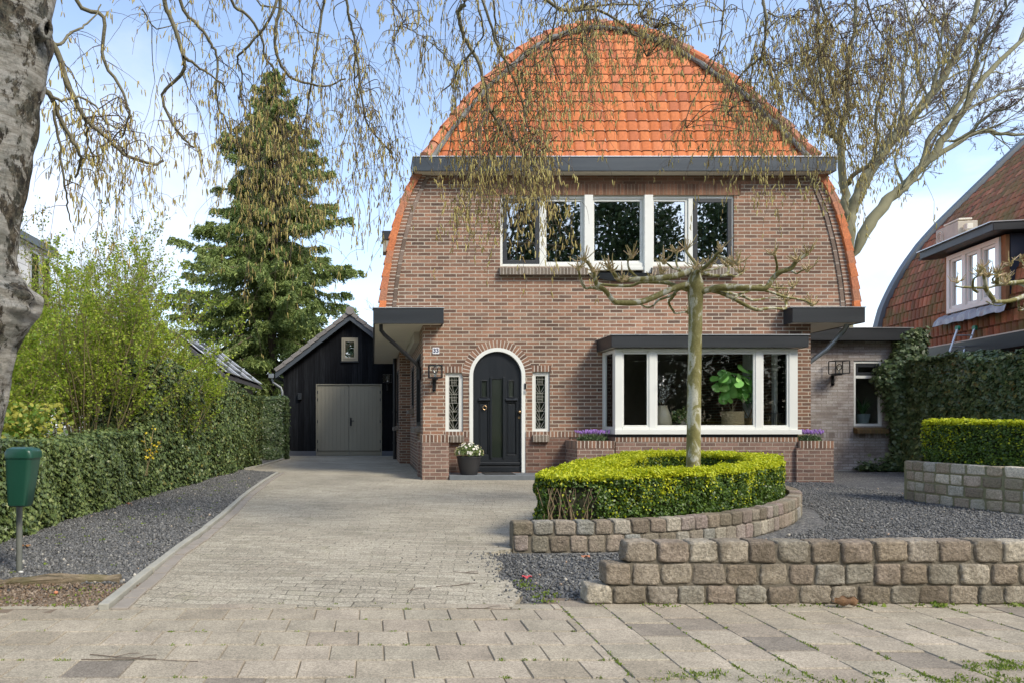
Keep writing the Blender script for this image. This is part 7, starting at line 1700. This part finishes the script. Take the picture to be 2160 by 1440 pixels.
# ================================================================ SPRUCE
YS_ = 27.0; sx = PXx(576, YS_); spz = 15.2; rs = RS(211)
spr = thing('spruce_tree', 'tall green spruce with drooping branches behind the black garage', 'tree', (sx, YS_, 0))
b = MB(); b.tube([(sx+.0*z+.05*math.sin(z), YS_, z) for z in np.linspace(0, spz, 16)], np.linspace(.24, .02, 16), 8); obj('trunk', b, m_plain('spruce bark', (.13,.10,.07), .9, var=.4, bs=.4), spr)
sl_ = []; pp_ = []; nn2 = []; uu2 = []; sz2 = []
z = 1.2
while z < spz-.2:
    R_ = np.interp(z, [0,2,4.5,7,9.5,12,14,15.2], [3.9,4.2,4.3,3.8,3.0,2.0,1.1,.15]); nb_ = 8 if z < 12 else 7
    for k in range(nb_):
        a = rs.uniform(0, 6.28); L = R_*rs.uniform(.38, 1.18); d_ = np.array([math.cos(a), math.sin(a), 0.]); m = 9; p = np.array([sx, YS_, z+rs.uniform(-.15,.15)]); pts = [p]; e = rs.uniform(.05, .3)
        for i in range(m): e_i = e-.55*math.sin(min(1, (i+1)/m*1.25)*math.pi*.55)+(.45 if i > m-4 else 0); pts.append(pts[-1]+(d_*math.cos(e_i)+np.array([0,0,math.sin(e_i)]))*L/m)
        pts = np.array(pts); sl_.append((pts, np.linspace(.035, .006, m+1)*(.5+L/5)))
        nt = int(L*27)
        for _ in range(nt):
            t = rs.uniform(.03, 1)**.85*m; j = min(int(t), m-1); q = pts[j]+(pts[j+1]-pts[j])*(t-j); side_ = rs.choice([-1, 1]); lat = np.array([-d_[1], d_[0], 0])*side_
            tl = rs.uniform(.22, .62)*(.5+.6*(1-t/m))*(1.0 if L > 1 else .6); dd = d_*.55+lat*rs.uniform(.2, 1)+np.array([0,0,-rs.uniform(.25, 1.2)]); dd /= np.linalg.norm(dd); ns = 5
            for i in range(ns):
                for w_ in range(3):
                    f = (i+rs.uniform(0,1))/ns; c_ = q+dd*tl*f+np.array([0,0,-.10*f*f])+rs.normal(0,.018,3); pp_.append(c_); nn2.append(rs.normal(0,1,3)); uu2.append(dd+rs.normal(0,.45,3)); sz2.append(rs.uniform(.10,.19))
    z += .30 if z > 5 else .34
M['spruce'] = m_island('spruce needles', [(.11,.16,.045),(.17,.24,.065),(.24,.31,.085),(.33,.39,.12),(.14,.20,.055)], .6, transl=.25)
tubes_np('branch', sl_, m_plain('spruce branch', (.12,.09,.06), .9), spr, 4, kind='stuff')
leaves('foliage', np.array(pp_), np.array(nn2), np.array(sz2), M['spruce'], spr, NEEDLE*np.array([1.35,1,1]), .1, up=np.array(uu2), rs=rs)
print('spruce', len(pp_))

# ================================================================ BIG BARE TREE, right background
YB_ = 26.0; rs = RS(221)
bare = thing('bare_tree', 'big bare tree with smooth grey-green limbs behind the house and annex', 'tree', (PXx(1785,YB_), YB_, 0))
LB = [([(1783,895),(1785,700),(1790,600),(1796,545)],.34,0),
 ([(1792,560),(1788,500),(1795,450),(1807,417),(1830,370),(1853,333),(1890,290),(1923,250),(1973,187),(2005,140),(2023,100),(2057,33),(2075,-60)],.26,.0),
 ([(1798,545),(1833,480),(1870,425),(1905,395),(1933,367),(1987,300),(2033,233),(2073,167),(2140,100),(2200,50)],.24,.6),
 ([(1788,500),(1781,440),(1783,400),(1770,300),(1783,245),(1790,200),(1787,133),(1805,67),(1800,-40)],.17,-.5),
 ([(1905,395),(1940,357),(2007,310),(2073,277),(2110,283),(2160,285),(2230,270)],.13,1.0),
 ([(1771,310),(1760,290),(1750,277),(1730,200),(1707,133),(1700,60)],.10,-.9),
 ([(1800,440),(1820,400),(1840,367),(1865,325),(1890,283),(1925,245),(1957,213),(1975,160),(1980,133),(1990,40)],.14,-.3),
 ([(1925,375),(1970,280),(2013,240),(2040,190),(2057,150),(2067,100),(2100,10)],.12,.3),
 ([(1783,400),(1800,370),(1835,345),(1850,300),(1850,230),(1870,160),(1880,60)],.10,-1.2),
 ([(1770,300),(1745,250),(1720,230),(1690,190),(1660,120)],.07,.7),([(2033,233),(2080,215),(2130,190),(2200,180)],.08,1.4),([(1987,300),(2040,285),(2090,240),(2140,220),(2200,150)],.07,-.8),
 ([(1800,330),(1760,200),(1740,120),(1745,30)],.07,-1.5),([(1957,213),(1935,150),(1930,80),(1900,-20)],.08,.5),([(1853,333),(1900,250),(1905,180),(1915,90),(1950,0)],.09,1.3),([(2023,100),(2000,60),(1985,-30)],.05,.9),([(2033,233),(2060,120),(2110,40),(2130,-40)],.07,-1.)]
segs = []
for pts, r0, dy in LB:
    m = len(pts); q = spline([P(a, b, YB_+dy*i/(m-1)*2.2) for i, (a, b) in enumerate(pts)], 4); q[1:-1] += rs.normal(0,.03,(len(q)-2,3)); rr_ = np.linspace(r0, r0*.28, len(q)); rr_[:4] *= (.1,.5,.8,.93); segs.append((q, rr_))
mats_ = M['bare'] = m_plain('smooth grey-green bark', (.185,.175,.10), .85, var=.3, scale=4, bs=.3, bscale=20)
tubes_np('trunk', segs, mats_, bare, 9)
sub = []; thin = []
for q, r_ in segs[1:]:
    c0 = []; grow(c0, q, r_[4]*.6, 0, rs, [(13,.30,.55,.14,.06,7)]); sub += c0
    for q2, r2 in c0: grow(thin, q2, r2[0]*.7, 0, rs, [(7,.42,.6,.16,.05,5),(5,.45,.6,.2,.03,4)])
    grow(thin, q, .03, 0, rs, [(18,.14,.7,.2,.03,5),(5,.5,.6,.2,.0,4)])
tubes_np('branch', sub, mats_, bare, 6, kind='stuff'); tubes_np('twig', [(q, np.maximum(r_, .0075)) for q, r_ in thin], m_plain('fine twig bark', (.15,.12,.095), .9), bare, 3, kind='stuff'); print('bare', len(sub), len(thin))
bd_ = []
for q, r_ in thin[::2]: bd_.append(q[-1]); bd_.append(q[-2]+rs.normal(0,.03,3))
bd_ = np.array(bd_); leaves('bud', bd_, rs.normal(0,1,bd_.shape), rs.uniform(.03,.07,len(bd_)), m_plain('reddish bud', (.13,.06,.045), .8), bare, DIAMOND, .5, rs=rs, kind='stuff')
# smaller bare trees in the distance
for (px_, Yq, hgt, lab, sd_, n1) in ((425, 30, 6.6, 'small bare tree between the spring shrubs and the spruce', 231, 7), (375, 36, 7.0, 'distant bare tree left of the spruce above the shed roof', 232, 6), (1835, 33, 6.2, 'twiggy bare tree between the two houses above the annex roof', 233, 8), (770, 33, 6.8, 'thin bare tree behind the garage ridge', 234, 6), (480, 34, 6.0, 'faint bare tree directly beside the spruce foot', 235, 6)):
    rs = RS(sd_); x0 = PXx(px_, Yq); t = thing('bare_tree', lab, 'tree', (x0, Yq, 0)); tr_ = wander((x0, Yq, 0), (0.05,0,1), hgt*.6, 6, rs, .06); sg = [(tr_, np.linspace(.12, .06, 7))]; th_ = []
    for k in range(n1):
        q = wander(tr_[rs.randint(2, 7)], (rs.uniform(-.8,.8), rs.uniform(-.6,.6), 1), hgt*.5*rs.uniform(.6,1), 7, rs, .15, lift=.05); sg.append((q, np.linspace(.045, .012, 8))); grow(th_, q, .02, 0, rs, [(8,.5,.6,.16,.04,5),(5,.5,.6,.2,.02,4)])
    tubes_np('trunk', sg, mats_, t, 6); tubes_np('twig', [(q, np.maximum(r_, .008)) for q, r_ in th_], m_plain('hazy twig bark', (.20,.17,.14), .9), t, 3, kind='stuff')

# ================================================================ SPRING SHRUBS, left
M['spring'] = m_island('fresh spring leaf', [(.17,.28,.02),(.27,.39,.03),(.36,.47,.045),(.46,.53,.06),(.22,.34,.03),(.54,.56,.09)], .5, transl=.4)
M['spring2'] = m_island('fresh bronze leaf', [(.20,.22,.05),(.24,.30,.05),(.28,.24,.09),(.16,.26,.04)], .5, transl=.4)
M['stem'] = m_plain('shrub stem', (.24,.195,.095), .85, var=.3)
for (x, y, hgt, sp_, ns, lab, sd_, mt, nlf) in ((-4.35, 7.0, 2.05, 1.0, 44, 'bushy spring shrub with light green leaves nearest the birch trunk', 241, 'spring', 9), (-3.95, 9.4, 3.15, 1.15, 54, 'tall twiggy spring shrub rising behind the low ivy hedge', 242, 'spring', 9),
        (-4.65, 11.8, 3.9, 1.2, 46, 'airy budding shrub behind, tallest against the sky', 243, 'spring2', 6), (-3.6, 10.9, 2.35, 1.1, 50, 'arching spring shrub leaning over the tall ivy hedge', 244, 'spring', 9), (-5.1, 9.4, 2.5, 1.0, 44, 'green shrub in front of the modern white house', 245, 'spring', 8),
        (-6.0, 14.8, 4.3, 1.3, 34, 'thin brownish shrub in front of the shed roof', 246, 'spring2', 5), (-5.4, 17.5, 2.4, .9, 20, 'light green bush beside the shed roof edge', 247, 'spring', 6)):
    rs = RS(sd_); t = thing('spring_shrub', lab, 'shrub', (x, y, 0), 'spring shrubs behind the ivy hedge'); st_ = []; tw_ = []
    for k in range(ns):
        a = rs.uniform(0, 6.28); o = rs.uniform(0, .35); p = (x+o*math.cos(a), y+o*math.sin(a), 0); sp2 = rs.uniform(0, 1)*sp_/hgt; st_.append((wander(p, (math.cos(a)*sp2*1.3, math.sin(a)*sp2*1.3, 1), hgt*rs.uniform(.65,1.05), 8, rs, .07), np.linspace(.013,.004,9)))
    for q, r_ in st_: grow(tw_, q, .007, 0, rs, [(14,.30,.5,.14,.10,5),(4,.5,.6,.15,.08,4)])
    tubes_np('stem', st_+[s_ for s_ in tw_], M['stem'], t, 3, kind='stuff')
    L_ = []; 
    for q, r_ in tw_:
        for _ in range(int(nlf*1.25)): f = rs.uniform(.1, 1)*(len(q)-1); j = min(int(f), len(q)-2); L_.append(q[j]+(q[j+1]-q[j])*(f-j)+rs.normal(0,.022,3))
    L_ = np.array(L_); leaves('foliage', L_, rs.normal(0,1,L_.shape)+[0,0,.4], rs.uniform(.020,.046,len(L_)), M[mt], t, DIAMOND, .5, rs=rs); print(lab, len(L_))
# yellow variegated shrub, forsythia sprig
rs = RS(251); t = thing('yellow_shrub', 'low shrub with yellow variegated leaves just above the green bin', 'shrub', (-3.62, 7.1, 0)); n = 1100
q = np.column_stack([-3.62+np.clip(rs.normal(0,.18,n),-.4,.3), 7.1+np.clip(rs.normal(0,.25,n),-.5,.5), rs.uniform(.55,1.18,n)]); leaves('foliage', q, rs.normal(0,.7,(n,3))+[.3,-.4,.6], rs.uniform(.03,.065,n), m_island('variegated leaf', [(.42,.42,.06),(.55,.52,.10),(.18,.30,.04),(.12,.22,.03)], .45, transl=.3), t, OVAL, .4, rs=rs)
b = MB(); [b.tube(wander((-3.62+rs.normal(0,.1),7.1,0),(rs.normal(0,.4),rs.normal(0,.3),1),.9,5,rs,.1), .006, 4) for _ in range(14)]; obj('stem', b, M['stem'], t)
t = thing('forsythia_sprig', 'sprigs of yellow flowers sticking out of the ivy hedge', 'flower', (-2.95, 9.0, 0)); b = MB(); L_ = []
for k in range(3):
    q = wander((-2.98, 8.8+rs.uniform(-.2,.2), .3), (.12,rs.normal(0,.2),1), rs.uniform(.5,.75), 6, rs, .1); b.tube(q, .005, 4); L_ += [q[j]+rs.normal(0,.02,3) for j in (3,4,5,6) for _ in range(2)]
obj('stem', b, M['stem'], t); L_ = np.array(L_); L_ = np.concatenate([L_+rs.normal(0,.01,L_.shape) for _ in range(3)]); leaves('flowers', L_, rs.normal(0,1,L_.shape), rs.uniform(.025,.045,len(L_)), m_plain('yellow petal', (.65,.50,.02), .6, var=.1), t, DIAMOND, .5, rs=rs, kind='stuff')

# ================================================================ LOOSE GRAVEL, WEEDS, LITTER
OCT = np.array([(1,0,0),(0,1,0),(-1,0,0),(0,-1,0),(0,0,1),(0,0,-1)], float); OF = np.array([(0,1,4),(1,2,4),(2,3,4),(3,0,4),(1,0,5),(2,1,5),(3,2,5),(0,3,5)])
def chips(name, xy, z, size, mat, seed, lab=None, **kw):
    rs = RS(seed); n = len(xy); s = size*rs.uniform(.5, 1.5, n); V = OCT[None]*(1+rs.uniform(-.45,.45,(n,6,3))); V = V*rs.uniform(.45,1.1,(n,1,3)); q = rs.normal(0,1,(n,4)); q /= np.linalg.norm(q,axis=1,keepdims=True); w,x,y,zz_ = q.T
    R_ = np.stack([1-2*(y*y+zz_*zz_),2*(x*y-zz_*w),2*(x*zz_+y*w),2*(x*y+zz_*w),1-2*(x*x+zz_*zz_),2*(y*zz_-x*w),2*(x*zz_-y*w),2*(y*zz_+x*w),1-2*(x*x+y*y)],1).reshape(n,3,3)
    V = np.einsum('nij,nkj->nki', R_, V)*s[:, None, None]+np.column_stack([xy, z+s*.25])[:, None]; return npobj(name, V.reshape(-1,3), (OF[None]+(np.arange(n)*6)[:, None, None]).reshape(-1,3), mat, None, base=(0,0,0), kind='stuff', **kw)
rs = RS(261)
def scatter(poly, n, bias=None):
    poly = np.array(poly); mn, mx = poly.min(0), poly.max(0); t = np.column_stack([rs.uniform(mn[0],mx[0],n), rs.uniform(0,1,n)**(bias or 1)*(mx[1]-mn[1])+mn[1]]); return t[inpoly(t, poly)]
gl_ = scatter([(-3.3,4.15),(-1.6,4.15)]+[(x-.03,y) for x, y in KERB[1:]]+[(-1.95,14),(-2.9,14.6),(-3.2,14)], 52000, 1.7)
chips('gravel_chips', gl_, -.006, .0115, M['pebble'], 262)
gr_ = scatter([(.98,3.80),(1.5,3.78),(5.5,3.78),(7.5,8.5),(8,14),(5.4,14),(5.2,8),(4.5,6.7),(3.3,5.75),(2,5.25),(1.0,5.2),(.92,4.7),(.85,4.3),(.92,4.0)], 78000, 1.6)
chips('gravel_chips', gr_, -.032, .0115, M['pebble'], 263)
lo_ = np.column_stack([rs.normal(.93,.10,420), rs.uniform(3.72,5.15,420)]); chips('stray_gravel', lo_, .001, .009, M['pebble'], 264)
md_ = np.column_stack([rs.uniform(-3.2,-1.4,3600), rs.uniform(3.62,4.12,3600)]); chips('mulch_chips', md_, -.002, .010, m_island('mulch chip', [(.20,.13,.08),(.12,.09,.06),(.30,.24,.18),(.08,.06,.045),(.24,.17,.11)], .9), 265)
li_ = np.concatenate([gl_[rs.randint(0,len(gl_),130)], gr_[rs.randint(0,len(gr_),160)]]); chips('pale_pebbles', li_, .0, .012, m_island('pale pebble', [(.5,.48,.42),(.38,.33,.26),(.45,.30,.2)], .8), 266)
# grass and moss tufts in the paving joints and along the wall foot
def tufts(name, pts, n_each, size, mat, seed, lab=None, cat_=None, spread=.02, shape=NARROW):
    rs = RS(seed); P_ = np.repeat(pts, n_each, 0)+rs.normal(0, 1, (len(pts)*n_each, 3))*[spread,spread,.0]; s = rs.uniform(.5,1.3,len(P_))*size; P_[:,2] += s*.35
    return leaves(name, P_, rs.normal(0,1,(len(P_),3))*[1,1,.2], s, mat, None, shape, .1, up=np.tile([0,0,1.],(len(P_),1))+rs.normal(0,.5,(len(P_),3)), rs=rs, base=(0,0,0), kind='stuff')
M['moss'] = m_island('moss and grass', [(.10,.17,.02),(.17,.25,.03),(.24,.31,.05),(.12,.14,.03)], .7, transl=.2)
pts = []
for k in range(330):
    r = rs.randint(0, len(ys)); x = rs.uniform(-2.4, 3.6); pts.append((x, ys[r]+rs.normal(0,.002) if x < XS else rs.uniform(2.3,3.6), -.006)) if x < XS else pts.append((XS+TW*rs.randint(0,12)+rs.normal(0,.003), rs.uniform(2.3,3.62), -.006))
for k in range(20): x = XS+TW*rs.randint(0,12); y = rs.uniform(2.4,3.5); pts += [(x+rs.normal(0,.003), y+j*.012, -.006) for j in range(10)]
pts = np.array(pts); tufts('joint_moss', pts, 12, .013, M['moss'], 271, spread=.007)
pts = np.column_stack([rs.uniform(1.15,3.9,46), rs.uniform(3.60,3.652,46), np.zeros(46)]); tufts('wall_foot_weeds', pts, 6, .012, M['moss'], 272, spread=.018, shape=OVAL)
for i, (px_, py_) in enumerate(((1960,1270),(1825,1268),(2085,1262))): x, y = G(px_, py_); tufts('wall_foot_weeds', np.array([(x, 3.63, 0)]), 10 if i else 26, .022, M['moss'], 273+i, spread=.025, shape=OVAL)
pts = np.array([(*G(rs.uniform(1370,2160), rs.uniform(1418,1445)), 0) for _ in range(60)]+[(*G(rs.uniform(2040,2160), rs.uniform(1395,1415)), 0) for _ in range(26)]); tufts('verge_grass', pts, 14, .014, M['moss'], 277, spread=.014)
pts = np.column_stack([scatter([(-3.0,4.2),(-1.7,4.2),(-1.7,12),(-2.8,12)], 120), np.zeros((0,1))]) if False else None
g2 = scatter([(-2.9,4.2),(-1.6,4.2),(-1.75,12),(-2.6,12)], 90); g3 = np.column_stack([rs.normal(.95,.05,22), rs.uniform(3.7,4.2,22)]); g4 = np.column_stack([rs.uniform(-2.6,-1.45,40), rs.uniform(3.6,4.1,40)])
g_ = np.concatenate([g2,g3,g4]); tufts('gravel_weeds', np.column_stack([g_, np.zeros(len(g_))]), 8, .013, M['moss'], 278, spread=.018, shape=OVAL)
# fallen twigs
for k, (a, b_) in enumerate((((165,1392),(405,1400)),((190,1380),(330,1393)),((1010,1208),(960,1203)),((920,1237),(1010,1232)),((960,1285),(1090,1287)),((870,1240),(850,1244)))):
    A = np.array([*G(*a), .004]); B = np.array([*G(*b_), .004]); q = np.linspace(A, B, 8)+np.cumsum(rs.normal(0,.007,(8,3)),0)*[1,1,0]; mb = MB(); mb.tube(q, [.0022]*4+[.0014]*4, 4); m1 = q[3]; mb.tube([m1, m1+np.array([.05,.03,.004]), m1+np.array([.09,.035,.004])], .0016, 4)
    obj('fallen_twig', mb, M['birch_twig'], label=['long thin twig lying across the paving at the left','thin forked twig beside the long one on the left paving','short twig in the middle of the driveway','dark curved twig near the driveway front','twig at the driveway front beside the dark gravel','small straight stick on the driveway'][k], cat='twig', group='fallen twigs')
x, y = G(118, 1253); b = MB(); ball(b, (x, y, .012), .013, 8, sz=.8); obj('clay_pebble', b, m_plain('orange clay', (.5,.2,.1), .8), label='orange clay pebble in the mulch left of the driveway', cat='pebble', smooth='full')
x, y = G(44, 1208); b = MB(); ball(b, (x, y, .008), .014, 8, sx=1.3, sz=.6); obj('white_pebble', b, m_plain('white stone', (.6,.6,.57), .7), label='white pebble at the foot of the bin pole', cat='pebble', smooth='full')
for k, (px_, py_) in enumerate(((55,1155),(272,1064),(1112,1222),(1235,1178))):
    x, y = G(px_, py_); b = MB(); V = []
    for i in range(6):
        for j in range(4): u_, v_ = i/5-.5, j/3-.5; V.append((x+u_*.06, y+v_*.04*(1-abs(u_)), .008+.02*abs(math.sin(u_*4+v_*3+k))))
    b.add(V, [(i*4+j, i*4+4+j, i*4+5+j, i*4+1+j) for i in range(5) for j in range(3)]); obj('fallen_leaf', b, [m_plain('orange leaf', (.32,.16,.06), .8), M['ridge'], m_plain('pink petal', (.5,.07,.08), .7), M['ridge']][k], label=['orange-brown leaf on the gravel beside the bin','small brown leaf near the low hedge foot','red petal on the dark gravel by the driveway','small brown leaf in front of the curved wall'][k], cat='leaf', smooth='full')

# ================================================================ trees across the street (mirrored in the windows)
rs = RS(281); segs = []; fol = []
for k in range(15):
    x = -14+4.3*k+rs.uniform(-.8,.8); y = -23+rs.uniform(-2,2); hgt = rs.uniform(17, 20); q = wander((x,y,0),(0,0,1),hgt,8,rs,.05); segs.append((q, np.linspace(.28,.06,9))); th_ = []
    for j in range(10): q2 = wander(q[rs.randint(2,9)], (rs.normal(0,.7), rs.normal(0,.7), 1), rs.uniform(2.5,5), 6, rs, .15); segs.append((q2, np.linspace(.10,.03,7))); grow(th_, q2, .05, 0, rs, [(6,.5,.6,.15,.05,4)])
    segs += [(a, np.maximum(b_, .02)) for a, b_ in th_]
    for hc, hr, m in ((hgt*.72, hgt*.30, 6500), (hgt*.38, hgt*.34, 4500), (2.2, 3.0, 2500)):
        c_ = rs.normal(0,1,(m,3)); c_ /= np.linalg.norm(c_,axis=1,keepdims=True); fol.append(np.array([x+(0 if hc > 2 else 2.1),y,hc])+c_*rs.uniform(.45,1,(m,1))*[2.7,2.0,hr])
tubes_np('tree_belt', segs, m_plain('street tree bark', (.08,.07,.05), .9), None, 5, base=(0,-19,0), kind='stuff')
fol = np.concatenate(fol); leaves('tree_belt_foliage', fol, rs.normal(0,1,fol.shape), rs.uniform(.14,.34,len(fol)), M['ivy_dark'], None, OVAL, .5, rs=rs, base=(0,-19,0), kind='stuff')
print('objects', len(bpy.data.objects), 'polys', sum(len(m.polygons) for m in bpy.data.meshes))
